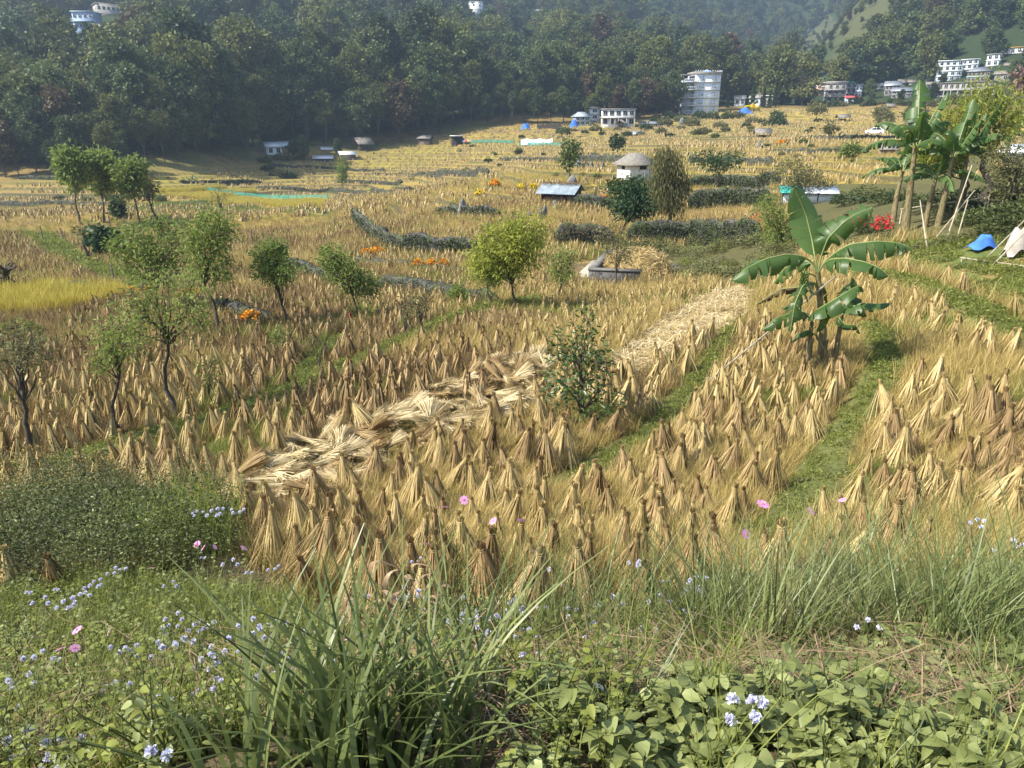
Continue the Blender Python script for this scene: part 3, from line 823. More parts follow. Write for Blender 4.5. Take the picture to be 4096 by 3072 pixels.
def build_cover():
    x, y, r = area_points(110000, 6, 150)
    k = ~inpoly(x, y, BANKP)
    _, g = bund_field(x, y)
    k &= (g < 0.12) & ~inpoly(x, y, STRAW) & (~inpoly(x, y, FALLEN) | (rng.uniform(size=len(x)) < .12)) & (np.hypot(x - KEEP[4][0], y - KEEP[4][1]) > 4.6)
    for P in RIPE + GREEN + [WEEDY, JUNGLE]: k &= ~inpoly(x, y, P)
    x, y, r = x[k], y[k], r[k]; n = len(x); s = np.clip(r / 16, 0.85, 1.5) * rng.uniform(.7, 1.25, n)
    pr = [tuft_mb(20, 0.40, 0.009, 0.09, 0.75).obj('stubble_%d' % i, STUBM, link=False) for i in range(3)] + [tuft_mb(16, 0.30, 0.009, 0.08, 0.8).obj('stubble_%d' % (i + 3), BROWNST, link=False) for i in range(3)] + [tuft_mb(16, 0.28, 0.011, 0.07, 0.8).obj('stubble_%d' % (i + 6), GREENM, link=False) for i in range(2)]
    u, v = pix(x, y, ground_z(x, y))
    bias = np.interp(u, [0, 380, 560, 700, 1024], [.16, .14, .02, -.10, -.14]) + np.where(r > 40, -.06, 0)
    br = fbm(x / 6, y / 5, 93, 3) + bias + rng.normal(0, .05, n)
    gn = fbm(x / 1.8, y / 1.8, 91, 3) + (fbm(x / 9, y / 7, 97, 2) - .5) * .45
    idx = np.where(br > .52, rng.integers(3, 6, n), rng.integers(0, 3, n)); idx = np.where(gn + rng.normal(0, .06, n) > 0.63, rng.choice([6, 7], n), idx)
    scatter('rice_stubble', pr, np.stack([x, y, ground_z(x, y) - 0.01], 1), spin(n, .1), s, idx, 'dry rice stubble and stray straw between the sheaves', 'stubble')
    # ripe uncut rice
    X = []
    for P in RIPE:
        lo, hi = P.min(0), P.max(0); A = (hi - lo).prod(); N = int(min(60000, A * 30)); x = rng.uniform(lo[0], hi[0], N); y = rng.uniform(lo[1], hi[1], N); k = inpoly(x, y, P)
        X.append(np.stack([x[k], y[k]], 1)[:9000])
    X = np.concatenate(X); x, y = X.T; n = len(x)
    pr = [tuft_mb(18, 0.75, 0.022, 0.10, 0.45).obj('ripe_%d' % i, RIPEM, link=False) for i in range(3)]
    scatter('ripe_rice', pr, np.stack([x, y, zland(x, y)], 1), spin(n, .1), rng.uniform(.8, 1.1, n), rng.integers(0, 3, n), 'bright yellow patches of ripe uncut rice in the left fields', 'ripe rice')
    # green cover on bunds and green patches
    XS = []
    for P, w, hh in BUNDS:
        Q = resample(P, 0.045); m = len(Q); Q = np.repeat(Q, 3, 0) + rng.normal(0, w * 0.55, (m * 3, 2)); XS.append(Q)
    for P in GREEN:
        lo, hi = P.min(0), P.max(0); N = int(min(14000, (hi - lo).prod() * 35)); q = np.stack([rng.uniform(lo[0], hi[0], N), rng.uniform(lo[1], hi[1], N)], 1); q = q[inpoly(q[:, 0], q[:, 1], P)]
        q = q[fbm(q[:, 0] / 1.2, q[:, 1] / 1.2, 95, 3) > 0.42]; XS.append(q)
    X = np.concatenate(XS); x, y = X.T; n = len(x); r = np.hypot(x, y)
    pr = [leafy_mb(26, 0.11, 0.10, 0.045, 0.03, 0.5).obj('cover_%d' % i, GREENM, link=False) for i in range(3)] + [tuft_mb(14, 0.16, 0.008, 0.05, 0.6).obj('cover_%d' % (i + 3), GREENM, link=False) for i in range(2)] + [leafy_mb(22, 0.11, 0.08, 0.04, 0.028, 0.35).obj('cover_5', DARKM, link=False)]
    scatter('green_cover', pr, np.stack([x, y, ground_z(x, y) - 0.02], 1), spin(n, .15), np.clip(r / 16, .8, 2.4) * rng.uniform(.7, 1.3, n), rng.integers(0, 6, n), 'low green weeds and grass growing along the field bunds', 'weeds')
    # loose straw in the threshed patch
    lo, hi = STRAW.min(0), STRAW.max(0); N = 5000; x = rng.uniform(lo[0], hi[0], N); y = rng.uniform(lo[1], hi[1], N); k = inpoly(x, y, STRAW); x, y = x[k], y[k]; n = len(x)
    pr = []
    for i in range(4):
        m = MB(); c = rng.normal(0, .14, (40, 3)) * [1, 1, .25]; a = rng.uniform(0, 2 * PI, 40); d = np.stack([np.cos(a), np.sin(a), rng.normal(0, .2, 40)], 1) * rng.uniform(.08, .2, (40, 1))
        m.ribbons(np.stack([c - d, c, c + d], 1), 0.016, unit(np.cross(d, [0, 0, 1.])), np.clip(rng.normal(.55, .2, 40), 0, 1)); pr.append(m.obj('straw_%d' % i, PALESTRAW if i % 2 else STRAWM, link=False))
    scatter('loose_straw', pr, np.stack([x, y, zland(x, y) + .05], 1), spin(n, .1), rng.uniform(.9, 1.6, n), rng.integers(0, 4, n), 'loose threshed straw spread flat beside the stone walled pen', 'straw')
build_sheaves(); build_fallen(); build_cover()
# ------------------------------------------------------------------ foreground bank
def ovate(mb, C, D, N, L, W, tint, mat=0, bend=0.25, fold=0.25):
    """broad pointed leaves with a folded midrib"""
    C = np.asarray(C, float); K = len(C); D = unit(D); S = unit(np.cross(D, N)); U = np.cross(S, D)
    L = np.broadcast_to(L, (K,))[:, None]; W = np.broadcast_to(W, (K,))[:, None]
    rows = []
    for t, w in ((0, .06), (.18, .8), (.45, 1.0), (.75, .6), (1, 0.02)):
        m = C + D * L * t - np.array([0, 0, 1.]) * L * bend * t * t
        e = U * W * fold * w * .5
        rows += [m - S * W * w * .5 + e, m, m + S * W * w * .5 + e]
    V = np.stack(rows, 1)
    q = []
    for i in range(4):
        for j in range(2):
            a = i * 3 + j; q.append((a, a + 1, a + 4, a + 3))
    Q = (np.arange(K)[:, None, None] * 15 + np.array(q)[None]).reshape(-1, 4)
    t = np.broadcast_to(np.asarray(tint, float), (K,))
    t8 = np.clip(np.repeat(t, 8) + np.tile([0.04, -.04] * 4, K), 0, 1)
    mb.add(V.reshape(-1, 3), Q, t8, mat)
STEMM = leafmat('green_stem', (0.05, 0.065, 0.02), (0.10, 0.12, 0.035), (0.17, 0.18, 0.06), 0.1, objvar=0.3)
DRYM = leafmat('dry_leaf', (0.10, 0.06, 0.035), (0.26, 0.175, 0.10), (0.42, 0.31, 0.19), 0.2, objvar=0.2)
LILAC = leafmat('lilac_petal', (0.50, 0.49, 0.66), (0.72, 0.71, 0.86), (0.84, 0.84, 0.93), 0.3, objvar=0.3)
PINK = leafmat('pink_petal', (0.55, 0.16, 0.42), (0.78, 0.34, 0.66), (0.88, 0.55, 0.80), 0.4, objvar=0.3)
WHITEP = leafmat('white_petal', (0.6, 0.6, 0.58), (0.78, 0.78, 0.75), (0.85, 0.85, 0.82), 0.3, objvar=0)
YELLOWC = leafmat('yellow_floret', (0.5, 0.30, 0.02), (0.75, 0.50, 0.03), (0.85, 0.62, 0.08), 0.1, objvar=0)
def weed_mb(h, n, L, tone=0.5):
    mb = MB()
    k = rng.integers(1, 4)
    for s in range(k):
        a = rng.uniform(0, 2 * PI); ln = rng.uniform(0.1, 0.55); t = np.linspace(0, 1, 6)
        p = np.stack([np.cos(a) * ln * h * t ** 1.3, np.sin(a) * ln * h * t ** 1.3, h * rng.uniform(.7, 1.1) * t], 1)
        mb.tubes(p[None], 0.004 * np.linspace(1, .5, 6)[None], 4, 0.35, 1)
        m = n // k; tt = rng.uniform(0.15, 1, m) ** 0.8
        c = np.stack([np.interp(tt, t, p[:, j]) for j in range(3)], 1); th = rng.uniform(0, 2 * PI, m)
        d = np.stack([np.cos(th), np.sin(th), rng.uniform(-.15, .45, m)], 1)
        ovate(mb, c + d * 0.015, d, np.array([0, 0, 1.]) + rng.normal(0, .25, (m, 3)), L * rng.uniform(.55, 1.2, m), L * .68 * rng.uniform(.6, 1.15, m), np.clip(rng.normal(tone, .17, m), 0, 1), 0, 0.3, rng.uniform(.1, .4))
    return mb
CLUMPS = [tuple(at(u, v))[:2] for u, v in ((330, 742), (395, 752), (455, 735), (262, 775))]
def put(name, protos, P, s, label, cat, tilt=0.12, dz=-0.02):
    if name in ('herb_cover', 'broad_leaved_weeds', 'thin_grass'):
        k = np.ones(len(P), bool)
        for cx, cy_ in CLUMPS: k &= np.hypot(P[:, 0] - cx, P[:, 1] - cy_) > .26
        P, s = P[k], s[k]
    n = len(P); x, y = P[:, 0], P[:, 1]
    return scatter(name, protos, np.stack([x, y, ground_z(x, y) + dz], 1), spin(n, tilt), s, rng.integers(0, len(protos), n), label, cat)
def rnd_in(pxpoly, N, lowq=None, **k):
    P = poly(pxpoly, **k); lo, hi = P.min(0), P.max(0); q = np.stack([rng.uniform(lo[0], hi[0], N * 3), rng.uniform(lo[1], hi[1], N * 3)], 1)
    q = q[inpoly(q[:, 0], q[:, 1], P)]
    return q[:N]
def build_bank():
    # broad leaved creeping weeds, lower right
    W1 = [weed_mb(rng.uniform(.10, .24), 18, 0.06, 0.55).obj('weed_%d' % i, [WEEDM, STEMM], link=False) for i in range(8)]
    Q = np.concatenate([rnd_in([(690, 690), (800, 665), (1060, 650), (1060, 800), (660, 800)], 700), rnd_in([(500, 700), (700, 640), (700, 800), (480, 800)], 190), rnd_in([(640, 640), (860, 600), (1060, 585), (1060, 650), (680, 690)], 420)])
    put('broad_leaved_weeds', W1, Q, rng.uniform(.65, 1.15, len(Q)), 'pale green broad leaved weeds covering the bank at the lower right', 'weeds')
    # small leaved herbs, lower left
    W2 = [weed_mb(rng.uniform(.14, .34), 24, 0.036, 0.5).obj('herb_%d' % i, [GREENM if i % 2 else WEEDM, STEMM], link=False) for i in range(8)]
    Q = np.concatenate([rnd_in([(-40, 600), (150, 585), (250, 600), (340, 640), (330, 800), (-60, 800)], 2300), rnd_in([(300, 640), (620, 632), (620, 800), (300, 800)], 700), rnd_in([(600, 632), (1060, 580), (1060, 640), (640, 660)], 350)])
    put('herb_cover', W2, Q, rng.uniform(.6, 1.15, len(Q)), 'low small leaved herbs covering the flowery bank at the lower left', 'herbs')
    # thin grass
    G1 = [tuft_mb(22, rng.uniform(.28, .42), 0.006, 0.04, 0.75, 5, 0.5).obj('thin_grass_%d' % i, GREENM if i % 3 else GRASSM, link=False) for i in range(6)]
    Q = np.concatenate([rnd_in([(-40, 590), (200, 600), (320, 640), (330, 800), (-60, 800)], 520), rnd_in([(80, 600), (300, 608), (330, 670), (60, 660)], 420), rnd_in([(300, 640), (1060, 590), (1060, 800), (300, 800)], 360)])
    put('thin_grass', G1, Q, rng.uniform(.6, 1.2, len(Q)), 'thin green grass between the herbs on the bank', 'grass')
    # long coarse grass on the right shoulder of the bank
    G2 = [tuft_mb(26, rng.uniform(.8, 1.1), 0.016, 0.08, 0.9, 7, 0.62).obj('long_grass_%d' % i, GRASSM if i < 5 else LEAF_DRY, link=False) for i in range(6)]
    Q = np.concatenate([rnd_in([(610, 630), (720, 610), (860, 600), (1050, 590), (1050, 665), (830, 680), (660, 684)], 125), rnd_in([(330, 650), (640, 640), (640, 690), (330, 690)], 18)])
    put('long_grass', G2, Q, rng.uniform(.55, 1.0, len(Q)), 'long arching grass blades along the edge of the bank at the right', 'grass')
    # dry litter under everything
    lit = []
    for i in range(4):
        m = MB(); c = rng.normal(0, .12, (46, 3)) * [1, 1, .12]; a = rng.uniform(0, 2 * PI, 46); d = np.stack([np.cos(a), np.sin(a), rng.normal(0, .15, 46)], 1) * rng.uniform(.06, .22, (46, 1))
        m.ribbons(np.stack([c - d, c + [0, 0, .01], c + d], 1), 0.0032, unit(np.cross(d, [0, 0, 1.])), np.clip(rng.normal(.45, .25, 46), 0, 1)); lit.append(m.obj('litter_%d' % i, DRYM, link=False))
    Q = rnd_in([(-40, 640), (300, 645), (620, 640), (1060, 600), (1060, 800), (-60, 800)], 480)
    put('dry_litter', lit, Q, rng.uniform(.8, 1.3, len(Q)), 'dry brown stalks and grass litter lying on the bank', 'litter', dz=0.02)
    # dry seed grass and green weeds mixed into the field edge
    G3 = [tuft_mb(26, .55, 0.008, 0.10, 0.7, 5, 0.5).obj('edge_grass_%d' % i, STUBM if i < 4 else GREENM, link=False) for i in range(6)]
    Q = rnd_in([(240, 560), (330, 605), (430, 622), (620, 615), (800, 585), (1060, 560), (1060, 505), (700, 560), (420, 570), (300, 540)], 620)
    put('edge_grass', G3, Q, rng.uniform(.7, 1.1, len(Q)), 'dry and green grass at the field edge in front of the sheaves', 'grass')
    # the dark bushy mass at the left
    B1 = [leafy_mb(800, 0.50, 0.95, 0.034, 0.016, 0.42, 0.9).obj('bush_%d' % i, DARKM if i < 3 else WEEDM, link=False) for i in range(4)]
    Q = rnd_in([(-50, 520), (80, 505), (160, 510), (215, 525), (235, 555), (150, 588), (70, 600), (-50, 612)], 120)
    put('bushy_undergrowth', B1, Q, rng.uniform(.55, 1.4, len(Q)), 'dark leafy undergrowth at the left edge below the brown field', 'undergrowth')
    Q = rnd_in([(-50, 480), (100, 470), (220, 492), (240, 512), (150, 505), (-50, 525)], 110)
    put('dry_undergrowth', [leafy_mb(200, 0.4, 0.5, 0.04, 0.02, 0.5, 0.9).obj('dry_bush_%d' % i, [LEAF_DRY, STUBM][i % 2], link=False) for i in range(4)], Q, rng.uniform(.6, 1.1, len(Q)), 'dry olive undergrowth along the left end of the long bund', 'undergrowth')
def clump(name, u, v, n, h, w, spread, lean, mat, label, cat='grass clump', seg=8, tone=.5, curve=.5):
    p = at(u, v); o = tuft_mb(n, h, w, spread, lean, seg, tone, curve).obj(name, mat)
    o.location = p - Vector((0, 0, .03)); tag(o, label, cat); return o
def flower_heads(nh, spread, hh, mat, r):
    pass
def build_flowers():
    # lilac tufted flowers: one prototype per kind, copied
    prot = []
    for k in range(6):
        st = MB(); nh = 2 + k % 4; h = 1.0
        hd = []
        for j in range(nh):
            a = j * 2.4 + k; q = 0.02 + 0.028 * (j > 0) * rng.uniform(.8, 1.6)
            c = np.array([math.cos(a) * q, math.sin(a) * q, -0.014 * (j > 0) * rng.uniform(.3, 2)])
            m = MB(); nn = 46; d = unit(rng.normal(size=(nn, 3)) + [0, 0, .55]); rr = 0.016
            m.ribbons(np.stack([c + d * 0.003, c + d * rr * rng.uniform(.8, 1.15, (nn, 1))], 1), np.array([[0.006, 0.0065]]), unit(np.cross(d, rng.normal(size=(nn, 3)))), np.clip(rng.normal(.55, .22, nn), 0, 1))
            hd.append((m.mesh('flower_head', LILAC), c))
        prot.append(hd)
    L1 = [(28, 593), (42, 599), (90, 587), (96, 582), (118, 567), (115, 572), (56, 590), (175, 615), (169, 627), (197, 625), (162, 641), (176, 643), (189, 642), (250, 621), (277, 624), (256, 634), (114, 646), (130, 649), (55, 660), (25, 677), (115, 686), (205, 660), (217, 662), (214, 686), (221, 681), (225, 641), (225, 654), (284, 666), (263, 676), (249, 683), (163, 701), (188, 700), (60, 741), (13, 742), (103, 735), (60, 765), (158, 756), (4, 683), (17, 711), (293, 646), (307, 630), (275, 568), (249, 573), (231, 561), (197, 512), (214, 511), (225, 508), (240, 511), (203, 558), (171, 583), (80, 596), (66, 602), (140, 655), (35, 655),
          (411, 587), (416, 593), (408, 597), (462, 601), (465, 620), (459, 618), (473, 611), (487, 611), (480, 619), (514, 604), (513, 614), (500, 615), (517, 630), (527, 632), (535, 582), (544, 566), (538, 606), (561, 584), (532, 656), (610, 599), (645, 632), (640, 563), (630, 562), (646, 563), (668, 582), (659, 597), (570, 610), (594, 630), (593, 615), (434, 608), (362, 635), (345, 656), (454, 651), (487, 638), (416, 638), (418, 560), (366, 596),
          (691, 590), (695, 610), (692, 584), (698, 576), (791, 566), (809, 613), (867, 622), (980, 521), (1018, 542), (992, 549), (750, 711), (753, 703), (908, 590), (829, 575)]
    for i, (u, v) in enumerate(L1):
        vb = min(max(v + rng.uniform(26, 48), 608 if u > 250 else 590), 790)
        b = at(u + rng.uniform(-6, 6), vb); t = pos(u, v, b.y)
        if t.z - b.z < 0.08: t.z = b.z + 0.12
        r = empty('lilac_flower', b)
        reg = 'at the lower left' if u < 330 else ('in the middle foreground' if u < 680 else 'among the long grass at the right')
        tag(r, 'lilac tufted flower on a thin stem ' + reg, 'flower', 'lilac flowers ' + reg)
        st = MB(); d = np.array(t - b); q = np.linspace(0, 1, 7)[:, None]; side = rng.normal(0, .03, 3) * [1, 1, 0]
        st.tubes((d * q + side * np.sin(q * PI))[None], 0.0032 * np.linspace(1.2, .7, 7)[None], 4, .45)
        m = 6; tt = rng.uniform(.15, .85, m); th = rng.uniform(0, 2 * PI, m); dv = np.stack([np.cos(th), np.sin(th), .2 + 0 * th], 1)
        ovate(st, d * tt[:, None], dv, np.array([[0, 0, 1.]] * m) + rng.normal(0, .2, (m, 3)), 0.05 * rng.uniform(.6, 1.1, m), 0.034, .5)
        st.obj('stem', WEEDM, r)
        s = rng.uniform(.9, 1.35) * (1.35 if (u, v) in ((610, 599), (645, 632), (179, 693), (411, 587)) else 1)
        for me, c in prot[i % 6]:
            h = bpy.data.objects.new('flower_head', me); COL.objects.link(h); h.parent = r; h.location = Vector(d) ; h.scale = (s,) * 3
    r_ = at(180, 735); t = pos(179, 693, r_.y)
    # pink cosmos
    cos = []
    for k in range(3):
        pm = MB(); n = 8
        for j in range(n):
            a = j * 2 * PI / n + rng.normal(0, .05); d = np.array([math.cos(a), math.sin(a), 0.18]); sdv = np.array([-math.sin(a), math.cos(a), 0])
            rows = []
            for t, w in ((.12, .15), (.45, .75), (.8, 1.0), (.97, .75), (1.0, .35)):
                c = d * 0.036 * t + np.array([0, 0, -0.006 * t * t]); rows += [c - sdv * w * .0102, c, c + sdv * w * .0102]
            V = np.array(rows); V[1::3, 2] -= .0015
            pm.add(V, [(i * 3 + q, i * 3 + q + 1, i * 3 + q + 4, i * 3 + q + 3) for i in range(4) for q in range(2)], np.clip(.5 + rng.normal(0, .12), 0, 1))
        cm = MB(); d = unit(rng.normal(size=(40, 3)) * [1, 1, .5] + [0, 0, .8]); cm.ribbons(np.stack([d * .001, d * 0.0075], 1), .004, unit(np.cross(d, rng.normal(size=(40, 3)))), rng.uniform(.3, .8, 40))
        cos.append((pm.mesh('petals', PINK), pm.mesh('petals', WHITEP), cm.mesh('centre', YELLOWC)))
    C1 = [(77, 630, 'beside the leftmost lilac flowers'), (108, 633, 'facing up on the left bank'), (60, 649, 'low on the left bank'), (75, 648, 'low on the left bank'), (151, 568, 'below the dark undergrowth'), (197, 544, 'in front of the green grass clump'), (203, 548, 'in front of the green grass clump'), (215, 547, 'in front of the green grass clump'), (244, 548, 'against the leftmost sheaves'),
          (427, 544, 'against the middle sheaves'), (535, 551, 'against the middle sheaves'), (521, 520, 'against the middle sheaves'), (493, 521, 'against the middle sheaves'), (347, 639, 'near the withered maize'), (417, 621, 'near the withered maize'), (763, 504, 'standing tallest before the right hand sheaves'), (746, 534, 'just below the tallest one before the sheaves'), (811, 511, 'seen edge on over the green bund'), (842, 500, 'over the green bund at the right'), (464, 500, 'against the middle sheaves'), (445, 507, 'against the middle sheaves')]
    for i, (u, v, w) in enumerate(C1):
        vb = max(v + 34, 600 if u > 250 else 585) + rng.uniform(0, 12)
        b = at(u + rng.uniform(-8, 8), vb); t = pos(u, v, b.y); d = np.array(t - b)
        r = empty('cosmos_flower', b, label='pink cosmos flower on a thin stalk ' + w, cat='flower')
        if w in ('low on the left bank', 'in front of the green grass clump', 'against the middle sheaves', 'near the withered maize'): r['group'] = 'cosmos ' + w
        st = MB(); q = np.linspace(0, 1, 7)[:, None]; st.tubes((d * q + rng.normal(0, .04, 3) * np.sin(q * PI))[None], 0.003, 4, .5)
        m = 14; tt = rng.uniform(.1, .8, m); dv = unit(rng.normal(size=(m, 3)) + [0, 0, .4]); c = d * tt[:, None]
        st.ribbons(np.stack([c, c + dv * .05, c + dv * .09 - [0, 0, .02]], 1), .003, unit(np.cross(dv, [0, 0, 1.])), .5)
        st.obj('stem', GREENM, r)
        s = {(763, 504): 1.25, (746, 534): 1.05}.get((u, v), rng.uniform(.7, .95))
        tilt = (rng.uniform(0.2, 1.0), rng.normal(0, .4), rng.uniform(0, 6))
        for me, nm in ((cos[i % 3][0], 'petals'), (cos[i % 3][2], 'centre')):
            o = bpy.data.objects.new(nm, me); COL.objects.link(o); o.parent = r; o.location = Vector(d); o.rotation_euler = tilt; o.scale = (s * 1.15,) * 3
    for i, (u, v, w) in enumerate([(207, 626, 'beside the lilac flowers on the left bank'), (214, 622, 'behind its twin on the left bank'), (599, 686, 'over the broad leaved weeds'), (65, 504, 'in the dark undergrowth, lower one'), (107, 513, 'in the dark undergrowth, upper one')]):
        b = at(u, v + 28); t = pos(u, v, b.y); d = np.array(t - b)
        r = empty('daisy', b, label='small white daisy with yellow centre ' + w, cat='flower')
        st = MB(); st.tubes(np.array([[0 * d, d * .5 + [.01, 0, 0], d]]), .003, 4, .5); st.obj('stem', GREENM, r)
        for me, nm in ((cos[i % 3][1], 'petals'), (cos[i % 3][2], 'centre')):
            o = bpy.data.objects.new(nm, me); COL.objects.link(o); o.parent = r; o.location = Vector(d); o.rotation_euler = (.6, .1, i); o.scale = (.6 if i < 3 else .8,) * 3
def build_maize():
    for i, (u, v, ub, vb, w) in enumerate([(398, 556, 402, 640, 'bent over at the top'), (352, 594, 356, 648, 'with a hanging husk, left of the bent one'), (428, 560, 432, 642, 'right of the bent one'), (381, 585, 384, 645, 'short one in front of the bent one')]):
        b = at(ub, vb); t = pos(u, v, b.y); d = np.array(t - b)
        m = MB(); q = np.linspace(0, 1, 9)[:, None]; path = d * q + np.array([.05, 0, 0]) * np.sin(q * PI)
        if i == 0: path[-2:] += [[-.03, 0, .0], [-.14, 0, -.04]]
        m.tubes(path[None], 0.011 * np.linspace(1.2, .6, 9)[None], 6, .5)
        n = 11
        for k in range(n):
            tt = .15 + .85 * k / n; c = np.array([np.interp(tt, q[:, 0], path[:, j]) for j in range(3)]); a = rng.uniform(0, 2 * PI); L = rng.uniform(.2, .42); s = np.linspace(0, 1, 7)
            drop = rng.uniform(.5, 1.3)
            P = c + np.stack([np.cos(a) * L * .42 * np.sin(s * 2.2), np.sin(a) * L * .42 * np.sin(s * 2.2), L * (.25 * s - drop * s * s)], 1)
            sd = np.stack([-np.sin(a + s * 2), np.cos(a + s * 2), .3 * np.sin(s * 5)], 1)
            m.ribbons(P[None], (0.045 * np.sin(PI * (0.12 + .85 * s)) * rng.uniform(.7, 1.2))[None], unit(sd)[None], np.clip(rng.normal(.6, .2, 1), 0, 1))
        o = m.obj('maize_stalk', DRYM); o.location = b; tag(o, 'withered brown maize stalk on the bank, ' + w, 'maize stalk')
build_bank(); build_flowers(); build_maize()
clump('grass_clump', 330, 752, 80, 0.58, 0.024, 0.10, 0.85, GRASSM, 'large clump of broad dark green grass blades at the bottom left of centre')
clump('grass_clump', 395, 762, 80, 0.60, 0.024, 0.11, 0.8, GRASSM, 'large clump of broad dark green grass blades at the bottom centre')
clump('grass_clump', 455, 735, 44, 0.58, 0.020, 0.08, 0.95, GRASSM, 'smaller drooping grass clump right of the large ones at the bottom')
clump('grass_clump', 262, 775, 36, 0.55, 0.02, 0.08, 1.0, GRASSM, 'spreading grass clump cut off by the bottom edge on the left')
clump('grass_clump', 205, 548, 170, 1.15, 0.018, 0.26, 0.5, FRESHM, 'tall bright green grass clump right of the dark undergrowth', tone=.6)
clump('grass_clump', 160, 552, 90, 1.05, 0.018, 0.2, 0.5, FRESHM, 'bright green grass clump inside the dark undergrowth', tone=.55)
clump('grass_clump', 940, 665, 30, 0.95, 0.012, 0.05, 0.8, GRASSM, 'tall wiry grass clump near the right edge below the sheaves')
clump('grass_clump', 700, 668, 34, 1.05, 0.012, 0.06, 0.7, GRASSM, 'tall wiry grass clump under the lilac flowers right of centre')
clump('grass_clump', 555, 655, 16, 0.95, 0.011, 0.04, 0.55, LEAF_DRY, 'thin dry upright grass clump in the middle foreground')
# ------------------------------------------------------------------ trees of the fields
def tree(name, u, v, blobs, fork, label, leaf, cat='tree', group=None, bark=None, lean=None, r0=None, Y=None, seed=None, **k):
    """u, v: foot; blobs: picture boxes of the crown masses; fork: picture place where the trunk divides"""
    b = at(u, v) if Y is None else pos(u, v, Y)
    s = pxm(b)
    Bl = []
    for (u0, v0, u1, v1) in blobs:
        dY = rng.normal(0, (u1 - u0) * s * .18); c = pos((u0 + u1) / 2, (v0 + v1) / 2, b.y + dY); w = (u1 - u0) / 2 * s; h = (v1 - v0) / 2 * s * 1.03
        Bl.append((c.x - b.x, c.y - b.y, c.z - b.z, w, w * .9, h))
    f = pos(*fork, b.y) - b
    H = max(q[2] + q[5] for q in Bl)
    mid = f * .5 + Vector((rng.normal(0, .03) * H, rng.normal(0, .03) * H, 0))
    r0 = r0 or H * .017 + .02
    kw = dict(nlimb=14, ntwig=150, nleaf=4200, L=0.11, W=0.032, spread=0.10); kw.update(k)
    kw['nleaf'] = int(kw['nleaf'] * .62)
    wd, cr = tree_parts(H, [(0, 0, -.15), tuple(mid), tuple(f)], r0, Bl, fork=kw.pop('forkf', .75), **kw)
    root = empty(name, b, label=label, cat=cat, group=group)
    wd.obj('trunk', bark or BARK, root); cr.obj('crown', leaf, root)
    return root
T = tree
T('field_tree', 178, 419, [(112, 282, 160, 325), (140, 266, 205, 312), (165, 285, 216, 340), (120, 310, 175, 350)], (168, 345), 'slender tree with fanning crown standing on the long bund nearest the left side', LEAF_WILLOW, nlimb=22, ntwig=230, nleaf=3800, L=.11, W=.03, spread=.12, updir=.15, forkf=.9)
T('field_tree', 158, 318, [(112, 225, 150, 262), (135, 218, 182, 262), (118, 250, 180, 283)], (157, 284), 'bushy light green tree behind the slender tree with fanning crown', LEAF_WILLOW, nlimb=18, ntwig=220, nleaf=5200, L=.2, W=.06, spread=.2, forkf=.9)
T('field_tree', 220, 336, [(182, 220, 212, 262), (196, 212, 236, 252), (190, 248, 232, 285)], (205, 286), 'leaning light green tree above the dark ditch, right of the bushy one', LEAF_WILLOW, nlimb=16, ntwig=220, nleaf=5000, L=.17, W=.05, spread=.17, forkf=.9)
T('field_tree', 290, 328, [(250, 242, 288, 268), (262, 238, 286, 258), (252, 262, 300, 282)], (278, 292), 'small tree with a dense round green top beside the marigolds', LEAF_WILLOW, nlimb=14, ntwig=150, nleaf=4200, L=.16, W=.05, spread=.13, forkf=.7, tone=-.05)
T('field_tree', 356, 322, [(318, 246, 345, 272), (330, 258, 362, 290), (350, 274, 382, 298)], (352, 292), 'open crowned tree with a red cloth tied to its trunk', LEAF_WILLOW, nlimb=16, ntwig=170, nleaf=3800, L=.16, W=.05, spread=.15, forkf=.8, tone=-.06)
T('field_tree', 513, 312, [(466, 245, 510, 282), (476, 222, 520, 262), (505, 214, 545, 250), (500, 240, 540, 275)], (512, 285), 'bright yellow green tree in front of the ivied terrace wall', LEAF_YELLOW, nlimb=22, ntwig=300, nleaf=9000, L=.19, W=.055, spread=.2, forkf=.8)
T('field_tree', 494, 311, [(478, 262, 506, 284)], (488, 288), 'thin small tree just left of the bright yellow green tree', LEAF_WILLOW, nlimb=6, ntwig=50, nleaf=1000, L=.16, W=.05, spread=.13, r0=.06)
T('field_tree', 561, 304, [(546, 246, 578, 272), (548, 266, 574, 280)], (563, 282), 'thin pale tree left of the stone walled pen', LEAF_WILLOW, nlimb=10, ntwig=90, nleaf=1500, L=.16, W=.045, spread=.15, r0=.07)
T('field_tree', 613, 292, [(596, 226, 632, 250), (600, 244, 640, 262)], (616, 268), 'thin dark trunked tree standing before the stone walled pen', LEAF_DRY, nlimb=12, ntwig=110, nleaf=1500, L=.15, W=.04, spread=.16, r0=.075)
T('field_tree', 411, 344, [(398, 296, 420, 312), (402, 308, 424, 322)], (404, 326), 'low bare branched tree on the left field, right of the red cloth tree', LEAF_DRY, nlimb=8, ntwig=60, nleaf=380, L=.12, W=.04, spread=.12, r0=.05)
T('field_tree', 424, 346, [(410, 294, 432, 312)], (420, 322), 'low sparse tree beside the bare branched one', LEAF_DRY, nlimb=8, ntwig=50, nleaf=300, L=.12, W=.04, spread=.12, r0=.05)
T('field_tree', 460, 308, [(448, 285, 470, 302)], (459, 300), 'small round topped green tree on the long bund end', LEAF_WILLOW, nlimb=7, ntwig=60, nleaf=1500, L=.12, W=.04, spread=.1, r0=.035, tone=-.1)
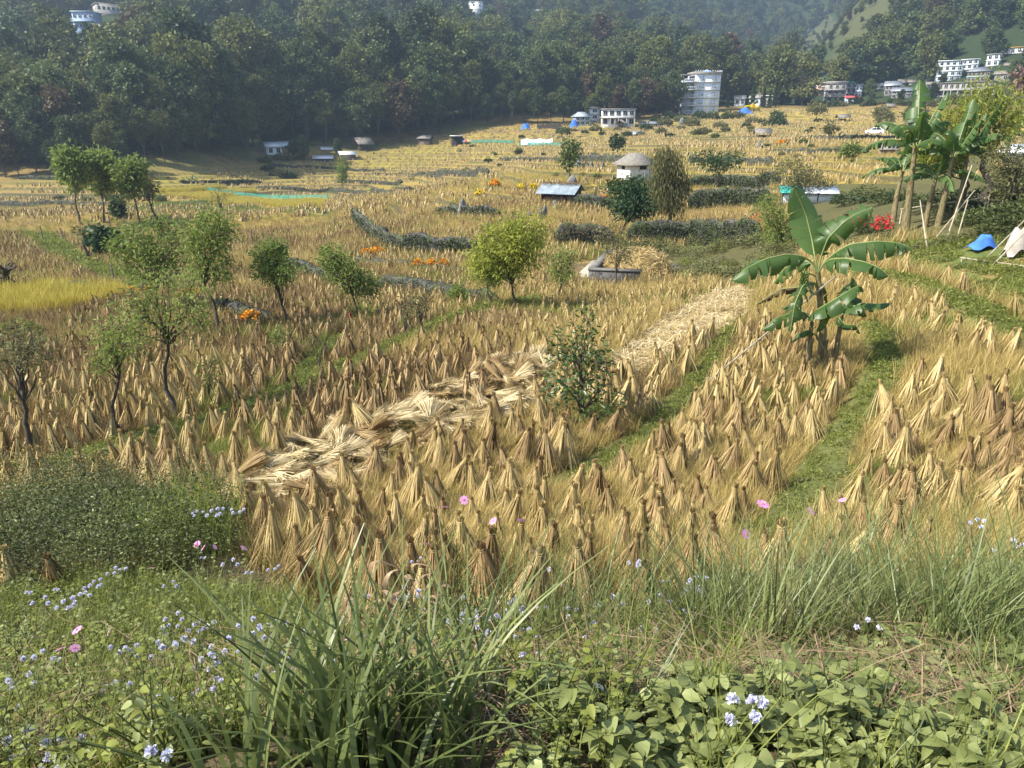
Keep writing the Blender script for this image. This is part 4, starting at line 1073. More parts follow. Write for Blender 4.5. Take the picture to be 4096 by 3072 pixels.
T('field_tree', 28, 456, [(0, 322, 36, 350), (8, 338, 52, 368), (-14, 335, 20, 375)], (22, 372), 'sparse twisted tree at the left edge of the nearer brown field', LEAF_DRY, nlimb=18, ntwig=150, nleaf=1700, L=.09, W=.028, spread=.11, forkf=.6)
T('field_tree', 121, 437, [(96, 318, 132, 345), (100, 335, 140, 362), (92, 350, 120, 372)], (120, 372), 'crooked thin trunked tree between the twisted tree and the slender tree', LEAF_WILLOW, nlimb=14, ntwig=110, nleaf=2000, L=.10, W=.032, spread=.12, forkf=.8)
T('sapling', 211, 408, [(196, 355, 222, 378), (200, 372, 220, 390)], (208, 392), 'small pale leaved sapling on the long bund right of the slender tree', LEAF_WILLOW, nlimb=6, ntwig=40, nleaf=600, L=.07, W=.022, spread=.07, r0=.03)
T('sapling', 258, 394, [(240, 352, 262, 380)], (252, 378), 'almost leafless crooked sapling on the long bund', LEAF_DRY, nlimb=7, ntwig=40, nleaf=60, L=.07, W=.022, spread=.06, r0=.03)
T('sapling', 324, 378, [(305, 330, 322, 352), (318, 338, 332, 355)], (318, 362), 'thin forked sapling leaning over the long bund', LEAF_DRY, nlimb=9, ntwig=50, nleaf=160, L=.07, W=.022, spread=.06, r0=.03)
T('sapling', 283, 372, [(270, 328, 288, 346)], (276, 350), 'leafy sapling in the brown field left of the forked sapling', LEAF_WILLOW, nlimb=6, ntwig=50, nleaf=700, L=.07, W=.025, spread=.07, r0=.025)
# left far trio
T('field_tree', 82, 225, [(55, 149, 84, 172), (62, 160, 90, 188)], (76, 190), 'leftmost of the dark trunked trees along the ditch before the forest', LEAF_WILLOW, nlimb=16, ntwig=170, nleaf=4600, L=.5, W=.2, spread=.35, forkf=.8, tone=-.05)
T('field_tree', 104, 223, [(88, 152, 114, 175), (92, 165, 112, 192)], (103, 192), 'second of the dark trunked trees along the ditch before the forest', LEAF_WILLOW, nlimb=16, ntwig=160, nleaf=4200, L=.5, W=.2, spread=.35, forkf=.8)
T('field_tree', 140, 224, [(116, 160, 145, 182), (118, 172, 138, 195)], (132, 192), 'third dark trunked tree along the ditch, leaning left', LEAF_WILLOW, nlimb=16, ntwig=160, nleaf=3800, L=.5, W=.2, spread=.35, forkf=.8, tone=-.1)
T('field_tree', 159, 221, [(132, 166, 148, 185), (142, 182, 158, 198)], (150, 203), 'fourth dark trunked tree along the ditch, bent and thin', LEAF_DRY, nlimb=12, ntwig=100, nleaf=1300, L=.42, W=.16, spread=.3, forkf=.8, r0=.2)
T('field_tree', 118, 219, [(112, 200, 123, 219)], (118, 212), 'dark leafy bush like tree standing among the ditch trees', LEAF_DEEP, nlimb=6, ntwig=50, nleaf=1200, L=.4, W=.25, spread=.25)
T('field_tree', 104, 258, [(92, 228, 118, 250)], (104, 244), 'low round leaved tree in the field below the ditch trees', LEAF_BLUE, nlimb=8, ntwig=70, nleaf=900, L=.35, W=.25, spread=.25, r0=.12)
T('field_tree', 88, 258, [(76, 224, 96, 240)], (84, 238), 'nearly bare leaning tree left of the low round leaved tree', LEAF_DRY, nlimb=9, ntwig=60, nleaf=200, L=.3, W=.15, spread=.2, r0=.13)
T('field_tree', 2, 292, [(-10, 258, 20, 275)], (4, 272), 'thick stump like bare tree cut by the left edge', LEAF_DRY, nlimb=14, ntwig=60, nleaf=40, r0=.36, L=.2, W=.1)
T('field_tree', 220, 222, [(208, 184, 232, 205)], (220, 208), 'bare twiggy grey tree in front of the green net', LEAF_DRY, nlimb=14, ntwig=90, nleaf=120, L=.3, W=.1, spread=.3, r0=.12)
T('field_tree', 343, 191, [(336, 158, 349, 172), (337, 168, 348, 185)], (343, 180), 'narrow upright tree beside the end of the green net', LEAF_WILLOW, nlimb=10, ntwig=90, nleaf=1900, L=.4, W=.18, spread=.3, r0=.12, tone=-.2)
# middle distance
T('weeping_tree', 620, 236, [(609, 180, 648, 202), (614, 196, 652, 216)], (628, 212), 'dark green feathery tree below the white walled hut', LEAF_BLUE, nlimb=14, ntwig=170, nleaf=5000, L=.42, W=.12, spread=.28, r0=.13)
T('weeping_tree', 667, 231, [(650, 143, 684, 170), (644, 160, 692, 195), (650, 178, 690, 205)], (667, 200), 'tall weeping brown green tree in front of the white walled hut', LEAF_DRY, nlimb=22, ntwig=330, nleaf=9000, L=.4, W=.07, spread=.28, droop=.14, r0=.22)
T('field_tree', 713, 194, [(692, 150, 716, 163), (712, 152, 746, 166), (700, 158, 735, 170)], (719, 178), 'pale forked tree with a thin feathery top above the dark hedge', LEAF_BLUE, bark=BARKP, nlimb=9, ntwig=110, nleaf=1500, L=.45, W=.14, spread=.3, r0=.12)
T('field_tree', 571, 184, [(562, 140, 580, 156), (560, 152, 578, 166)], (570, 168), 'small tree growing beside the great rock behind the tin shed', LEAF_DEEP, nlimb=10, ntwig=90, nleaf=1100, L=.45, W=.22, spread=.3, r0=.12)
T('field_tree', 617, 152, [(610, 136, 624, 147)], (617, 146), 'small round tree on the golden terrace behind the white walled hut', LEAF_DEEP, nlimb=8, ntwig=60, nleaf=800, L=.6, W=.35, spread=.35, r0=.14)
T('field_tree', 878, 129, [(872, 106, 890, 118), (876, 112, 896, 124)], (878, 124), 'grey green tree just right of the white car', LEAF_DRY, nlimb=12, ntwig=120, nleaf=2200, L=.6, W=.3, spread=.4, r0=.2)
T('field_tree', 910, 134, [(903, 108, 918, 120), (906, 116, 918, 126)], (911, 127), 'grey green tree farther right of the white car', LEAF_DRY, nlimb=12, ntwig=110, nleaf=1900, L=.6, W=.3, spread=.4, r0=.2, tone=-.1)
T('field_tree', 922, 132, [(914, 108, 930, 120), (920, 116, 932, 127)], (922, 126), 'grey green tree touching the yellow green crown at the right', LEAF_DRY, nlimb=12, ntwig=110, nleaf=1900, L=.6, W=.3, spread=.4, r0=.2)
T('field_tree', 774, 126, [(769, 112, 784, 121), (772, 118, 786, 125)], (774, 123), 'dark bushy tree on the high terraces left of the road', LEAF_DEEP, nlimb=8, ntwig=80, nleaf=1300, L=.8, W=.45, spread=.4, r0=.2)
T('field_tree', 817, 122, [(808, 103, 828, 112)], (817, 113), 'slim pale tree below the grey town houses', LEAF_DRY, nlimb=8, ntwig=80, nleaf=1000, L=.8, W=.4, spread=.45, r0=.16)
T('field_tree', 829, 139, [(823, 124, 838, 132)], (830, 132), 'thin slanting tree on the terraces left of the white car', LEAF_DRY, nlimb=8, ntwig=60, nleaf=500, L=.5, W=.25, spread=.35, r0=.12)
T('field_tree', 851, 158, [(843, 146, 858, 154)], (850, 154), 'little round topped tree on the golden field below the car', LEAF_WILLOW, nlimb=8, ntwig=60, nleaf=900, L=.4, W=.25, spread=.3, r0=.1, tone=-.15)
# the yellow green tree at the right and its neighbours
T('willow_tree', 982, 205, [(934, 100, 972, 140), (962, 82, 1004, 120), (990, 88, 1030, 130), (930, 122, 968, 150), (975, 112, 1018, 150)], (984, 158), 'large yellow green willow with dark crooked branches at the right edge', LEAF_YELLOW, nlimb=34, ntwig=420, nleaf=7500, L=.24, W=.05, spread=.22, forkf=.85, updir=.1, r0=.26)
T('willow_tree', 962, 205, [(914, 142, 948, 164), (936, 148, 966, 168)], (968, 172), 'low spreading yellow green willow branch tree over the banana plants', LEAF_YELLOW, nlimb=14, ntwig=160, nleaf=4200, L=.22, W=.05, spread=.2, r0=.12, updir=.05)
T('field_tree', 1010, 215, [(985, 140, 1026, 175), (995, 165, 1040, 205), (1000, 190, 1040, 225)], (1012, 190), 'tangled green tree at the right edge under the willow', LEAF_DRY, nlimb=22, ntwig=200, nleaf=5200, L=.17, W=.06, spread=.22, tone=-.1, r0=.14)
T('field_tree', 800, 205, [(770, 158, 815, 190), (785, 168, 830, 200), (800, 180, 840, 205)], (803, 195), 'dark green shrubby tree behind the upright banana leaf', LEAF_DRY, nlimb=18, ntwig=200, nleaf=5200, L=.22, W=.08, spread=.25, tone=-.15, r0=.12)
T('field_tree', 785, 250, [(752, 195, 785, 225), (758, 215, 800, 245)], (782, 235), 'pale green bush tree left of the upright banana leaf', LEAF_WILLOW, nlimb=18, ntwig=200, nleaf=5000, L=.16, W=.05, spread=.2, r0=.09)
T('blossom_tree', 1040, 150, [(1012, 66, 1040, 95)], (1036, 110), 'pink blossoming tree at the right edge before the houses', LEAF_PINK, nlimb=10, ntwig=80, nleaf=900, L=.35, W=.2, spread=.25, r0=.15, Y=70)
# the dark leaved shrub in the middle of the field
def citrus():
    b = at(580, 424); root = empty('citrus_shrub', b, label='dark leaved citrus shrub standing alone in the middle of the sheaves', cat='shrub')
    s = pxm(b); H = 122 * s
    wd, _ = tree_parts(H, [(0, 0, -.1), (0.02, 0, H * .3), (-.02, 0, H * .6)], .045, [(0, 0, H * .3, 44 * s, 40 * s, H * .22), (-.12, 0, H * .62, 30 * s, 28 * s, H * .24), (.02, 0, H * .9, 14 * s, 14 * s, H * .12)], 26, 40, 20, twigr=.004, fork=.15)
    mb = MB()
    def lv(n, c, r, L):
        p = np.array(c) + inball(n) * np.array(r); d = unit((p - np.array([0, 0, c[2] - .3])) * [1, 1, .5] + rng.normal(0, .25, (n, 3)))
        ovate(mb, p, d, np.array([0, 0, 1.]) + rng.normal(0, .45, (n, 3)), L * rng.uniform(.6, 1.2, n), L * .42 * rng.uniform(.7, 1.2, n), np.clip(rng.normal(.5, .2, n), 0, 1), 0, .15, .3)
    lv(420, (0, 0, H * .2), (44 * s, 40 * s, H * .18), .13); lv(420, (-.05, 0, H * .45), (34 * s, 30 * s, H * .2), .13); lv(260, (-.1, 0, H * .66), (30 * s, 26 * s, H * .17), .12); lv(90, (.02, 0, H * .87), (14 * s, 14 * s, H * .12), .11)
    wd.obj('trunk', BARK, root); mb.obj('crown', CITRUS, root)
CITRUS = leafmat('citrus_leaf', (0.02, 0.045, 0.012), (0.055, 0.10, 0.02), (0.16, 0.21, 0.045), 0.3, .35, .5, objvar=0)
citrus()
# ------------------------------------------------------------------ banana plants
BLEAF = leafmat('banana_leaf', (0.035, 0.07, 0.018), (0.065, 0.125, 0.032), (0.11, 0.185, 0.05), 0.4, .4, .4, objvar=.25, tcol=(.22, .34, .05))
BLEAFD = leafmat('dry_banana_leaf', (0.10, 0.07, 0.03), (0.20, 0.15, 0.07), (0.32, 0.25, 0.13), 0.3, .6, .2, objvar=.2)
BRIB = leafmat('banana_midrib', (0.13, 0.17, 0.06), (0.24, 0.28, 0.10), (0.34, 0.37, 0.16), 0.1, .4, .4, objvar=0)
BSTEM = surfmat('banana_stem', [(0.045, 0.03, 0.018), (0.14, 0.10, 0.05), (0.22, 0.19, 0.09), (0.10, 0.13, 0.04)], 5, .6, .3, stretch=(4, 4, 1), tintvar=.3)
BFRUIT = leafmat('green_banana', (0.05, 0.09, 0.02), (0.09, 0.15, 0.03), (0.14, 0.20, 0.05), 0, .4, .4)
def banana_leaf(P, Wm, droopL, droopR, tatter=.35, petiole=.16, upv=(0, 0, 1), tone=.5, brown=0):
    """P: points along the midrib from the crown to the tip; blades hang by the droop angles"""
    P = resample(np.array(P, float), .03); n = max(26, len(P)); t0 = np.linspace(0, 1, len(P)); t = np.linspace(0, 1, 60)
    C = np.stack([np.interp(t, t0, P[:, k]) for k in range(3)], 1)
    for _ in range(6): C[1:-1] = (C[:-2] + 2 * C[1:-1] + C[2:]) / 4
    Tn = unit(np.gradient(C, axis=0)); up = np.array(upv, float)
    S = unit(np.cross(Tn, up)); U = np.cross(S, Tn)
    mb = MB()
    L = np.linalg.norm(np.diff(C, axis=0), axis=1).sum()
    mb.tubes(C[None], (0.020 * (1 - .85 * t) * (L / 1.5) ** .5)[None], 6, .55, 1)
    for sg, dr in ((1, droopL), (-1, droopR)):
        i = int(petiole * 59)
        while i < 59:
            seg = rng.integers(2, 7) if rng.uniform() < tatter else rng.integers(6, 16)
            j = min(59, i + seg); m = j - i + 1
            d = dr + rng.normal(0, .12 + .25 * tatter)
            tt = t[i:j + 1]; q = (tt - petiole) / (1 - petiole)
            w = Wm * np.clip(np.sin(PI * np.clip(q, 0, 1) ** .75), 0, 1) ** .55 * rng.uniform(.9, 1.03)
            fold = np.linspace(0, 1, 5)
            V = []
            for f in fold:
                a = d * (.35 + .65 * f)
                off = S[i:j + 1] * sg * math.cos(a) - (U[i:j + 1] * .55 + np.array([0, 0, .45])) * math.sin(a)
                sweep = Tn[i:j + 1] * .22
                nar = (np.arange(m) - (m - 1) / 2)[:, None] / max(1, m) * -(m * L / 60 * .42 * f * tatter)
                V.append(C[i:j + 1] + (off + sweep) * (w * f)[:, None] + Tn[i:j + 1] * nar + U[i:j + 1] * (.012 * np.sin(fold * PI)[int(f * 4)]))
            V = np.stack(V, 1).reshape(-1, 3)
            Q = [(a * 5 + b, a * 5 + b + 1, a * 5 + b + 6, a * 5 + b + 5) for a in range(m - 1) for b in range(4)]
            tn = np.clip(tone + rng.normal(0, .10), 0, 1)
            tq = np.clip(np.full(len(Q), tn) + np.tile([.05, .02, 0, -.05], m - 1) , 0, 1)
            mb.add(V, Q, tq, 0)
            i = j
    return mb
def big_banana():
    root_p = at(816, 374); Y = root_p.y; root = empty('banana_plant', root_p, label='large banana plant with long torn leaves standing on the green field bund', cat='banana plant')
    O = np.array(root_p)
    def w(u, v, dy=0.0): return np.array(pos(u, v, Y + dy)) - O
    crown = w(818, 273)
    def stem(foot, pts, r, name='stem'):
        m = MB(); P = np.array([foot] + pts); P = resample(P, .12); k = len(P)
        m.tubes(P[None], (r * (1.12 - .55 * np.linspace(0, 1, k)))[None], 10, .5); m.obj(name, BSTEM, root, smooth=True)
    stem(w(821, 374) - [0, 0, .1], [w(823, 330), w(820, 300), crown], .095)
    stem(w(807, 378, -.25) - [0, 0, .1], [w(808, 350, -.25), w(812, 322, -.2)], .075)
    stem(w(833, 371, .1) - [0, 0, .1], [w(837, 345, .1), w(842, 315, .1)], .07)
    stem(w(827, 380, -.2) - [0, 0, .1], [w(825, 352, -.2), w(816, 335, -.2)], .045)
    S_ = [  # path, half width, droop right, droop left, tatter, tone
        ([crown, w(815, 258), w(812, 240, .2), w(806, 215, .35), (w(794, 187, .3))], .42, .30, .20, .15, .6),
        ([crown, w(821, 256), w(828, 238, -.1), w(846, 220, -.2), w(858, 213, -.25), w(873, 207, -.3)], .40, 1.0, .5, .6, .35),
        ([crown, w(824, 262), w(836, 252, -.2), w(850, 244, -.4), w(878, 241, -.6), w(900, 243, -.7), w(912, 249, -.8)], .42, 1.15, 1.15, .9, .35),
        ([crown, w(825, 263), w(831, 259, -.3), w(845, 258, -.6), w(866, 262, -.9), w(880, 268, -1.1), w(890, 277, -1.2)], .36, 1.1, 1.1, .85, .4),
        ([crown, w(812, 262), w(802, 256, -.1), w(786, 254, -.2), w(765, 259, -.3), w(745, 269, -.4), w(730, 282, -.4)], .40, 1.05, 1.1, .8, .45),
        ([crown, w(810, 262, .3), w(797, 260, .6), w(784, 269, .8), w(774, 283, .9)], .32, 1.1, 1.1, .7, .4),
        ([w(819, 292), w(814, 282), w(803, 285, -.4), w(795, 303, -.7), w(790, 333, -.8)], .30, 1.0, 1.0, .9, .3),
        ([w(819, 296), w(801, 287, .2), w(780, 289, .3), w(757, 304, .3)], .15, 1.35, 1.35, .8, .2),
        ([w(818, 290), w(823, 283, .5), w(827, 297, .7), w(828, 312, .7)], .12, 1.3, 1.3, .8, .25)]
    for k, (P, W, a, b, ta, tn) in enumerate(S_):
        m = banana_leaf(P, W, a, b, ta, .2 if k < 6 else .14, upv=(.15, -1, .25) if k == 0 else ((.1, -.6, .8) if k == 1 else (0, -.25, 1)), tone=tn); o = m.obj('leaf', [BLEAFD if k == 7 else BLEAF, BRIB], root)
        if k == 0: o['label'] = 'upright broad leaf with one torn edge'
        if k == 7: o['label'] = 'withered drooping brown leaf'
    c2 = w(842, 315, .1); c1 = w(812, 322, -.2)
    S2 = [([w(812, 322, -.2), w(818, 309, -.5), w(832, 301, -.7), w(848, 291, -.8), w(859, 285, -.8)], .40, 1.0, .6, .35, .35),
          ([c2, w(847, 303), w(850, 287, .1), w(852, 277, .1)], .34, .8, .8, .3, .4),
          ([c2, w(849, 308, -.2), w(862, 303, -.3), w(876, 304, -.4), w(890, 303, -.4)], .28, .5, .8, .2, .55),
          ([c2, w(846, 303, .2), w(855, 296, .5), w(862, 305, .7), w(866, 317, .8)], .32, 1.0, 1.0, .3, .35),
          ([c1, w(805, 312, -.2), w(793, 312, -.3), w(776, 318, -.4), w(762, 330, -.4)], .30, 1.0, 1.0, .7, .4),
          ([c1, w(806, 313, .2), w(795, 306, .4), w(781, 308, .5)], .14, .9, .9, .3, .45),
          ([c2, w(839, 318, -.2), w(845, 325, -.3), w(856, 325, -.3), w(860, 334, -.3)], .14, .9, .9, .2, .35),
          ([w(816, 335, -.2), w(822, 323, -.4), w(826, 313, -.5), w(822, 302, -.5)], .13, .6, .6, .1, .5),
          ([w(816, 335, -.2), w(808, 330, -.4), w(798, 334, -.5), w(792, 342, -.5)], .14, .9, 1.0, .1, .25)]
    for P, W, a, b, ta, tn in S2: banana_leaf(P, W, a, b, ta, .12, tone=tn).obj('leaf', [BLEAF, BRIB], root)
    f = MB(); c = w(804, 280, -.25)
    for tier in range(5):
        for j in range(9):
            a = j * 2 * PI / 9 + tier; p = c + [0, 0, .1 - tier * .07]; d = np.array([math.cos(a), math.sin(a), .5]) * .10
            f.tubes(np.array([[p, p + d * .6, p + d + [0, 0, .05]]]), np.array([[.012, .017, .006]]), 6, rng.uniform(.3, .7))
    f.tubes(np.array([[w(815, 276), w(806, 272, -.2), c, c - [0, 0, .3]]]), .016, 6, .5); f.obj('fruit_bunch', BFRUIT, root)
    dr = MB()
    for _ in range(26):
        a = rng.uniform(0, 2 * PI); b = np.array([math.cos(a), math.sin(a), 0]) * rng.uniform(.1, .45) + w(rng.choice([808, 821, 833]), 376); s = np.linspace(0, 1, 5)[:, None]; d = np.array([math.cos(a), math.sin(a), 0])
        Pp = b + d * s * .45 + np.array([0, 0, 1]) * (.35 * np.sin(s * 2.6) * rng.uniform(.2, 1.2)); dr.ribbons(Pp[None], .09 * np.sin(PI * (.1 + .85 * s[:, 0]))[None], unit([[-d[1], d[0], rng.normal(0, .4)]]), rng.uniform(.2, .8, 1))
    dr.obj('dry_leaves', BLEAFD, root)
    pm = MB(); pm.bar(w(706, 383), w(836, 276, -.1), .022, 8); o = pm.obj('bamboo_prop', BAMBOO); o.location = root_p; tag(o, 'grey bamboo pole leaning against the large banana plant', 'pole')
BAMBOO = surfmat('bamboo', [(0.22, 0.18, 0.12), (0.36, 0.31, 0.22), (0.46, 0.41, 0.30)], 6, .6, .2, stretch=(3, 3, 1))
big_banana()
def banana_proto(H, nl, spread):
    root = empty('banana_plant', (0, 0, 0))
    m = MB(); P = resample(np.array([(0, 0, -.2), (.05, 0, H * .5), (0, .04, H)]), .2); m.tubes(P[None], (.13 * (1.1 - .6 * np.linspace(0, 1, len(P))))[None], 10); m.obj('stem', BSTEM, root, smooth=True)
    for k in range(nl):
        a = k * 2.4 + rng.normal(0, .25); L = H * spread * rng.uniform(.8, 1.15); e = rng.uniform(.25, 1.1) if k < nl - 2 else 1.25
        s = np.linspace(0, 1, 9); rr = L * (s * math.cos(e) + .1 * s); zz = L * (s * math.sin(e) + .35 * s - (.85 - .45 * (e > 1.1)) * s * s * (1.2 - .3 * e))
        P = np.stack([np.cos(a) * rr, np.sin(a) * rr, H + zz - .1], 1)
        banana_leaf(P, L * .19, rng.uniform(.5, 1.1), rng.uniform(.5, 1.1), .7, .16, tone=rng.uniform(.3, .6)).obj('leaf', [BLEAF, BRIB], root)
    return root
def bananas():
    pr = [banana_proto(2.6, 9, .75), banana_proto(2.2, 8, .85)]
    S = [(905, 232, 1.0, 'tallest one of the grove behind the large one, under the willow'), (893, 222, .8, 'at the left end of the grove behind the large one'), (938, 226, .8, 'in the right half of the grove below the yellow willow'), (925, 228, .7, 'in the middle of the grove between two taller ones'), (955, 220, .75, 'at the right end of the grove beside the willow trunk'), (1003, 172, .9, 'half hidden behind the willow at the right edge'), (905, 215, .62, 'small one at the back of the grove')]
    for i, (u, v, s, w) in enumerate(S):
        o = pr[i % 2] if i < 2 else copy_tree(pr[i % 2])
        o.location = at(u, v); o.scale = (s * 1.4,) * 3; o.rotation_euler = (rng.normal(0, .05), rng.normal(0, .05), rng.uniform(0, 6))
        tag(o, 'banana plant ' + w, 'banana plant', 'banana grove')
    o = copy_tree(pr[1]); o.location = at(192, 188); o.scale = (.75,) * 3; tag(o, 'small pale banana plant on the far left terrace above the yellow rice', 'banana plant')
    if 'group' in o: del o['group']
bananas()
# ------------------------------------------------------------------ buildings
def plaster(name, c, k=.18):
    return surfmat(name, [tuple(q * (1 - k) for q in c), c, tuple(min(.9, q * (1 + k * .4)) for q in c)], .9, .85, .05, spec=.2)
WHITE = plaster('white_plaster', (.70, .72, .72)); BLUEW = plaster('bluish_white_plaster', (.56, .63, .70)); GREY = plaster('bare_concrete', (.30, .29, .275), .3)
GREYD = plaster('dark_concrete', (.17, .165, .16), .3); CREAM = plaster('cream_plaster', (.58, .54, .40)); TURQ = plaster('turquoise_plaster', (.38, .56, .54)); LAV = plaster('lavender_plaster', (.42, .38, .42)); PINKW = plaster('pink_plaster', (.55, .36, .33)); BLUEP = plaster('blue_plaster', (.26, .36, .55)); GREYB = plaster('blue_grey_plaster', (.33, .38, .42))
GLASS, _nt, _b = nodes('window_glass'); _b.inputs['Base Color'].default_value = (.025, .035, .045, 1); _b.inputs['Roughness'].default_value = .15
DARKIN = plaster('dark_interior', (.022, .02, .018)); CURT = plaster('pale_blue_curtain', (.40, .50, .66))
TIN = surfmat('grey_tin', [(.22, .23, .24), (.36, .38, .40), (.48, .50, .52)], 2.2, .45, .05, metal=.5, stretch=(1, 1, 1))
TINW = surfmat('white_tin', [(.55, .57, .58), (.72, .74, .75), (.8, .82, .83)], 2, .4, 0, metal=.1)
RUST = surfmat('weathered_roof', [(.10, .085, .07), (.20, .18, .155), (.28, .26, .23)], 2.5, .8, .1)
REDR = plaster('red_roof', (.62, .09, .10)); TEAL = plaster('teal_sheet', (.05, .42, .36)); BLUET = plaster('blue_tarpaulin', (.06, .18, .56), .3); ORANGE = plaster('yellow_roof', (.62, .36, .05))
WOODM = surfmat('weathered_wood', [(.035, .026, .02), (.08, .062, .048), (.13, .105, .085)], 8, .9, .3, stretch=(4, 4, .6))
def fr(b, yaw):
    """frame at b whose front looks back along the line to the camera, turned by yaw"""
    return math.atan2(-b.x, b.y) + yaw if False else -math.atan2(b.x, b.y) + yaw
def win_mesh(w, h, fm, gm):
    m = MB(); t = .07
    m.box(-w / 2, w / 2, -.02, .02, -h / 2, h / 2, 1)
    for a in ((-w / 2 - t, -w / 2, -h / 2 - t, h / 2 + t), (w / 2, w / 2 + t, -h / 2 - t, h / 2 + t), (-w / 2, w / 2, -h / 2 - t, -h / 2), (-w / 2, w / 2, h / 2, h / 2 + t), (-.025, .025, -h / 2, h / 2)):
        m.box(a[0], a[1], -.07, .015, a[2], a[3], 0)
    return m.mesh('window', [fm, gm])
def building(name, label, u0, u1, vt, vb, fl, wall, cat='house', frac=.72, depth=.8, yaw=.3, nf=3, ns=2, roof='parapet', rmat=None, balc=(), band=None, gm=None, win=(1.1, 1.3), group=None, dr=0, clear=None, side_wall=None, pill=0, dig=4.0):
    b = at((u0 + u1) / 2, vb); s = pxm(b)
    if dr: b = b + Vector((b.x, b.y, b.z)).normalized() * dr
    w = (u1 - u0) * s * frac; d = w * depth; H = (vb - vt) * s
    root = empty(name, b, fr(b, yaw), label, cat, group)
    rmat = rmat or GREY; band = band or GREY; gm = gm or GLASS
    hr = {'parapet': .9, 'flat': .25, 'gable': min(1.6, H * .3), 'shed': .8, 'hip': min(1.5, H * .3)}[roof]
    hw = H - hr; fh = hw / fl
    m = MB(); m.box(-w / 2, w / 2, 0, d, -dig, hw, 0); m.obj('wall', wall, root)
    for k in range(1, fl + (roof in ('gable', 'shed', 'hip'))):
        if k == fl: continue
        q = MB(); q.box(-w / 2 - .25, w / 2 + .25, -.25, d + .25, k * fh - .13, k * fh + .13); q.obj('floor_slab', band, root)
    wm = win_mesh(min(win[0], w / nf * .62) if nf else 1, min(win[1], fh * .58), wall if False else WHITE, gm)
    for k in range(fl):
        z = (k + .55) * fh
        for j in range(nf):
            o = bpy.data.objects.new('window', wm); COL.objects.link(o); o.parent = root; o.location = ((j + .5) * w / nf - w / 2, -.022, z)
        for j in range(ns):
            for sx in ((1,) if yaw < 0 else (-1,)) if False else (1, -1):
                if (sx == 1 and yaw > .9) or (sx == -1 and yaw < -.9): continue
                o = bpy.data.objects.new('window', wm); COL.objects.link(o); o.parent = root; o.location = (sx * (w / 2 + .022), (j + .5) * d / ns, z); o.rotation_euler = (0, 0, sx * PI / 2); o.scale = (.8, 1, 1)
    for k in balc:
        q = MB(); z = k * fh; q.box(-w / 2, w / 2, -1.35, -.26, z - .14, z + .06)
        for j in range(int(w / .45) + 1): q.box(-w / 2 + j * .45 - .03, -w / 2 + j * .45 + .03, -1.33, -1.27, z + .06, z + .95)
        q.box(-w / 2, w / 2, -1.36, -1.24, z + .95, z + 1.05); q.obj('balcony', band, root)
        if k > 0 and pill:
            p = MB()
            for j in range(pill): x = -w / 2 + .15 + j * (w - .3) / (pill - 1); p.box(x - .14, x + .14, -1.3, -1.02, (k - 1) * fh + (.06 if k > 1 else -dig), z - .141)
            p.obj('pillars', band, root)
    r = MB()
    if roof == 'parapet':
        r.box(-w / 2 - .3, w / 2 + .3, -.3, d + .3, hw, hw + .18)
        for x0, x1, y0, y1 in ((-w / 2 - .3, w / 2 + .3, -.3, -.18), (-w / 2 - .3, w / 2 + .3, d + .18, d + .3), (-w / 2 - .3, -w / 2 - .18, -.18, d + .18), (w / 2 + .18, w / 2 + .3, -.18, d + .18)): r.box(x0, x1, y0, y1, hw + .18, hw + hr)
    elif roof == 'flat': r.box(-w / 2 - .45, w / 2 + .45, -.45, d + .45, hw, hw + hr)
    else:
        e = .5; t = .12
        if roof == 'shed': A = [(-w / 2 - e, -e, 0), (w / 2 + e, -e, 0), (w / 2 + e, d + e, hr), (-w / 2 - e, d + e, hr)]; F_ = [A]
        elif roof == 'gable':
            A = (-w / 2 - e, -e, -.15); B = (w / 2 + e, -e, -.15); Cc = (w / 2 + e, d / 2, hr); D = (-w / 2 - e, d / 2, hr); E = (w / 2 + e, d + e, -.15); G = (-w / 2 - e, d + e, -.15); F_ = [[A, B, Cc, D], [D, Cc, E, G]]
            m2 = MB()
            for sx in (-1, 1): m2.add([(sx * w / 2, 0, hw), (sx * w / 2, d, hw), (sx * w / 2, d / 2, hw + hr - .12)], [(0, 1, 2)])
            m2.obj('gable_wall', wall, root)
        else:
            q = min(w, d) * .32; A = (-w / 2 - e, -e, -.15); B = (w / 2 + e, -e, -.15); E = (w / 2 + e, d + e, -.15); G = (-w / 2 - e, d + e, -.15); Cc = (w / 2 - q, d / 2, hr); D = (-w / 2 + q, d / 2, hr); F_ = [[A, B, Cc, D], [D, Cc, E, G], [A, D, G, G], [B, E, Cc, Cc]]
        for f in F_:
            V = np.array(f) + [0, 0, hw]; V2 = V + [0, 0, t]
            r.add(np.concatenate([V, V2]), [(0, 1, 2, 3), (4, 5, 6, 7), (0, 1, 5, 4), (1, 2, 6, 5), (2, 3, 7, 6), (3, 0, 4, 7)])
    r.obj('roof', rmat, root)
    CLEAR.append((b.x, b.y, clear if clear else max(w, d) * .6 + 2))
    if clear is None:
        for k in range(1, 8): q = b * (1 - .018 * k); CLEAR.append((q.x, q.y, w * .42 + 3))
    elif clear > 0:
        for k in range(1, 9): q = b * (1 - .018 * k); CLEAR.append((q.x, q.y, w * .5 + 3))
    return root, b, s, w, d, H, fh
BD = building
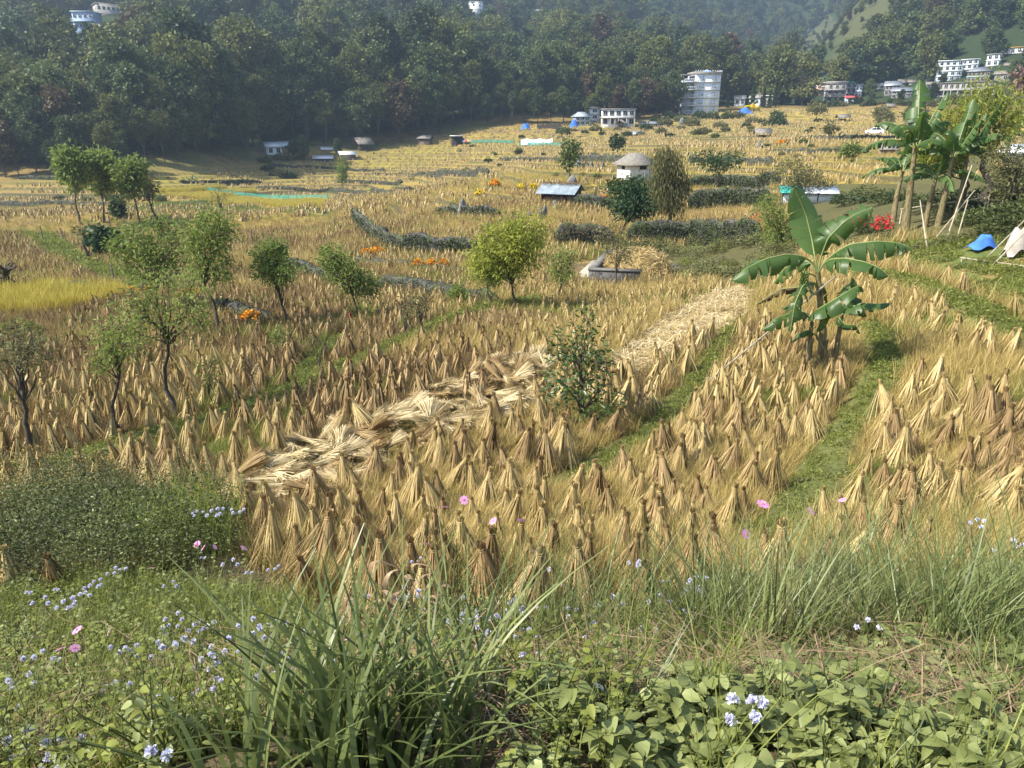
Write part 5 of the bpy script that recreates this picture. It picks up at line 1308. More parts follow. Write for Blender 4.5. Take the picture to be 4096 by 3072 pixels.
def hotel():
    root, b, s, w, d, H, fh = BD('hotel_building', 'tall white five storey building with curved balconies standing above the terraces', 689, 722, 75, 114, 5, WHITE, 'building', frac=.80, depth=.75, yaw=.42, nf=2, ns=4, gm=CURT, win=(1.9, 1.6), band=GREY)
    for k in range(5):
        z = k * fh
        q = MB(); n = 14; a = np.linspace(0, PI, n); cx = -w / 2 - 1.6
        ring = [(cx + 2.6 * math.cos(t), .6 - 2.6 * math.sin(t)) for t in a]
        V = [(x, y, z + dz) for dz in (0.0, .2) for x, y in ring + [(cx, .6)]]
        q.add(V, [(i, i + 1, n + 1 + i + 1, n + 1 + i) for i in range(n - 1)]); q.add([V[i] for i in range(n)] + [V[n]], [(i, i + 1, n, n) for i in range(n - 1)]); q.add([V[n + 1 + i] for i in range(n)] + [V[2 * n + 1]], [(i, i + 1, n, n) for i in range(n - 1)])
        for i in range(n): x, y = ring[i]; q.box(x - .04, x + .04, y - .04, y + .04, z + .2, z + 1.05)
        q.tubes(np.array([[(x, y, z + 1.08) for x, y in ring]]), .07, 6); q.obj('balcony', WHITE, root)
    q = MB(); q.box(-w / 2 - 4.2, -w / 2 - .02, 1.2, d * .9, -3, H - fh * 1.02); q.obj('rear_wing', GREYB, root)
    for k in range(1, 6):
        q = MB(); q.box(-w / 2 - 5.8, -w / 2 - .3, .6, d * .8, k * fh - .36, k * fh - .16)
        for x in (-5.6, -4.6): q.box(-w / 2 + x - .1, -w / 2 + x + .1, .7, .9, (k - 1) * fh - (.1 if k > 1 else 3), k * fh - .36)
        q.obj('veranda', GREY, root)
    q = MB()
    for j in range(12):
        for x, y in ((-w / 2 - .24 + j * (w + .48) / 11, -.24), (w / 2 + .24, -.24 + j * (d + .48) / 11)): q.box(x - .09, x + .09, y - .09, y + .09, H, H + .5)
    q.obj('parapet_posts', WHITE, root)
    t = empty('roof_canopy', root.matrix_world @ Vector((0, 0, 0)), label='blue tarpaulin tent on the roof of the tall white building', cat='canopy')
    t.location = b; t.rotation_euler = root.rotation_euler
    m = MB(); V = [(-2.2, 1, H - .2), (2.6, 1, H - .2), (2.6, 5, H - .2), (-2.2, 5, H - .2), (.4, 3, H + 1.0)]; m.add(V, [(0, 1, 4), (1, 2, 4), (2, 3, 4), (3, 0, 4)]); m.obj('sheet', plaster('pale_blue_sheet', (.22, .36, .72)), t)
    m = MB()
    for x, y, z in V[:4]: m.box(x - .04, x + .04, y - .04, y + .04, H - .72, H - .2)
    m.obj('posts', GREY, t)
hotel()
# the pair of houses left of it
BD('villa', 'blue grey house with a small tower, left of the white two storey house', 573, 592, 113, 126, 2, GREYB, frac=.8, yaw=.25, nf=3, ns=2, roof='hip', rmat=GREYB, gm=GLASS)
BD('villa', 'narrow grey three storey tower house between the blue grey and white houses', 589, 600, 107, 125, 3, GREYB, frac=.85, yaw=.2, nf=1, ns=1, roof='flat', rmat=RUST, win=(1.6, 1.2), dr=4)
BD('villa', 'white two storey house with dark openings and railed balconies', 600, 636, 110, 126, 2, WHITE, frac=.9, depth=.55, yaw=.05, nf=5, ns=2, roof='flat', rmat=GREY, balc=(1,), pill=5, gm=DARKIN, win=(1.5, 1.6), dr=-3)
BD('low_shed', 'long white shed with a flat tin roof right of the white house', 639, 661, 121, 127, 1, TINW, 'shed', frac=.95, depth=.35, yaw=-.05, nf=2, ns=0, roof='shed', rmat=TIN)
# town on the right
BD('town_house', 'grey three storey concrete house beside the dark conifers', 789, 812, 78, 94, 3, GREY, frac=.85, yaw=.12, nf=4, ns=2, roof='flat', rmat=GREY, gm=DARKIN)
BD('town_house', 'unfinished grey wing with scaffolding right of the conifer house', 808, 824, 79, 94, 3, GREYD, frac=.8, yaw=.1, nf=3, ns=1, roof='flat', gm=DARKIN, dr=5)
BD('roof_hut', 'small open pavilion with a flat roof above the grey conifer house', 797, 808, 74, 80, 1, GREYD, 'hut', frac=.8, yaw=.1, nf=2, ns=1, roof='flat', rmat=TIN, gm=DARKIN, dr=10)
BD('town_house', 'bare concrete frame house on the slope above the town houses', 817, 828, 73, 81, 2, GREYD, frac=.85, yaw=.1, nf=3, ns=1, roof='flat', gm=DARKIN, dr=14)
BD('town_house', 'pinkish terraced house left of the grey corner house', 815, 828, 83, 95, 2, PINKW, frac=.85, yaw=.2, nf=2, ns=1, roof='parapet', rmat=WHITE, balc=(1,))
BD('town_house', 'grey three storey corner house with balconies in front of the town', 824, 846, 83, 103, 3, GREY, frac=.8, yaw=.22, nf=3, ns=2, roof='parapet', balc=(1, 2), gm=DARKIN)
BD('town_house', 'lavender grey house with a teal roof sheet', 845, 855, 82, 99, 3, LAV, frac=.85, yaw=.1, nf=2, ns=1, roof='shed', rmat=TEAL, dr=4)
BD('town_house', 'pale blue house between the lavender house and the tree', 854, 861, 85, 99, 2, BLUEW, frac=.85, yaw=.1, nf=2, ns=1, roof='flat', dr=4)
BD('low_house', 'low house with a bright red tin roof below the lavender house', 845, 860, 96, 103, 1, WHITE, frac=.85, yaw=.15, nf=2, ns=1, roof='shed', rmat=REDR)
BD('wooden_house', 'dark wooden house with tiers of tin roofs left of the town centre', 884, 899, 82, 95, 2, GREYD, frac=.9, yaw=.0, nf=4, ns=1, roof='gable', rmat=TIN, gm=DARKIN)
BD('wooden_house', 'cream walled house behind the dark wooden houses', 872, 884, 83, 93, 2, CREAM, frac=.9, yaw=.1, nf=2, ns=1, roof='gable', rmat=TIN, dr=6)
BD('wooden_house', 'dark house with a greenish tin roof in front of the wooden houses', 891, 911, 88, 98, 2, GREYD, frac=.9, yaw=-.1, nf=4, ns=1, roof='gable', rmat=TIN, gm=DARKIN)
BD('wooden_house', 'small dark gabled house at the top of the wooden houses', 898, 905, 80, 90, 2, plaster('brown_wall', (.16, .09, .07)), frac=.9, yaw=.3, nf=2, ns=1, roof='gable', rmat=RUST, dr=8)
BD('wooden_house', 'house with a brownish roof right of the small dark gabled one', 904, 914, 80, 88, 1, CREAM, frac=.9, yaw=-.1, nf=2, ns=1, roof='gable', rmat=RUST, dr=8)
BD('town_house', 'long grey two storey building with open galleries below the white flats', 938, 990, 83, 97, 2, GREY, 'building', frac=.95, depth=.25, yaw=-.08, nf=10, ns=1, roof='flat', rmat=RUST, balc=(1,), pill=9, gm=DARKIN)
BD('low_house', 'low tin roofed annexe at the left end of the long grey building', 926, 940, 82, 90, 1, GREYD, frac=.9, yaw=.05, nf=3, ns=1, roof='gable', rmat=RUST, dr=6)
BD('apartment_block', 'white four storey block of flats with a green sheet on its roof', 936, 960, 62, 81, 4, BLUEW, 'building', frac=.9, depth=.6, yaw=.1, nf=4, ns=2, roof='flat', band=WHITE, rmat=WHITE, gm=GLASS)
BD('town_house', 'white flat roofed house on the slope behind the flats', 960, 976, 60, 74, 3, BLUEW, frac=.9, yaw=-.1, nf=3, ns=2, roof='flat', rmat=WHITE, band=WHITE, dr=6)
BD('town_house', 'grey topped house rising behind the flats', 956, 972, 56, 66, 2, GREY, frac=.9, yaw=0, nf=3, ns=1, roof='flat', rmat=GREY, dr=18)
BD('town_house', 'white tower like house at the right end of the upper town', 983, 998, 55, 72, 3, BLUEW, frac=.75, yaw=-.35, nf=2, ns=3, roof='flat', rmat=GREY, band=WHITE, dr=8)
BD('town_house', 'turquoise and brown wooden house on stilts below the white houses', 967, 987, 68, 82, 2, plaster('brown_timber', (.15, .11, .085)), frac=.95, yaw=-.1, nf=5, ns=1, roof='hip', rmat=TIN, band=TURQ, gm=DARKIN)
BD('town_house', 'white house high at the right with a yellow roof', 1001, 1021, 48, 60, 2, WHITE, frac=.85, yaw=-.2, nf=3, ns=1, roof='flat', rmat=ORANGE, balc=(1,), dr=8)
BD('low_house', 'low dark shed with a brown tin roof at the right edge of the town', 994, 1015, 71, 82, 1, GREYD, frac=.9, yaw=-.1, nf=3, ns=1, roof='gable', rmat=RUST, gm=DARKIN)
BD('low_house', 'small brown roofed shed under the tower like house', 1004, 1014, 63, 71, 1, GREYD, frac=.9, yaw=-.1, nf=2, ns=1, roof='gable', rmat=RUST, gm=DARKIN, dr=6)
BD('low_house', 'low house with a pale roof just right of the tall white building', 734, 745, 96, 106, 1, WHITE, frac=.9, yaw=.1, nf=2, ns=1, roof='gable', rmat=GREY)
BD('low_house', 'white gabled house between the two conifers', 748, 760, 95, 106, 1, WHITE, frac=.85, yaw=-.4, nf=2, ns=1, roof='gable', rmat=GREY)
BD('low_house', 'dark low house with a white fascia left of the conifer clump', 762, 774, 96, 106, 1, GREYD, frac=.9, yaw=0, nf=3, ns=1, roof='flat', rmat=WHITE, gm=DARKIN)
# houses high on the wooded slope
BD('hill_house', 'blue painted two storey house high on the wooded slope at the left', 70, 100, 13, 31, 2, BLUEP, frac=.7, yaw=-.5, nf=4, ns=3, roof='flat', rmat=BLUEW, balc=(1,), band=BLUEW, gm=DARKIN, clear=16)
BD('hill_house', 'grey unfinished house above and behind the blue painted one', 97, 130, 5, 24, 2, GREY, frac=.8, yaw=.2, nf=6, ns=2, roof='flat', rmat=GREY, gm=DARKIN, dr=16, clear=16)
BD('hill_house', 'long pale concrete house with open bays below the blue painted one', 92, 121, 26, 39, 2, CREAM, frac=.9, depth=.4, yaw=-.15, nf=5, ns=1, roof='flat', rmat=GREY, gm=DARKIN, win=(2.2, 1.8), dr=-10, clear=14)
BD('hill_house', 'white and brown house half hidden in the wood right of the blue one', 181, 207, 42, 64, 3, WHITE, frac=.65, yaw=-.35, nf=3, ns=2, roof='flat', rmat=RUST, gm=DARKIN, clear=14)
BD('hill_house', 'small white hut in the trees beside the tall pole on the slope', 247, 257, 56, 64, 1, WHITE, 'hut', frac=.9, yaw=.1, nf=1, ns=1, roof='shed', rmat=TIN, clear=7)
BD('hill_house', 'white flat roofed house near the top edge of the picture', 470, 484, 3, 17, 2, WHITE, frac=.9, yaw=.2, nf=2, ns=1, roof='flat', rmat=WHITE, gm=GREYD, clear=12)
BD('hill_house', 'lower white annexe right of the house at the top edge', 484, 494, 8, 18, 2, BLUEW, frac=.9, yaw=.2, nf=2, ns=1, roof='shed', rmat=TINW, clear=10)
BD('hill_house', 'faint grey house high in the wood right of the white one at the top', 528, 547, 10, 25, 2, GREYB, frac=.85, yaw=.1, nf=3, ns=1, roof='gable', rmat=GREY, clear=14)
# farm buildings at the foot of the wood
BD('farmhouse', 'white farmhouse with grey gabled roof at the foot of the wood', 266, 284, 143, 155, 1, WHITE, frac=.85, yaw=.35, nf=2, ns=2, roof='gable', rmat=TINW)
BD('farmhouse', 'second white gabled roof right behind the farmhouse', 280, 294, 142, 153, 1, WHITE, frac=.85, yaw=.3, nf=2, ns=1, roof='gable', rmat=TINW, dr=6)
BD('farm_shed', 'shed with a bright tin roof right of the dark mango trees', 341, 356, 152, 160, 1, WOODM, 'shed', frac=.95, yaw=.15, nf=0, ns=0, roof='gable', rmat=TINW)
BD('farm_shed', 'long low lean to with a pale tin roof below the mango trees', 314, 332, 156, 161, 1, WOODM, 'shed', frac=.95, depth=.4, yaw=-.05, nf=0, ns=0, roof='shed', rmat=TINW)
BD('farm_shed', 'small tin roofed shed behind the mango trees', 322, 334, 147, 154, 1, WHITE, 'shed', frac=.9, yaw=.3, nf=0, ns=0, roof='gable', rmat=TINW, dr=5)
BD('farm_hut', 'brown thatched hut on the terrace edge before the wood', 418, 430, 136, 145, 1, plaster('brown_mud', (.13, .10, .07)), 'hut', frac=.95, yaw=-.35, nf=0, ns=0, roof='gable', rmat=RUST)
BD('farm_hut', 'black hut with a white top next to the coloured sunshade', 452, 463, 137, 146, 1, DARKIN, 'hut', frac=.95, yaw=.1, nf=0, ns=0, roof='flat', rmat=WHITE)
def open_shed(label, u, v, wpx, hpx, rmat, yaw=.2, pitch=.5, cat='shed', name='open_shed'):
    b = at(u, v); s = pxm(b); w = wpx * s; h = hpx * s; d = w * .8
    root = empty(name, b, fr(b, yaw), label, cat)
    m = MB()
    for x in (-w / 2, w / 2):
        for y in (0, d): m.bar((x, y, -.3), (x, y, h * (1 - pitch)), .07, 6)
    m.obj('posts', WOODM, root)
    r = MB(); e = w * .14; z0 = h * (1 - pitch) - .05
    for y0, y1, a, c in ((-e, d / 2, z0, h), (d + e, d / 2, z0, h)):
        V = np.array([(-w / 2 - e, y0, a), (w / 2 + e, y0, a), (w / 2 + e, y1, c), (-w / 2 - e, y1, c)]); r.add(np.concatenate([V, V + [0, 0, .09]]), [(0, 1, 2, 3), (4, 5, 6, 7), (0, 1, 5, 4), (1, 2, 6, 5), (2, 3, 7, 6), (3, 0, 4, 7)])
    r.obj('roof', rmat, root)
    k = MB(); k.box(-w * .35, w * .3, d * .3, d * .7, -.2, h * (1 - pitch) * .62); k.obj('stacked_wood', WOODM, root)
open_shed('open thatched shelter on poles at the foot of the wood', 366, 151, 15, 13, RUST, .5)
open_shed('dark open sided field shelter in the golden terraces right of centre', 763, 138, 13, 9, RUST, .2)
open_shed('small dark shelter in front of the white two storey house', 625, 128, 10, 7, RUST, 1.3)
open_shed('low collapsed lean to shelter in the bushes below the white shed', 638, 136, 11, 5, TIN, .1)
open_shed('little dark hut on the high terraces left of the white car', 844, 121, 10, 6, RUST, .4)
open_shed('low dark field hut near the top of the right hand terraces', 891, 108, 7, 4, RUST, .2)
BD('farm_shed', 'white corrugated shed behind the willow at the right edge', 1003, 1022, 146, 157, 1, TINW, 'shed', frac=.9, yaw=-.2, nf=0, ns=0, roof='shed', rmat=TINW, clear=0)
BD('wood_stack_hut', 'brick coloured hut of stacked blocks left of the banana grove', 881, 895, 144, 154, 1, plaster('brick_blocks', (.26, .17, .14), .5), 'hut', frac=.9, yaw=.3, nf=0, ns=0, roof='shed', rmat=RUST, clear=0)
# ------------------------------------------------------------------ hut with the white walls
def corrugated(m, x0, x1, y, z0, z1, per=.16, amp=.03, mat=0, axis='x'):
    n = int(abs(x1 - x0) / per * 4) + 1; xs = np.linspace(x0, x1, n); dy = amp * np.sin(xs / per * 2 * PI)
    V = np.stack([np.stack([xs, y + dy, np.full(n, z)], 1) for z in (z0, z1)], 0).reshape(-1, 3)
    if axis == 'y': V = V[:, [1, 0, 2]]
    m.add(V, [(i, i + 1, n + i + 1, n + i) for i in range(n - 1)], rng.uniform(.3, .7, n - 1), mat)
def pavilion():
    b = at(641, 183); s = pxm(b); w = 26 * s; H = 18.5 * s; root = empty('pavilion_hut', b, fr(b, .55), 'white walled hut with a grey pyramid roof on the middle terrace', 'hut')
    m = MB()
    for y in (0, w): corrugated(m, -w / 2, w / 2, y, .35, H)
    for x in (-w / 2, w / 2): corrugated(m, 0, w, x, .35, H, axis='y')
    m.obj('wall', surfmat('white_boards', [(.42, .41, .40), (.62, .61, .60), (.74, .73, .72)], 3, .8, 0, tintvar=.5), root)
    q = MB()
    for x in (-w / 2, 0, w / 2):
        for y in (0, w): q.box(x - .1, x + .1, y - .1, y + .1, -1, .36)
    q.obj('stilts', WOODM, root)
    q = MB(); q.box(-w * .1, w * .2, -.06, -.035, H * .7, H * .95); q.obj('window', DARKIN, root)
    q = MB(); q.box(-w / 2 - .06, -w / 2 - .035, w * .4, w * .62, H * .7, H * .95); q.obj('window', DARKIN, root)
    r = MB(); e = .5; h2 = 10 * s; A = [(-w / 2 - e, -e), (w / 2 + e, -e), (w / 2 + e, w + e), (-w / 2 - e, w + e)]; t = .5
    T_ = [(-t, w / 2 - t), (t, w / 2 - t), (t, w / 2 + t), (-t, w / 2 + t)]
    V = [(x, y, H - .1) for x, y in A] + [(x, y, H + h2) for x, y in T_] + [(x, y, H - .24) for x, y in A]
    r.add(V, [(0, 1, 5, 4), (1, 2, 6, 5), (2, 3, 7, 6), (3, 0, 4, 7), (4, 5, 6, 7), (8, 9, 1, 0), (9, 10, 2, 1), (10, 11, 3, 2), (11, 8, 0, 3), (11, 10, 9, 8)]); r.obj('roof', surfmat('grey_shingle', [(.13, .12, .10), (.20, .185, .155), (.27, .25, .215)], 4, .9, .2), root)
pavilion()
def tin_shed():
    b = at(557, 203); s = pxm(b); w = 35 * s; d = w * .62; h = 12 * s; hb = 17 * s; root = empty('field_shed', b, fr(b, -.38), 'open fronted field shed with a blue grey corrugated tin roof', 'shed')
    m = MB()
    for x in (-w / 2, -w * .1, w / 2 - .1): m.box(x, x + .1, 0, .1, -.4, h)
    for x in (-w / 2, w / 2 - .1): m.box(x, x + .1, d - .1, d, -.4, h); m.box(x, x + .1, d * .55, d * .55 + .1, -.4, hb)
    m.obj('posts', WOODM, root)
    q = MB(); q.box(w / 2 - .04, w / 2, .1, d - .1, -.2, h); q.box(-w / 2, w / 2 - .1, d - .06, d - .02, -.2, h); q.add([(w / 2 - .02, 0, h), (w / 2 - .02, d, h), (w / 2 - .02, d * .55, hb)], [(0, 1, 2)]); q.box(-w / 2, -w / 2 + .04, .1, d - .1, -.2, h); q.obj('wall_boards', WOODM, root)
    q = MB()
    for j in range(4): q.box(-w / 2 + .3 + j * .75, -w / 2 + .9 + j * .75, .15, .6, -.2, .55 + .12 * (j % 2))
    q.obj('stacked_sacks', plaster('sack_cloth', (.2, .12, .09)), root)
    r = MB()
    n = 90; xs = np.linspace(-w / 2 - .35, w / 2 + .3, n); dz = .03 * np.sin(np.arange(n) * PI / 2)
    for (y0, z0, y1, z1) in ((-.55, h - .28, d * .55, hb + .06), (d + .3, h - .12, d * .55, hb + .06)):
        V = np.concatenate([np.stack([xs, np.full(n, y0), z0 + dz], 1), np.stack([xs, np.full(n, y1), z1 + dz], 1)]); r.add(V, [(i, i + 1, n + i + 1, n + i) for i in range(n - 1)])
    r.obj('roof', surfmat('blue_grey_tin', [(.26, .31, .35), (.40, .46, .50), (.50, .56, .60)], 1.5, .4, 0, metal=.4), root)
    g = MB(); c = np.stack([rng.uniform(-w / 2 - .3, w / 2 + .2, 300), rng.normal(d * .55, .25, 300), hb + .1 + rng.uniform(0, .1, 300)], 1); g.leaves(c, rng.normal(size=(300, 3)) * [1, .6, .3], rng.normal(size=(300, 3)) + [0, 0, 1], .35, .06, rng.uniform(0, .4, 300)); g.obj('thatch_ridge', DRYM, root)
tin_shed()
# ------------------------------------------------------------------ stone walled pen with straw heap
STONE = None
def stonemat(name, lo, hi, sc, moss=.4, crack=.06, strx=(1, 1, 1)):
    m, nt, b = nodes(name)
    tc = nt.nodes.new('ShaderNodeTexCoord'); mp = nt.nodes.new('ShaderNodeMapping'); mp.inputs['Scale'].default_value = strx; nt.links.new(tc.outputs['Object'], mp.inputs[0])
    v = nt.nodes.new('ShaderNodeTexVoronoi'); v.inputs['Scale'].default_value = sc; nt.links.new(mp.outputs[0], v.inputs['Vector'])
    e = nt.nodes.new('ShaderNodeTexVoronoi'); e.feature = 'DISTANCE_TO_EDGE'; e.inputs['Scale'].default_value = sc; nt.links.new(mp.outputs[0], e.inputs['Vector'])
    sx = nt.nodes.new('ShaderNodeSeparateColor'); nt.links.new(v.outputs['Color'], sx.inputs[0])
    c = ramp(nt, sx.outputs[0], [(0, lo), (1, hi)])
    k = ramp(nt, e.outputs['Distance'], [(0, (.12, .12, .12)), (crack, (1, 1, 1))])
    mx = nt.nodes.new('ShaderNodeMix'); mx.data_type = 'RGBA'; mx.blend_type = 'MULTIPLY'; mx.inputs[0].default_value = 1; nt.links.new(c, mx.inputs[6]); nt.links.new(k, mx.inputs[7])
    m2 = nt.nodes.new('ShaderNodeMix'); m2.data_type = 'RGBA'; nt.links.new(ramp(nt, noisen(nt, 1.6, 4), [(.62 - .35 * moss, (0, 0, 0)), (.72 - .2 * moss, (1, 1, 1))]), m2.inputs[0]); nt.links.new(mx.outputs[2], m2.inputs[6]); m2.inputs[7].default_value = (.065, .08, .03, 1)
    nt.links.new(m2.outputs[2], b.inputs['Base Color']); b.inputs['Roughness'].default_value = .95; b.inputs['Specular IOR Level'].default_value = .15
    bp = nt.nodes.new('ShaderNodeBump'); bp.inputs['Strength'].default_value = .8; bp.inputs['Distance'].default_value = .06; nt.links.new(e.outputs['Distance'], bp.inputs['Height']); nt.links.new(bp.outputs[0], b.inputs['Normal'])
    return m
STONE = stonemat('dry_stone', (.028, .027, .025), (.115, .11, .10), 3.0, .45)
BLOCK = stonemat('dark_block', (.06, .06, .058), (.14, .138, .13), 2.6, .05, .05, (1.3, 1.3, .7))
ROCK = surfmat('lichened_rock', [(.05, .05, .05), (.13, .13, .125), (.28, .275, .265)], 2.2, .95, .6, 6)
def pen():
    A = at(590, 284); B = at(638, 286); Cc = at(575, 268); s = pxm(A); y = fr((A + B) / 2, 0.02)
    a = pos(589, 283, A.y); w = 51 * s; d = 6.2; h = 13.5 * s
    a = A; root = empty('stone_pen', (A + B) / 2, fr((A + B) / 2, -.13), 'low pen of dark stone blocks around the straw heap', 'stone pen')
    t = .32; wx = w / 2
    def wl(x0, x1, y0, y1, hh=h):
        m = MB(); m.box(x0, x1, y0, y1, -.6, hh); m.obj('wall', BLOCK, root)
        m = MB(); m.box(x0 - .04, x1 + .04, y0 - .04, y1 + .04, hh, hh + .1); m.obj('coping', plaster('stone_coping', (.15, .145, .135), .4), root)
    wl(-wx, wx, 0, t); wl(-wx, -wx + t, t + .09, d); wl(-wx + .1, wx * .2, d + .09, d + t); wl(wx * 1.25, wx * 1.25 + t, d * .62, d)
    m = MB(); m.box(-wx - 1, wx + 4.2, -.1, d + 1, -.3, .03); m.obj('paved_floor', plaster('paving', (.36, .32, .25), .3), root)
    hp = MB(); n = 2600
    c = unit(rng.normal(size=(n, 3))) * rng.uniform(.86, 1.04, (n, 1)) * [1.95, 2.5, 1.35]; c[:, 2] = np.abs(c[:, 2]); c += [.75, 3.15, .1]
    a_ = rng.uniform(0, 2 * PI, n); dv = np.stack([np.cos(a_), np.sin(a_), rng.normal(-.2, .3, n)], 1) * rng.uniform(.12, .35, (n, 1))
    hp.ribbons(np.stack([c - dv, c + [0, 0, .03], c + dv - [0, 0, .06]], 1), .028, unit(np.cross(dv, [0, 0, 1.]) + rng.normal(0, .2, (n, 3))), np.clip(rng.normal(.5, .2, n), 0, 1))
    U, Vv = np.meshgrid(np.linspace(0, 2 * PI, 25)[:-1], np.linspace(0, PI / 2, 7)); X = .75 + np.cos(U) * np.cos(Vv) * 1.8; Y = 3.15 + np.sin(U) * np.cos(Vv) * 2.35; Z = .05 + np.sin(Vv) * 1.25
    i, j = np.meshgrid(np.arange(6), np.arange(24), indexing='ij'); hp.add(np.stack([X, Y, Z], -1), np.stack([i * 24 + j, i * 24 + (j + 1) % 24, (i + 1) * 24 + (j + 1) % 24, (i + 1) * 24 + j], -1).reshape(-1, 4), .4)
    o = hp.obj('straw_heap', STRAWM); o.location = root.location; o.rotation_euler = root.rotation_euler; tag(o, 'big heap of pale rice straw lying inside the stone pen', 'straw heap')
pen()
# ------------------------------------------------------------------ terrace walls, stones, bushes
IVYM = leafmat('wall_creeper', (0.016, 0.024, 0.009), (0.04, 0.056, 0.018), (0.09, 0.11, 0.035), 0.25, .5, .3, objvar=0)
IVYB = leafmat('brownish_creeper', (0.04, 0.035, 0.02), (0.10, 0.085, 0.045), (0.18, 0.15, 0.08), 0.25, .5, .3, objvar=0)
def stone_wall(label, px, h, ivy=0.0, thick=.6, imat=None, top=.25, name='stone_wall', ls=.14, cat='stone wall', rough=1.0):
    P = resample(np.array([tuple(at(u, v)) for u, v in px]), .35); n = len(P); o0 = P[n // 2].copy()
    P[:, 2] = zland(P[:, 0], P[:, 1]); P -= o0
    D = np.gradient(P[:, :2], axis=0); D /= np.linalg.norm(D, axis=1, keepdims=True) + 1e-9
    Nn = np.stack([D[:, 1], -D[:, 0]], 1); Nn *= np.where(((P[:, :2] + o0[:2]) * Nn).sum(1) > 0, -1, 1)[:, None]
    hh = h * (1 - .22 * min(1, rough) + .44 * min(1, rough) * vnoise(np.arange(n) * .45, np.zeros(n), 7 + n)); hh *= np.clip(np.minimum(np.arange(n) + 1.5, n - np.arange(n) + .5) / 3, .35, 1)
    prof = [(1, -.4), (1, 0.0), (.93, .33), (.86, .66), (.8, 1.0), (.2, 1.06), (-.3, 1.0), (-.6, 0), (-.6, -.4)]
    rows = []
    for f, z in prof:
        dn = (rng.uniform(-1, 1, n)) * .09 * rough
        rows.append(np.stack([P[:, 0] + Nn[:, 0] * (f * thick * .5 + dn), P[:, 1] + Nn[:, 1] * (f * thick * .5 + dn), P[:, 2] + (z * hh if z >= 0 else z) + rng.uniform(-1, 1, n) * .05 * rough], 1))
    V = np.stack(rows, 1); m = len(prof)
    i, j = np.meshgrid(np.arange(n - 1), np.arange(m - 1), indexing='ij'); Q = np.stack([i * m + j, (i + 1) * m + j, (i + 1) * m + j + 1, i * m + j + 1], -1).reshape(-1, 4)
    mb = MB(); mb.add(V.reshape(-1, 3), Q); o = mb.obj(name, STONE); o.location = o0; tag(o, label, cat)
    L = np.linalg.norm(np.diff(P, axis=0), axis=1).sum()
    k = int(ivy * L * h * 9 / (ls * ls) * .30) + int(top * L * 1.2 / (ls * ls) * .25)
    if k:
        t = rng.uniform(0, n - 1.001, k); i = t.astype(int); f = (t - i)[:, None]; c = P[i] * (1 - f) + P[i + 1] * f; nn = np.concatenate([Nn[i], np.zeros((k, 1))], 1)
        on = rng.uniform(size=k) < ivy * h * 9 / (ivy * h * 9 + top * 1.2)
        z = np.where(on, rng.uniform(0, 1, k), rng.uniform(.95, 1.15, k)) * hh[i]
        c = c + nn * np.where(on, thick * .5 + rng.uniform(-.02, .22, k), rng.normal(0, .3, k))[:, None]; c[:, 2] += z
        mb = MB(); d = unit(nn * .4 + rng.normal(0, .6, (k, 3)) + [0, 0, -.2]); mb.leaves(c, d, nn + [0, 0, .5] + rng.normal(0, .5, (k, 3)), ls * rng.uniform(.6, 1.3, k), ls * .7, np.clip(rng.normal(.5, .2, k) , 0, 1)); mb.obj('creeper', imat or IVYM, o)
    return o
SW = stone_wall
SW('long straight dark stone wall across the far left terraces above the green net', [(256, 189), (330, 190.5), (400, 191.5), (415, 191)], .75, .1, ls=.25)
SW('tumbled black stone wall on the yellow terrace left of the centre', [(428, 176), (450, 176), (489, 175)], 1.2, .1, .9, ls=.25, rough=2)
SW('curved grey stone wall coming down from the golden field', [(356, 221), (366, 231), (378, 240), (392, 248), (406, 252)], 1.0, .5, ls=.14, rough=1.6)
SW('creeper covered terrace wall behind the bright yellow green tree', [(404, 251.5), (430, 254), (470, 255), (482, 254)], 1.15, 1.0, ls=.13)
SW('low stone faced bund winding below the marigolds', [(288, 267), (300, 273), (318, 279), (345, 284)], .65, .6, ls=.11, rough=1.5)
SW('low stone bund topped with green creeper left of the yellow green tree', [(378, 289), (405, 293), (432, 297), (470, 304), (500, 306)], .62, .5, ls=.10, top=.8, rough=1.4)
SW('low stony bund edged with marigolds in front of the creeper covered wall', [(352, 262), (385, 266), (420, 270), (470, 274)], .35, .3, ls=.11, top=.6)
SW('dark creeper covered terrace wall under the weeping tree', [(626, 241), (690, 242), (760, 241)], 1.45, 1.1, ls=.13, top=.5, rough=.4)
SW('brown creeper covered terrace wall left of the feathery tree', [(554, 243), (585, 245), (614, 247)], 1.35, 1.0, imat=IVYB, ls=.13, rough=.5)
SW('uppermost dark hedge covered wall right of the white walled hut', [(688, 186), (730, 186.5), (780, 186)], 1.35, 1.2, ls=.2, rough=.3)
SW('middle dark hedge covered wall with bushes right of the weeping tree', [(688, 207), (730, 207.5), (770, 208)], 1.7, 1.3, ls=.2, top=.6, rough=.3)
SW('far grey stone wall left of the white walled hut roof', [(578, 161.5), (610, 161.5), (640, 161.5)], .9, .1, ls=.25)
SW('far grey stone wall right of the white walled hut roof', [(688, 163), (730, 163.5), (775, 163.5)], .95, .1, ls=.25)
SW('slab edged stone bank beside the bright yellow rice', [(45, 291), (70, 292), (96, 293)], .5, .1, 1.0, ls=.1)
SW('rough rocky bank of the ditch below the leaning tree', [(212, 318), (228, 312), (250, 322), (275, 324)], .5, .5, ls=.1, rough=2)
SW('low dark stone wall at the far left edge of the fields', [(-10, 204), (40, 205), (108, 206)], .6, .1, ls=.25)
SW('low dark stone wall on the terrace before the left forest', [(20, 179), (70, 180), (125, 180)], .7, .2, ls=.3)
SW('low stone wall below the far left yellow strip', [(180, 182), (225, 183), (262, 183.5)], .6, .2, ls=.25)
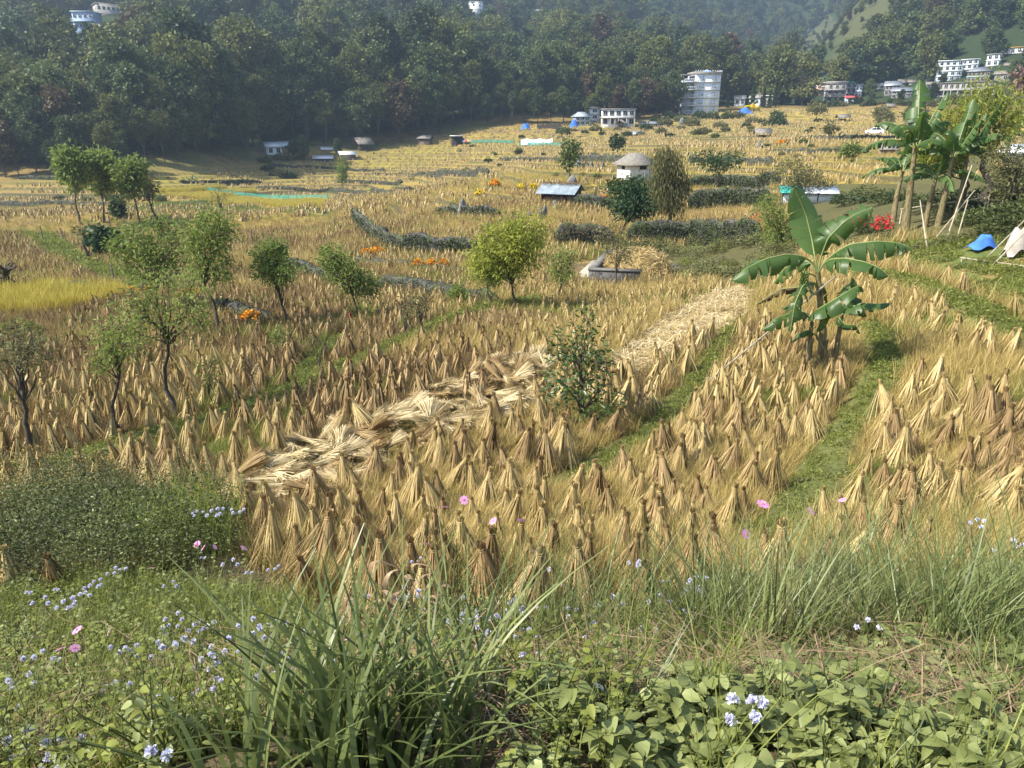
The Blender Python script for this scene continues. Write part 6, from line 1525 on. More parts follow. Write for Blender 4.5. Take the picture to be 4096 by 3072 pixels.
SW('thin dark stone wall along the ripe terrace below the farm sheds', [(268, 166), (310, 168), (352, 170), (385, 171)], .7, .1, ls=.3)
SW('broken stone wall in the weedy terrace right of the narrow tree', [(338, 183), (370, 184), (402, 183)], .8, .3, ls=.25, rough=2)
SW('short stone wall on the ripe terrace left of the tumbled black wall', [(372, 174), (400, 175), (425, 174)], .6, .1, ls=.25, rough=2)
SW('straw coloured stone edge at the right of the green rice net', [(500, 160), (530, 161), (560, 162)], .8, .4, ls=.25)
SW('earth and stone edge above the golden terraces right of the tin shed', [(575, 205), (600, 208), (615, 210)], 1.0, 1.1, ls=.18)
SW('grassy stone edge below the tall standing stone', [(440, 214), (465, 216), (500, 217)], .8, 1.0, ls=.16)
SW('field edge wall of the terrace under the white car', [(800, 139), (850, 139), (930, 139)], .7, .2, ls=.3)
SW('field edge wall of the terrace below the block hut', [(768, 154), (810, 154), (868, 153)], .8, .3, ls=.3)
def rock(label, u, v, wpx, hpx, cat='standing stone', name='standing_stone', group=None, pt=.45, lean=0.0):
    b = at(u, v); s = pxm(b); w = wpx * s / 2; h = hpx * s
    nu, nv = 14, 9; U, Vv = np.meshgrid(np.arange(nu) * 2 * PI / nu, np.linspace(0, 1, nv)); k = (1 - (1 - pt) * Vv ** 1.6) * np.sqrt(np.clip(1 - Vv ** 5, 0.0, 1))
    nz = .8 + .4 * vnoise(np.cos(U) * 1.6 + 7 * u, np.sin(U) * 1.6 + Vv * 3, int(u)); X = np.cos(U) * w * k * nz + lean * h * Vv; Y = np.sin(U) * w * .7 * k * nz; Z = Vv * h * (.9 + .2 * nz) - .15 * (Vv < .01)
    i, j = np.meshgrid(np.arange(nv - 1), np.arange(nu), indexing='ij')
    m = MB(); m.add(np.stack([X, Y, Z], -1), np.stack([i * nu + j, i * nu + (j + 1) % nu, (i + 1) * nu + (j + 1) % nu, (i + 1) * nu + j], -1).reshape(-1, 4)); o = m.obj(name, ROCK); o.location = b; o.rotation_euler = (0, 0, rng.uniform(-.5, .5)); tag(o, label, cat, group); return o
rock('tall rounded grey standing stone in the weeds left of the tin shed', 463, 216, 11, 16, pt=.4)
rock('left one of the twin standing stones below the tin shed', 540, 219, 6, 11); rock('right one of the twin standing stones below the tin shed', 545, 218, 6, 11.5)
rock('boulder beside the twin standing stones', 529, 217, 5, 5, 'boulder', 'boulder', pt=.7)
rock('leaning slab stone by the right post of the tin shed', 560, 202, 5, 9, lean=.25); rock('dark boulder under the leaning slab stone', 555, 207, 5.5, 6.5, 'boulder', 'boulder', pt=.6)
rock('great dark rock rising behind the tin shed roof', 572, 187, 11, 11, 'boulder', 'boulder', pt=.4)
for i, (u, v, w, h, t) in enumerate([(578, 168, 8, 8, 'broadest stone of the row below the far stone wall'), (587, 168, 4.5, 4, 'low second stone of the row below the far stone wall'), (591.5, 168, 5, 6, 'third stone of the row, beside the low one'), (598, 168, 3.6, 4.5, 'fourth slender stone of the row below the wall'), (603, 168.5, 4.5, 7, 'rightmost pointed stone of the row below the wall')]): rock(t, u, v, w, h, pt=.35)
rock('lone pointed standing stone on the far golden terrace right of centre', 758.5, 150, 5.5, 8.5, pt=.25); rock('squat stone left of the lone pointed one', 741, 149, 4.5, 4, pt=.5)
rock('white faced boulder on the stone bund left of the yellow green tree', 427, 290, 5, 9, 'boulder', 'boulder', pt=.5); rock('dark boulder beside the white faced one on the bund', 415, 293, 13, 9, 'boulder', 'boulder', pt=.7)
rock('brown boulder in the ditch by the marigold bush', 241, 329, 8, 7, 'boulder', 'boulder', pt=.7); rock('flat grey stone at the right edge above the weeds', 1004, 574, 26, 14, 'boulder', 'boulder', pt=.8)
rock('grey rock heap beside the slab edged bank', 108, 293, 16, 9, 'boulder', 'boulder', pt=.6); rock('smaller rock below the rock heap', 112, 297, 9, 5, 'boulder', 'boulder', pt=.7)
rock('hunched dark rock on the terrace behind the white shed', 700 - 18, 124, 6, 6, 'boulder', 'boulder', pt=.5)
# bushes: a few kinds, copied
def bush_kind(mat, n=700, L=.16, flat=.8, stems=True):
    o = leafy_mb(n, .8, 1.0, L, L * .5, .5, flat).mesh('bush', mat); return o
BUSHK = {'dark': [bush_kind(LEAF_DEEP), bush_kind(DARKM)], 'green': [bush_kind(GREENM, 600), bush_kind(WEEDM, 600)], 'dry': [bush_kind(LEAF_DRY, 500, .14), bush_kind(LEAF_DRY, 420, .18)], 'far': [bush_kind(LEAF_DEEP, 420, .32), bush_kind(LEAF_DRY, 420, .32)]}
def bushes(kind, spots, label, group):
    for i, (u, v, px) in enumerate(spots):
        b = at(u, v); s = px * pxm(b) / 1.6; o = bpy.data.objects.new('bush', BUSHK[kind][i % 2]); COL.objects.link(o); o.location = b - Vector((0, 0, .05)); o.rotation_euler = (0, 0, rng.uniform(0, 6)); o.scale = (s * rng.uniform(.85, 1.2), s * rng.uniform(.85, 1.2), s * rng.uniform(.7, 1.05)); tag(o, label, 'bush', group)
bushes('dark', [(700, 204, 14), (720, 205, 17), (742, 205, 16), (758, 203, 15), (690, 200, 12), (772, 200, 16)], 'dark bush growing along the hedge walls right of the weeping tree', 'bushes on the hedge walls')
bushes('dark', [(590, 205, 14), (603, 206, 12), (578, 200, 10), (598, 196, 12), (612, 200, 12), (588, 192, 9)], 'dark bush between the tin shed and the feathery tree', 'bushes by the tin shed')
WEED_SPOTS = [tuple(q) for q in resample(np.array([(640, 262), (700, 250), (790, 240), (800, 255), (740, 268), (680, 268), (690, 278), (770, 272)], float), 10)]
bushes('dry', [(u + rng.normal(0, 5), v + rng.normal(0, 4), rng.uniform(16, 30)) for u, v in WEED_SPOTS], 'olive bush in the overgrown ground right of the stone pen', 'bushes right of the pen')
bushes('green', [(u + rng.normal(0, 6), v + rng.normal(0, 5), rng.uniform(14, 24)) for u, v in WEED_SPOTS[::2]], 'fresh green bush in the overgrown ground right of the stone pen', 'green bushes right of the pen')
bushes('dry', [(900, 256, 26), (925, 250, 22), (880, 250, 26), (862, 246, 22), (845, 244, 22), (950, 245, 24), (820, 252, 24), (975, 238, 26)], 'dry olive bush at the foot of the banana grove', 'dry bushes before the banana grove')
bushes('dark', [(640, 252, 24), (655, 246, 22), (628, 250, 20), (615, 246, 20), (648, 236, 18)], 'dark bush filling the gully above the stone pen', 'bushes in the gully')
bushes('dark', [(848, 205, 30), (866, 198, 30), (884, 205, 30), (900, 200, 28), (925, 205, 30), (945, 205, 32), (962, 212, 34), (855, 225, 30), (870, 232, 30), (830, 232, 30), (815, 240, 28), (968, 226, 30), (985, 222, 40), (1005, 226, 44), (1020, 222, 44), (1000, 236, 40), (1018, 205, 46), (940, 212, 26), (985, 200, 26), (915, 208, 22), (1015, 200, 26)], 'dense dark bush among the banana plants at the right', 'bushes in the banana grove')
bushes('green', [(990, 262, 20), (965, 268, 16), (1012, 272, 22), (940, 262, 16), (1020, 255, 22), (985, 248, 18), (955, 255, 16)], 'low fresh green bush on the bank left of the blue tarpaulin', 'green bushes at the right edge')
bushes('dry', [(455, 205, 12), (440, 212, 12), (478, 213, 14), (490, 204, 10), (430, 205, 10), (500, 214, 12), (395, 190, 9), (375, 192, 9), (365, 186, 8), (412, 180, 8)], 'weedy bush in the rough terraces left of the tin shed', 'bushes left of the tin shed')
bushes('far', [(268, 171, 12), (278, 176, 14), (290, 178, 12), (283, 160, 14), (265, 162, 12), (300, 159, 10), (295, 152, 10)], 'dark bush on the terrace before the farmhouse', 'bushes before the farmhouse')
bushes('far', [(60 + i * 13 + rng.uniform(-4, 4), 196 + rng.uniform(-4, 6), rng.uniform(8, 14)) for i in range(9)], 'dark bush along the left ditch trees', 'bushes along the ditch')
bushes('dark', [(132, 233, 24), (118, 240, 20), (150, 228, 22), (165, 226, 18), (100, 238, 18), (180, 228, 20), (200, 232, 16), (92, 232, 14)], 'dark bush in the ditch below the dark trunked trees', 'bushes in the ditch')
bushes('dark', [(285, 332, 26), (305, 334, 30), (325, 333, 26), (345, 334, 26), (370, 333, 24), (262, 330, 20)], 'dark leafy bush in the ditch between the small trees', 'bushes between the small trees')
bushes('green', [(20, 340, 40), (45, 352, 34), (75, 345, 30), (5, 360, 36), (95, 340, 24), (30, 366, 28), (60, 360, 26)], 'grey green bush in the hollow at the left behind the twisted tree', 'bushes in the left hollow')
bushes('green', [(300, 370, 14), (480, 330, 18), (455, 328, 16), (435, 318, 14), (500, 322, 14), (560, 310, 14), (540, 306, 12)], 'low green weed clump along the long bund', 'weed clumps on the long bund')
bushes('far', [(560 + rng.uniform(-4, 4) + i * 11, 131 + rng.uniform(-2, 7), rng.uniform(7, 12)) for i in range(16)], 'dark scrubby bush on the terrace below the white two storey house', 'bushes below the villa')
bushes('far', [(655 + i * 7.5 + rng.uniform(-3, 3), 121 + rng.uniform(-3, 7), rng.uniform(8, 14)) for i in range(17)], 'dark bush on the bank below the tall white building', 'bushes below the hotel')
bushes('far', [(680 + rng.uniform(0, 190), 118 + rng.uniform(0, 50), rng.uniform(4, 8)) for i in range(34)], 'small bush dotted over the golden terraces right of centre', 'bushes dotted on the terraces')
bushes('far', [(440 + rng.uniform(0, 200), 138 + rng.uniform(0, 40), rng.uniform(4, 8)) for i in range(24)], 'small bush dotted over the terraces in the centre', 'bushes dotted in the centre')
bushes('far', [(800 + i * 9 + rng.uniform(-4, 4), 103.5 + rng.uniform(-1, 3), rng.uniform(7, 13)) for i in range(26)], 'dark bush at the foot of the town above the highest terrace', 'bushes below the town')
# marigolds
MARI = leafmat('marigold_flower', (.45, .13, .01), (.70, .26, .015), (.85, .45, .03), .2, .6, .2, objvar=0); YEL = leafmat('yellow_flower', (.5, .34, .02), (.75, .55, .03), (.85, .68, .08), .2, .6, .2, objvar=0)
def flower_bush(label, u, v, wpx, hpx, pm=MARI, group=None, L=.1):
    b = at(u, v); s = pxm(b); w = wpx * s / 2; h = hpx * s; root = empty('marigold_bush', b, 0, label, 'flowering bush', group)
    m = leafy_mb(520, w, h, L, L * .4, .45, .9); m.obj('foliage', DARKM, root)
    n = 90; th = rng.uniform(0, 2 * PI, n); q = rng.uniform(0, 1, n) ** .5; c = np.stack([np.cos(th) * q * w, np.sin(th) * q * w, h * (1.08 - .55 * q ** 2) * rng.uniform(.72, 1.0, n)], 1)
    f = MB()
    for k in range(3): f.leaves(c - [L * .4, 0, 0] if k == 0 else c, rng.normal(size=(n, 3)), rng.normal(size=(n, 3)), L * .85, L * .85, rng.uniform(.2, .9, n))
    f.obj('flowers', pm, root)
flower_bush('orange marigold bush in the ditch between the small trees', 252, 327, 22, 17)
flower_bush('orange marigold bush on the stony bund before the curved wall', 377, 258, 18, 12); flower_bush('small orange marigold on the left end of that bund', 366, 257, 9, 9)
for i, u in enumerate((418, 432, 444)): flower_bush(['left', 'middle', 'right'][i] + ' one of three marigold bushes before the creeper covered wall', u, 270, 13, 11)
flower_bush('orange marigolds seen through the slender tree, left part', 140, 296, 24, 12); flower_bush('orange marigolds seen through the slender tree, right part', 190, 300, 22, 12)
flower_bush('yellow flowering bush left of the tin shed roof', 521, 192, 10, 8, YEL, L=.2); flower_bush('second yellow flowering bush touching the tin shed roof', 533, 192, 8, 8, YEL, L=.2)
flower_bush('yellow flowering bush by the post left of the shed', 480, 199, 10, 9, YEL, L=.2); flower_bush('orange flowering bush above the yellow one by the post', 495, 189, 12, 9, MARI, L=.2)
flower_bush('orange marigolds below the feathery tree', 603, 203, 10, 8, MARI, L=.15)
flower_bush('yellow flowering hedge right of the conifers', 733 + 18, 112, 16, 6, YEL, L=.6); flower_bush('orange bush on the far golden terrace', 757 + 25, 145, 9, 4, MARI, L=.4)
# pale weeds with red poinsettia
RED = leafmat('red_bract', (.4, .01, .02), (.62, .03, .04), (.75, .08, .08), .3, .5, .3, objvar=0)
for u, v, t in ((752, 240, 'red flowering shrub left of the upright banana leaf'), (855, 236, 'red flowering shrub behind the banana leaves'), (880, 240, 'smaller red flowering shrub right of the first behind the leaves')):
    flower_bush(t, u, v, 22, 26, RED, L=.1)
# ------------------------------------------------------------------ nets, poles, tarpaulins, car and so on
NETM, _nt, _b = nodes('green_net'); _b.inputs['Base Color'].default_value = (.03, .34, .27, 1); _b.inputs['Roughness'].default_value = .7
_tr = _nt.nodes.new('ShaderNodeBsdfTranslucent'); _tr.inputs[0].default_value = (.05, .45, .36, 1); _tp = _nt.nodes.new('ShaderNodeBsdfTransparent'); _m1 = _nt.nodes.new('ShaderNodeMixShader'); _m1.inputs[0].default_value = .35; _m2 = _nt.nodes.new('ShaderNodeMixShader'); _m2.inputs[0].default_value = .3
_nt.links.new(_b.outputs[0], _m1.inputs[1]); _nt.links.new(_tr.outputs[0], _m1.inputs[2]); _nt.links.new(_m1.outputs[0], _m2.inputs[1]); _nt.links.new(_tp.outputs[0], _m2.inputs[2]); _nt.links.new(_m2.outputs[0], _nt.nodes['Material Output'].inputs[0])
def net(label, px, h, n):
    P = resample(np.array([tuple(at(u, v)) for u, v in px]), .5); o = P[0].copy(); root = empty('net_fence', o, 0, label, 'net fence'); Q = P - o
    hh = h * (.85 + .2 * vnoise(np.arange(len(Q)) * .5, np.zeros(len(Q)), 3)); m = MB(); V = np.concatenate([Q + [0, 0, .05], Q + np.stack([rng.normal(0, .05, len(Q)), rng.normal(0, .05, len(Q)), hh], 1)]); k = len(Q); m.add(V, [(i, i + 1, k + i + 1, k + i) for i in range(k - 1)]); m.obj('net', NETM, root)
    m = MB()
    for i in np.linspace(0, k - 1, n).astype(int): m.bar(Q[i] - [0, 0, .2], Q[i] + [0, 0, h * 1.25], .04, 6)
    m.obj('posts', WOODM, root)
net('long green net fence around the yellow rice on the left', [(207, 191.5), (240, 196.5), (270, 199.5), (328, 200)], .95, 12)
net('green net fence around the white tunnel on the far terrace', [(519, 146), (545, 146.3), (564, 146.5)], 1.1, 9)
net('faint green net fence on the terrace edge before the wood', [(468, 143), (490, 143), (514, 143)], .9, 7)
def tunnel():
    b = at(537, 145); s = pxm(b); m = MB(); w = 32 * s; a = np.linspace(0, PI, 9); X = np.linspace(-w / 2, w / 2, 20); V = [(x, 1.1 * math.cos(t) + 3, 1.75 * math.sin(t) * (.92 + .1 * math.sin(x * 1.7))) for x in X for t in a]
    m.add(V, [(i * 9 + j, i * 9 + j + 1, (i + 1) * 9 + j + 1, (i + 1) * 9 + j) for i in range(19) for j in range(8)]); o = m.obj('plastic_tunnel', plaster('white_plastic', (.75, .76, .74), .1)); o.location = b; tag(o, 'long white plastic tunnel behind the green net on the far terrace', 'plastic tunnel')
tunnel()
def car():
    b = at(874, 135); s = pxm(b); root = empty('parked_car', b, fr(b, .12), 'white hatchback car parked on the road above the golden terraces', 'car'); L = 17.5 * s; k = L / 3.6
    prof = [(-1.8, .28), (-1.8, .62), (-1.72, .82), (-.95, .98), (-.35, 1.42), (.95, 1.46), (1.55, 1.1), (1.75, 1.0), (1.8, .35), (1.8, .28)]
    CW, _n, _bb = nodes('car_paint'); _bb.inputs['Base Color'].default_value = (.78, .79, .8, 1); _bb.inputs['Roughness'].default_value = .25
    m = MB(); n = len(prof); V = []
    for y, q in ((0, .93), (.1, 1), (1.4, 1), (1.5, .93)):
        for x, z in prof: V.append((x * k, (y if z < 1.0 else .75 + (y - .75) * .86) * k, (.28 + (z - .28) * q) * k))
    m.add(V, [(r * n + i, r * n + i + 1, (r + 1) * n + i + 1, (r + 1) * n + i) for r in range(3) for i in range(n - 1)]); m.add(V[:n], [tuple(range(n))]); m.add(V[3 * n:], [tuple(range(n))]); m.add([V[0], V[n - 1], V[4 * n - 1], V[3 * n]], [(0, 1, 2, 3)]); m.obj('body', CW, root)
    for nm, pts in (('side_window', [(-.75, 1.0), (-.32, 1.34), (.25, 1.37), (.25, 1.0)]), ('side_window', [(.33, 1.0), (.33, 1.37), (.9, 1.38), (1.3, 1.05)])):
        for y in (.06, 1.44): g = MB(); g.box(0, .01, 0, .01, 0, .01); g = MB(); g.add([(x * k, (y if y < .7 else y) * k - (.05 if y < .7 else -.05), z * k) for x, z in pts], [(0, 1, 2, 3)]); g.obj(nm, GLASS, root)
    g = MB(); g.add([(-.93 * k, .2 * k, 1.0 * k), (-.93 * k, 1.3 * k, 1.0 * k), (-.38 * k, 1.25 * k, 1.42 * k), (-.38 * k, .25 * k, 1.42 * k)], [(0, 1, 2, 3)]); g.obj('windscreen', GLASS, root)
    RUB = plaster('tyre_rubber', (.02, .02, .02)); HUB = plaster('wheel_hub', (.4, .4, .4))
    for x in (-1.15, 1.15):
        for y in (.0, 1.5):
            w = MB(); w.tubes(np.array([[(x * k, (y - .08) * k, .28 * k), (x * k, (y + .08) * k, .28 * k)]]), .28 * k, 12, cap=True); w.obj('wheel', RUB, root); h = MB(); h.tubes(np.array([[(x * k, (y - .1) * k, .28 * k), (x * k, (y + .1) * k, .28 * k)]]), .15 * k, 8, cap=True); h.obj('hub', HUB, root.children[-1])
    for y in (.25, 1.25): h = MB(); h.box(-1.82 * k, -1.79 * k, (y - .12) * k, (y + .12) * k, .62 * k, .74 * k); h.obj('headlight', HUB, root)
car()
def tarp(label, u, v, wpx, hpx, mat=None, name='tarpaulin'):
    b = at(u, v); s = pxm(b); w = wpx * s; h = hpx * s; n = 12; U, Vv = np.meshgrid(np.linspace(-1, 1, n), np.linspace(-1, 1, n)); Z = h * np.clip(1 - .75 * (U ** 2 + Vv ** 2), 0, 1) * (.6 + .8 * vnoise(U * 2 + u, Vv * 2, 5)); m = MB(); m.add(np.stack([U * w / 2, Vv * w / 2.6 + w / 2.6, Z], -1), [(i * n + j, i * n + j + 1, (i + 1) * n + j + 1, (i + 1) * n + j) for i in range(n - 1) for j in range(n - 1)]); o = m.obj(name, mat or BLUET, smooth=False); o.location = b + Vector((0, 0, .03)); tag(o, label, 'tarpaulin')
tarp('blue tarpaulin draped over a heap at the right edge', 988, 251, 26, 13); tarp('blue tarpaulin on the terrace below the bamboo wall', 526, 130, 9, 6); tarp('blue water tank cover beside the blue grey house', 574, 128, 8, 7); tarp('pale blue tarpaulin over a stack right of the tall white building', 746, 115, 18, 6); tarp('pale sacks and cloth piled at the right edge', 1020, 258, 22, 26, plaster('pale_sacks', (.42, .38, .33), .5))
def sunshade():
    b = at(467, 147); s = pxm(b); root = empty('sunshade', b, 0, 'red yellow and blue striped sunshade beside the black hut', 'sunshade'); h = 7.5 * s; r = 5.5 * s; m = MB(); m.bar((0, 0, -.1), (0, 0, h), .05, 6); m.obj('pole', WOODM, root); cols = [plaster('shade_red', (.62, .06, .05)), plaster('shade_yellow', (.75, .55, .06)), plaster('shade_blue', (.08, .2, .6))]; m = MB()
    for i in range(9): a, c = i * 2 * PI / 9, (i + 1) * 2 * PI / 9; m.add([(0, 0, h), (r * math.cos(a), r * math.sin(a), h * .72), (r * math.cos(c), r * math.sin(c), h * .72)], [(0, 1, 2)], .5, i % 3)
    m.obj('canopy', cols, root)
sunshade()
def pole(label, u, v, vt, r=.09, u2=None, name='pole', mat=None, wire=False, cat='pole', dy=0):
    b = at(u, v); t = pos(u2 if u2 is not None else u, vt, b.y + dy); m = MB(); m.bar((0, 0, -.3), t - b, r, 8, r2=r * .6)
    if wire: m.box(t.x - b.x - .6, t.x - b.x + .6, -.06, .06, t.z - b.z - .5, t.z - b.z - .36)
    o = m.obj(name, mat or WOODM); o.location = b; tag(o, label, cat); return t
pole('tall thin power pole in the wood beside the clearing', 325, 64, 55, .22, wire=True, name='power_pole'); pole('power pole by the small white hut on the wooded slope', 254, 63, 46, .2, wire=True, name='power_pole')
for u, v, t, u2, lab in ((227, 226, 205, None, 'scarecrow post with a crossbar in the field below the green net'), (252, 244, 229, 251, 'second scarecrow post standing right of the first'), (170, 236, 208, 158, 'slanting pole above the dark ditch bushes'), (112, 233, 216, 108, 'leaning stake among the ditch trees'), (41, 225, 220, 20, 'crooked fence stake lying over at the left'), (43, 240, 226, 40, 'short upright fence stake at the left'), (64, 241, 228, 60, 'third crooked fence stake near the green strip'), (114, 282, 265, 111, 'charred stump post beside the rock heap'), (487, 190, 180, 487, 'upright post among the yellow flowers left of the shed')):
    pole(lab, u, v, t, .07, u2, cat='post', name='post')
for i in range(7): pole('thin stake of the open fence right of the green net', 343 + i * 8, 199 + i % 2 + i * .3, 191 + i % 3, .035, 343 + i * 8 + rng.uniform(-3, 2), cat='fence stake', name='fence_stake')['x'] if False else pole('thin stake of the open fence right of the green net', 343 + i * 8, 199 + i % 2 + i * .3, 191 + i % 3, .035, 343 + i * 8 + rng.uniform(-3, 2), cat='fence stake', name='fence_stake')
for o in [q for q in COL.objects if q.name.startswith('fence_stake')]: o['group'] = 'stakes of the open fence'
for u, v, u2, t, lab in ((925, 245, 975, 190, 'long bamboo pole slanting up from the green bank to the willow'), (945, 240, 972, 165, 'upright bamboo pole leaning at the willow trunk'), (957, 236, 968, 200, 'short bamboo stick leaning beside the willow trunk'), (975, 262, 1030, 215, 'bamboo pole crossing over the blue tarpaulin'), (985, 266, 1035, 222, 'second bamboo pole crossing just right over the tarpaulin'), (930, 250, 920, 200, 'thin dead stalk standing in the green bank')):
    pole(lab, u, v, t, .03, u2, mat=BAMBOO, dy=rng.uniform(-.5, .5))
for u0, v0, u1, v1, h, lab in ((898, 224, 985, 214, .7, 'yellow bamboo rail running in front of the banana grove'), (960, 262, 1030, 272, .15, 'bamboo pole lying on the ground at the right edge'), (985, 213, 1030, 205, 1.0, 'pale bamboo rail at the right edge under the tangled tree')):
    a, b = at(u0, v0), at(u1, v1); m = MB(); m.bar((0, 0, h), b - a + Vector((0, 0, h)), .035, 6)
    for k in (0.02, .35, .68, .98): q = (b - a) * k; m.bar((q.x, q.y, q.z - .3), (q.x, q.y, q.z + h), .025, 6)
    o = m.obj('bamboo_rail', BAMBOO); o.location = a; tag(o, lab, 'bamboo rail')
def cloth():
    b = at(354, 325); s = pxm(b); n = 9; U, V = np.meshgrid(np.linspace(-1, 1, 5), np.linspace(0, 1, n)); m = MB(); m.add(np.stack([U * (2.0 + 1.2 * V) * s - 2.2 * s, -.12 + .06 * np.sin(U * 3 + V * 4), (13 - 11 * V) * s], -1), [(i * 5 + j, i * 5 + j + 1, (i + 1) * 5 + j + 1, (i + 1) * 5 + j) for i in range(n - 1) for j in range(4)]); o = m.obj('red_cloth', plaster('red_cloth', (.5, .03, .05))); o.location = b; tag(o, 'red cloth hanging from the trunk of the open crowned tree', 'cloth')
cloth()
def bamboo_wall():
    a, b = at(537, 129), at(561, 128.5); s = pxm(a); m = MB(); n = 46
    for k in range(n): q = (b - a) * (k / (n - 1)); m.bar((q.x, q.y, q.z - .4), (q.x, q.y, q.z + (4.6 + 1.5 * rng.uniform() * .6) * s), .09, 4)
    o = m.obj('bamboo_fence', surfmat('brown_palings', [(.06, .045, .035), (.14, .11, .085)], 4, .9)); o.location = a; tag(o, 'tall brown bamboo paling fence before the wood left of the villas', 'fence')
bamboo_wall()
def greenhouse_roof():
    b = at(808, 205); s = pxm(b); b = b + Vector((0, 0, .0)); root = empty('roofed_shelter', b, fr(b, .1), 'low shelter with a white and teal sheet roof behind the upright banana leaf', 'shelter'); w = 50 * s; h = 15 * s; d = w * .5
    m = MB(); m.box(-w / 2, w / 2, 0, .06, h * .1, h * .75); m.obj('side_sheet', TINW, root); m = MB()
    for x in (-w / 2, -w / 6, w / 6, w / 2):
        for y in (.0, d): m.bar((x, y, -.5), (x, y, h * .8 + .3 * (y > 0)), .05, 6)
    m.obj('posts', WOODM, root); m = MB(); V = np.array([(-w / 2 - .2, -.4, h * .78), (-w * .1, -.4, h * .78), (-w * .1, d, h * 1.1), (-w / 2 - .2, d, h * 1.1)]); m.add(np.concatenate([V, V + [0, 0, .05]]), [(0, 1, 2, 3), (4, 5, 6, 7), (0, 1, 5, 4), (1, 2, 6, 5), (2, 3, 7, 6), (3, 0, 4, 7)]); m.obj('roof_sheet', TEAL, root); V = V * [-1, 1, 1]; V[:, 0] = np.where(V[:, 0] < w * .2, -w * .1 + .003, V[:, 0]); m = MB(); m.add(np.concatenate([V, V + [0, 0, .05]]), [(0, 1, 2, 3), (4, 5, 6, 7), (0, 1, 5, 4), (1, 2, 6, 5), (2, 3, 7, 6), (3, 0, 4, 7)]); m.obj('roof_sheet', TINW, root)
greenhouse_roof()
# wires across the wooded slope
for (u0, v0, u1, v1, Y0, Y1, lab) in ((250, 30, 640, 47, 330, 400, 'upper power line crossing in front of the wooded slope'), (250, 40, 560, 50, 330, 390, 'lower power line crossing in front of the wooded slope'), (790, 78, 945, 72, 300, 300, 'power line strung along the front of the town')):
    a, b = pos(u0, v0, Y0), pos(u1, v1, Y1); t = np.linspace(0, 1, 24)[:, None]; P = np.array(a) * (1 - t) + np.array(b) * t; P[:, 2] -= 3.5 * np.sin(t[:, 0] * PI); m = MB(); m.tubes((P - np.array(a))[None], .03, 4); o = m.obj('power_line', GREYD); o.location = a; tag(o, lab, 'power line')
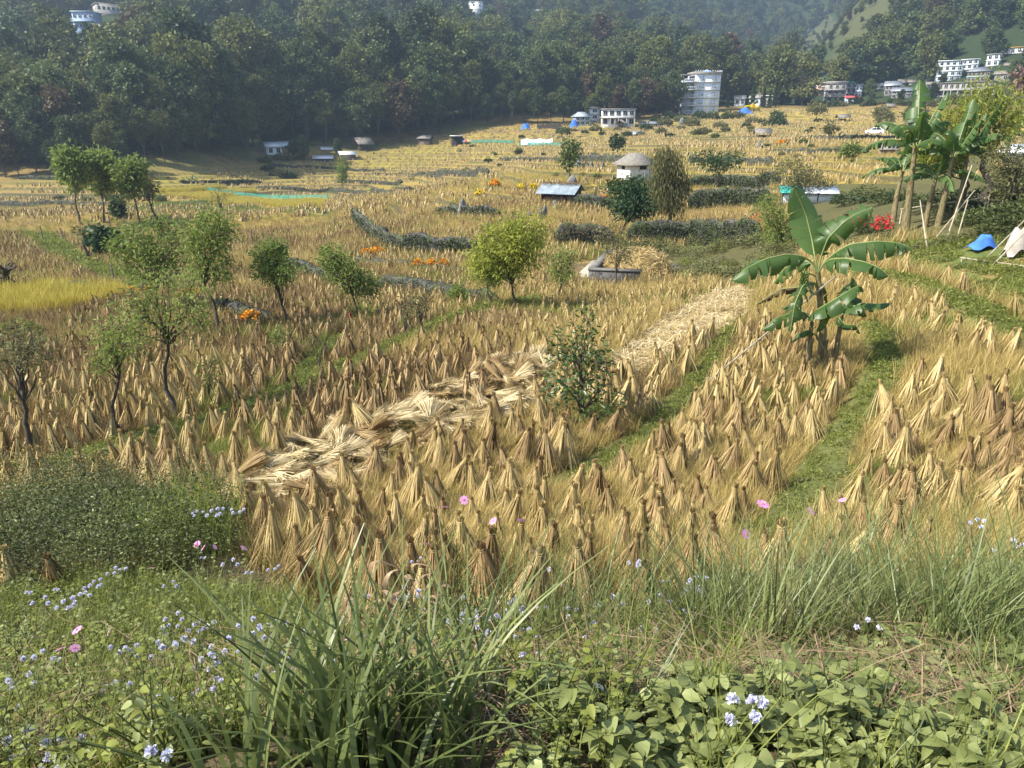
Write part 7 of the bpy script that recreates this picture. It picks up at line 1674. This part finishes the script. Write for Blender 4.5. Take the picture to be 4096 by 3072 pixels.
# ------------------------------------------------------------------ forest edge trees one can tell apart
def edge_trees():
    kinds = []
    for k, (H, rad, low, mat, nm) in enumerate([(20, 5.2, .30, LEAF_OLIVE, 'olive'), (22, 4.6, .35, LEAF_DEEP, 'dark'), (17, 5.6, .18, LEAF_DEEP, 'dark'), (24, 6.2, .38, LEAF_OLIVE, 'olive'), (15, 4.4, .12, LEAF_DEEP, 'dark'), (13, 4.2, .2, LEAF_RUST, 'rusty')]):
        w, c = tree_parts(H, [(0, 0, -1.5), (.3, 0, H * .25), (-.2, .2, H * .5)], .26, round_blobs(H * low, H, rad, 13), 24, 260, 5200, .62, .42, 0, .42, .4, 5, .05, updir=.3)
        kinds.append((w.mesh('trunk', BARK), c.mesh('crown', mat), H, nm))
    PI_, _c = tree_parts(12, [(0, 0, -.5), (0, 0, 6), (0, 0, 11.5)], .22, [(0, 0, 6, .5, .5, .5)], 3, 4, 10)
    cn = MB(); n = 4200; z = rng.uniform(.04, 1, n); th = rng.uniform(0, 2 * PI, n); rr = (1 - z) ** .8 * 1.9 * rng.uniform(.35, 1, n) * (.8 + .3 * np.sin(z * 40)); c = np.stack([np.cos(th) * rr, np.sin(th) * rr, z * 12], 1); cn.leaves(c, np.stack([np.cos(th), np.sin(th), -.2 + 0 * th], 1) + rng.normal(0, .3, (n, 3)), rng.normal(size=(n, 3)), .5, .2, np.clip(rng.normal(.35, .18, n), 0, 1))
    conm = (PI_.mesh('trunk', BARK), cn.mesh('crown', LEAF_DEEP), 12, 'conifer')
    def place(k, u, vb, vt, lab, grp, dr=0):
        tm, cm, H, nm = k; b = at(u, vb); b = b + (b.normalized() * dr if dr else Vector((0, 0, 0))); b.z = gz(b.x, b.y)
        s = max(.35, (vb - vt) * pxm(b) / H); r = empty('conifer' if nm == 'conifer' else 'forest_tree', b, rng.uniform(0, 6), lab, 'tree', grp); r.scale = (s * rng.uniform(.92, 1.15), s * rng.uniform(.92, 1.15), s)
        for nme, me in (('trunk', tm), ('crown', cm)): o = bpy.data.objects.new(nme, me); COL.objects.link(o); o.parent = r
    names = {'olive': 'tall olive green tree', 'dark': 'tall dark green tree', 'rusty': 'rusty brown tree'}
    foot = lambda u: np.interp(u, [-40, 60, 110, 160, 200, 250, 300, 340, 400, 440, 475, 540, 600, 660, 700], [186, 184, 182, 174, 169, 162, 157, 154, 147, 141, 131, 128, 125, 121, 114])
    for row in range(3):
        u = -30.0 + row * 7
        while u < 690:
            fb = foot(u); H = {0: 62, 1: 80, 2: 92}[row] * (1.0 if u < 480 else .62) * rng.uniform(.65, 1.15) * (1.15 if 200 < u < 250 else 1)
            if u < 130: H *= .85
            k = kinds[rng.choice([0, 1, 2, 3, 4, 5], p=[.24, .2, .2, .2, .12, .04])]
            reg = 'at the left end of the forest edge' if u < 190 else ('in the forest edge behind the farmhouse' if u < 345 else ('in the forest edge behind the brown thatched hut' if u < 480 else 'in the wood behind the villas'))
            if not (row == 0 and 258 < u < 300):
                place(k, u, fb - row * 2, fb - row * 2 - H, names[k[3]] + ' ' + reg, k[3] + ' trees ' + reg, dr=9 + row * 9 + rng.uniform(-3, 3))
            u += rng.uniform(13, 21) * (1.0 if u < 480 else .75)
    for u, vb, vt, lab in ((752, 108, 84, 'slim dark conifer just right of the tall white building'), (727, 108, 93, 'small dark conifer hugging the tall white building'), (763, 108, 89, 'dark conifer between the low white houses'), (775, 107, 80, 'tallest dark conifer left of the grey concrete house'), (781, 105, 77, 'pointed dark conifer touching the grey concrete house'), (786, 104, 78, 'rightmost dark conifer against the grey concrete house'), (769, 108, 92, 'shorter dark conifer at the front of the clump')): place(conm, u, vb, vt, lab, None)
    for u, vb, vt, k, lab in ((738, 104, 73, 5, 'big rusty crowned tree behind the low houses'), (718, 96, 58, 0, 'airy olive tree rising behind the tall white building'), (660, 116, 84, 5, 'reddish tree in the wood left of the tall white building'), (640, 117, 80, 3, 'broad olive tree behind the white shed'), (304, 161, 136, 4, 'dense dark mango tree right of the farmhouse'), (294, 160, 142, 2, 'low dark tree against the farmhouse wall'), (338, 157, 143, 4, 'dark tree between the two tin sheds'), (868, 100, 80, 2, 'dark tree beside the pale blue town house'), (917, 100, 77, 1, 'dark tree in the middle of the town'), (932, 102, 84, 4, 'dark tree left of the long grey building'), (1012, 88, 60, 2, 'dark tree below the yellow roofed house'), (942, 88, 74, 4, 'bushy tree at the foot of the white flats'), (900, 104, 92, 4, 'small tree in front of the wooden houses'), (846 + 25, 104, 92, 4, 'small tree right of the red roofed house'), (800, 104, 92, 0, 'olive tree in front of the grey concrete house'), (556, 112, 88, 2, 'dark tree left of the blue grey house')): place(kinds[k], u, vb, vt, lab, None)
edge_trees()
hill_wood()
# ------------------------------------------------------------------ haze
def haze():
    m = bpy.data.materials.new('haze'); m.use_nodes = True
    nt = m.node_tree; nt.nodes.remove(nt.nodes['Principled BSDF'])
    v = nt.nodes.new('ShaderNodeVolumePrincipled')
    v.inputs['Color'].default_value = (0.62, 0.80, 1.0, 1)
    v.inputs['Density'].default_value = 0.0004
    v.inputs['Anisotropy'].default_value = 0.35
    nt.links.new(v.outputs[0], nt.nodes['Material Output'].inputs['Volume'])
    me = bpy.data.objects['ground'].data
    V = np.empty(len(me.vertices) * 3); me.vertices.foreach_get('co', V); V = V.reshape(-1, 3)
    print('zrange', V[:, 2].min(), V[:, 2].max())
    mb = MB(); mb.box(-1460, 1460, -1460, 1460, V[:, 2].min() - 3, max(30, V[:, 2].max() + 25))
    o = mb.obj('haze', m)
    tag(o, 'pale blue haze hanging in the valley air', 'haze', kind='stuff')
haze()
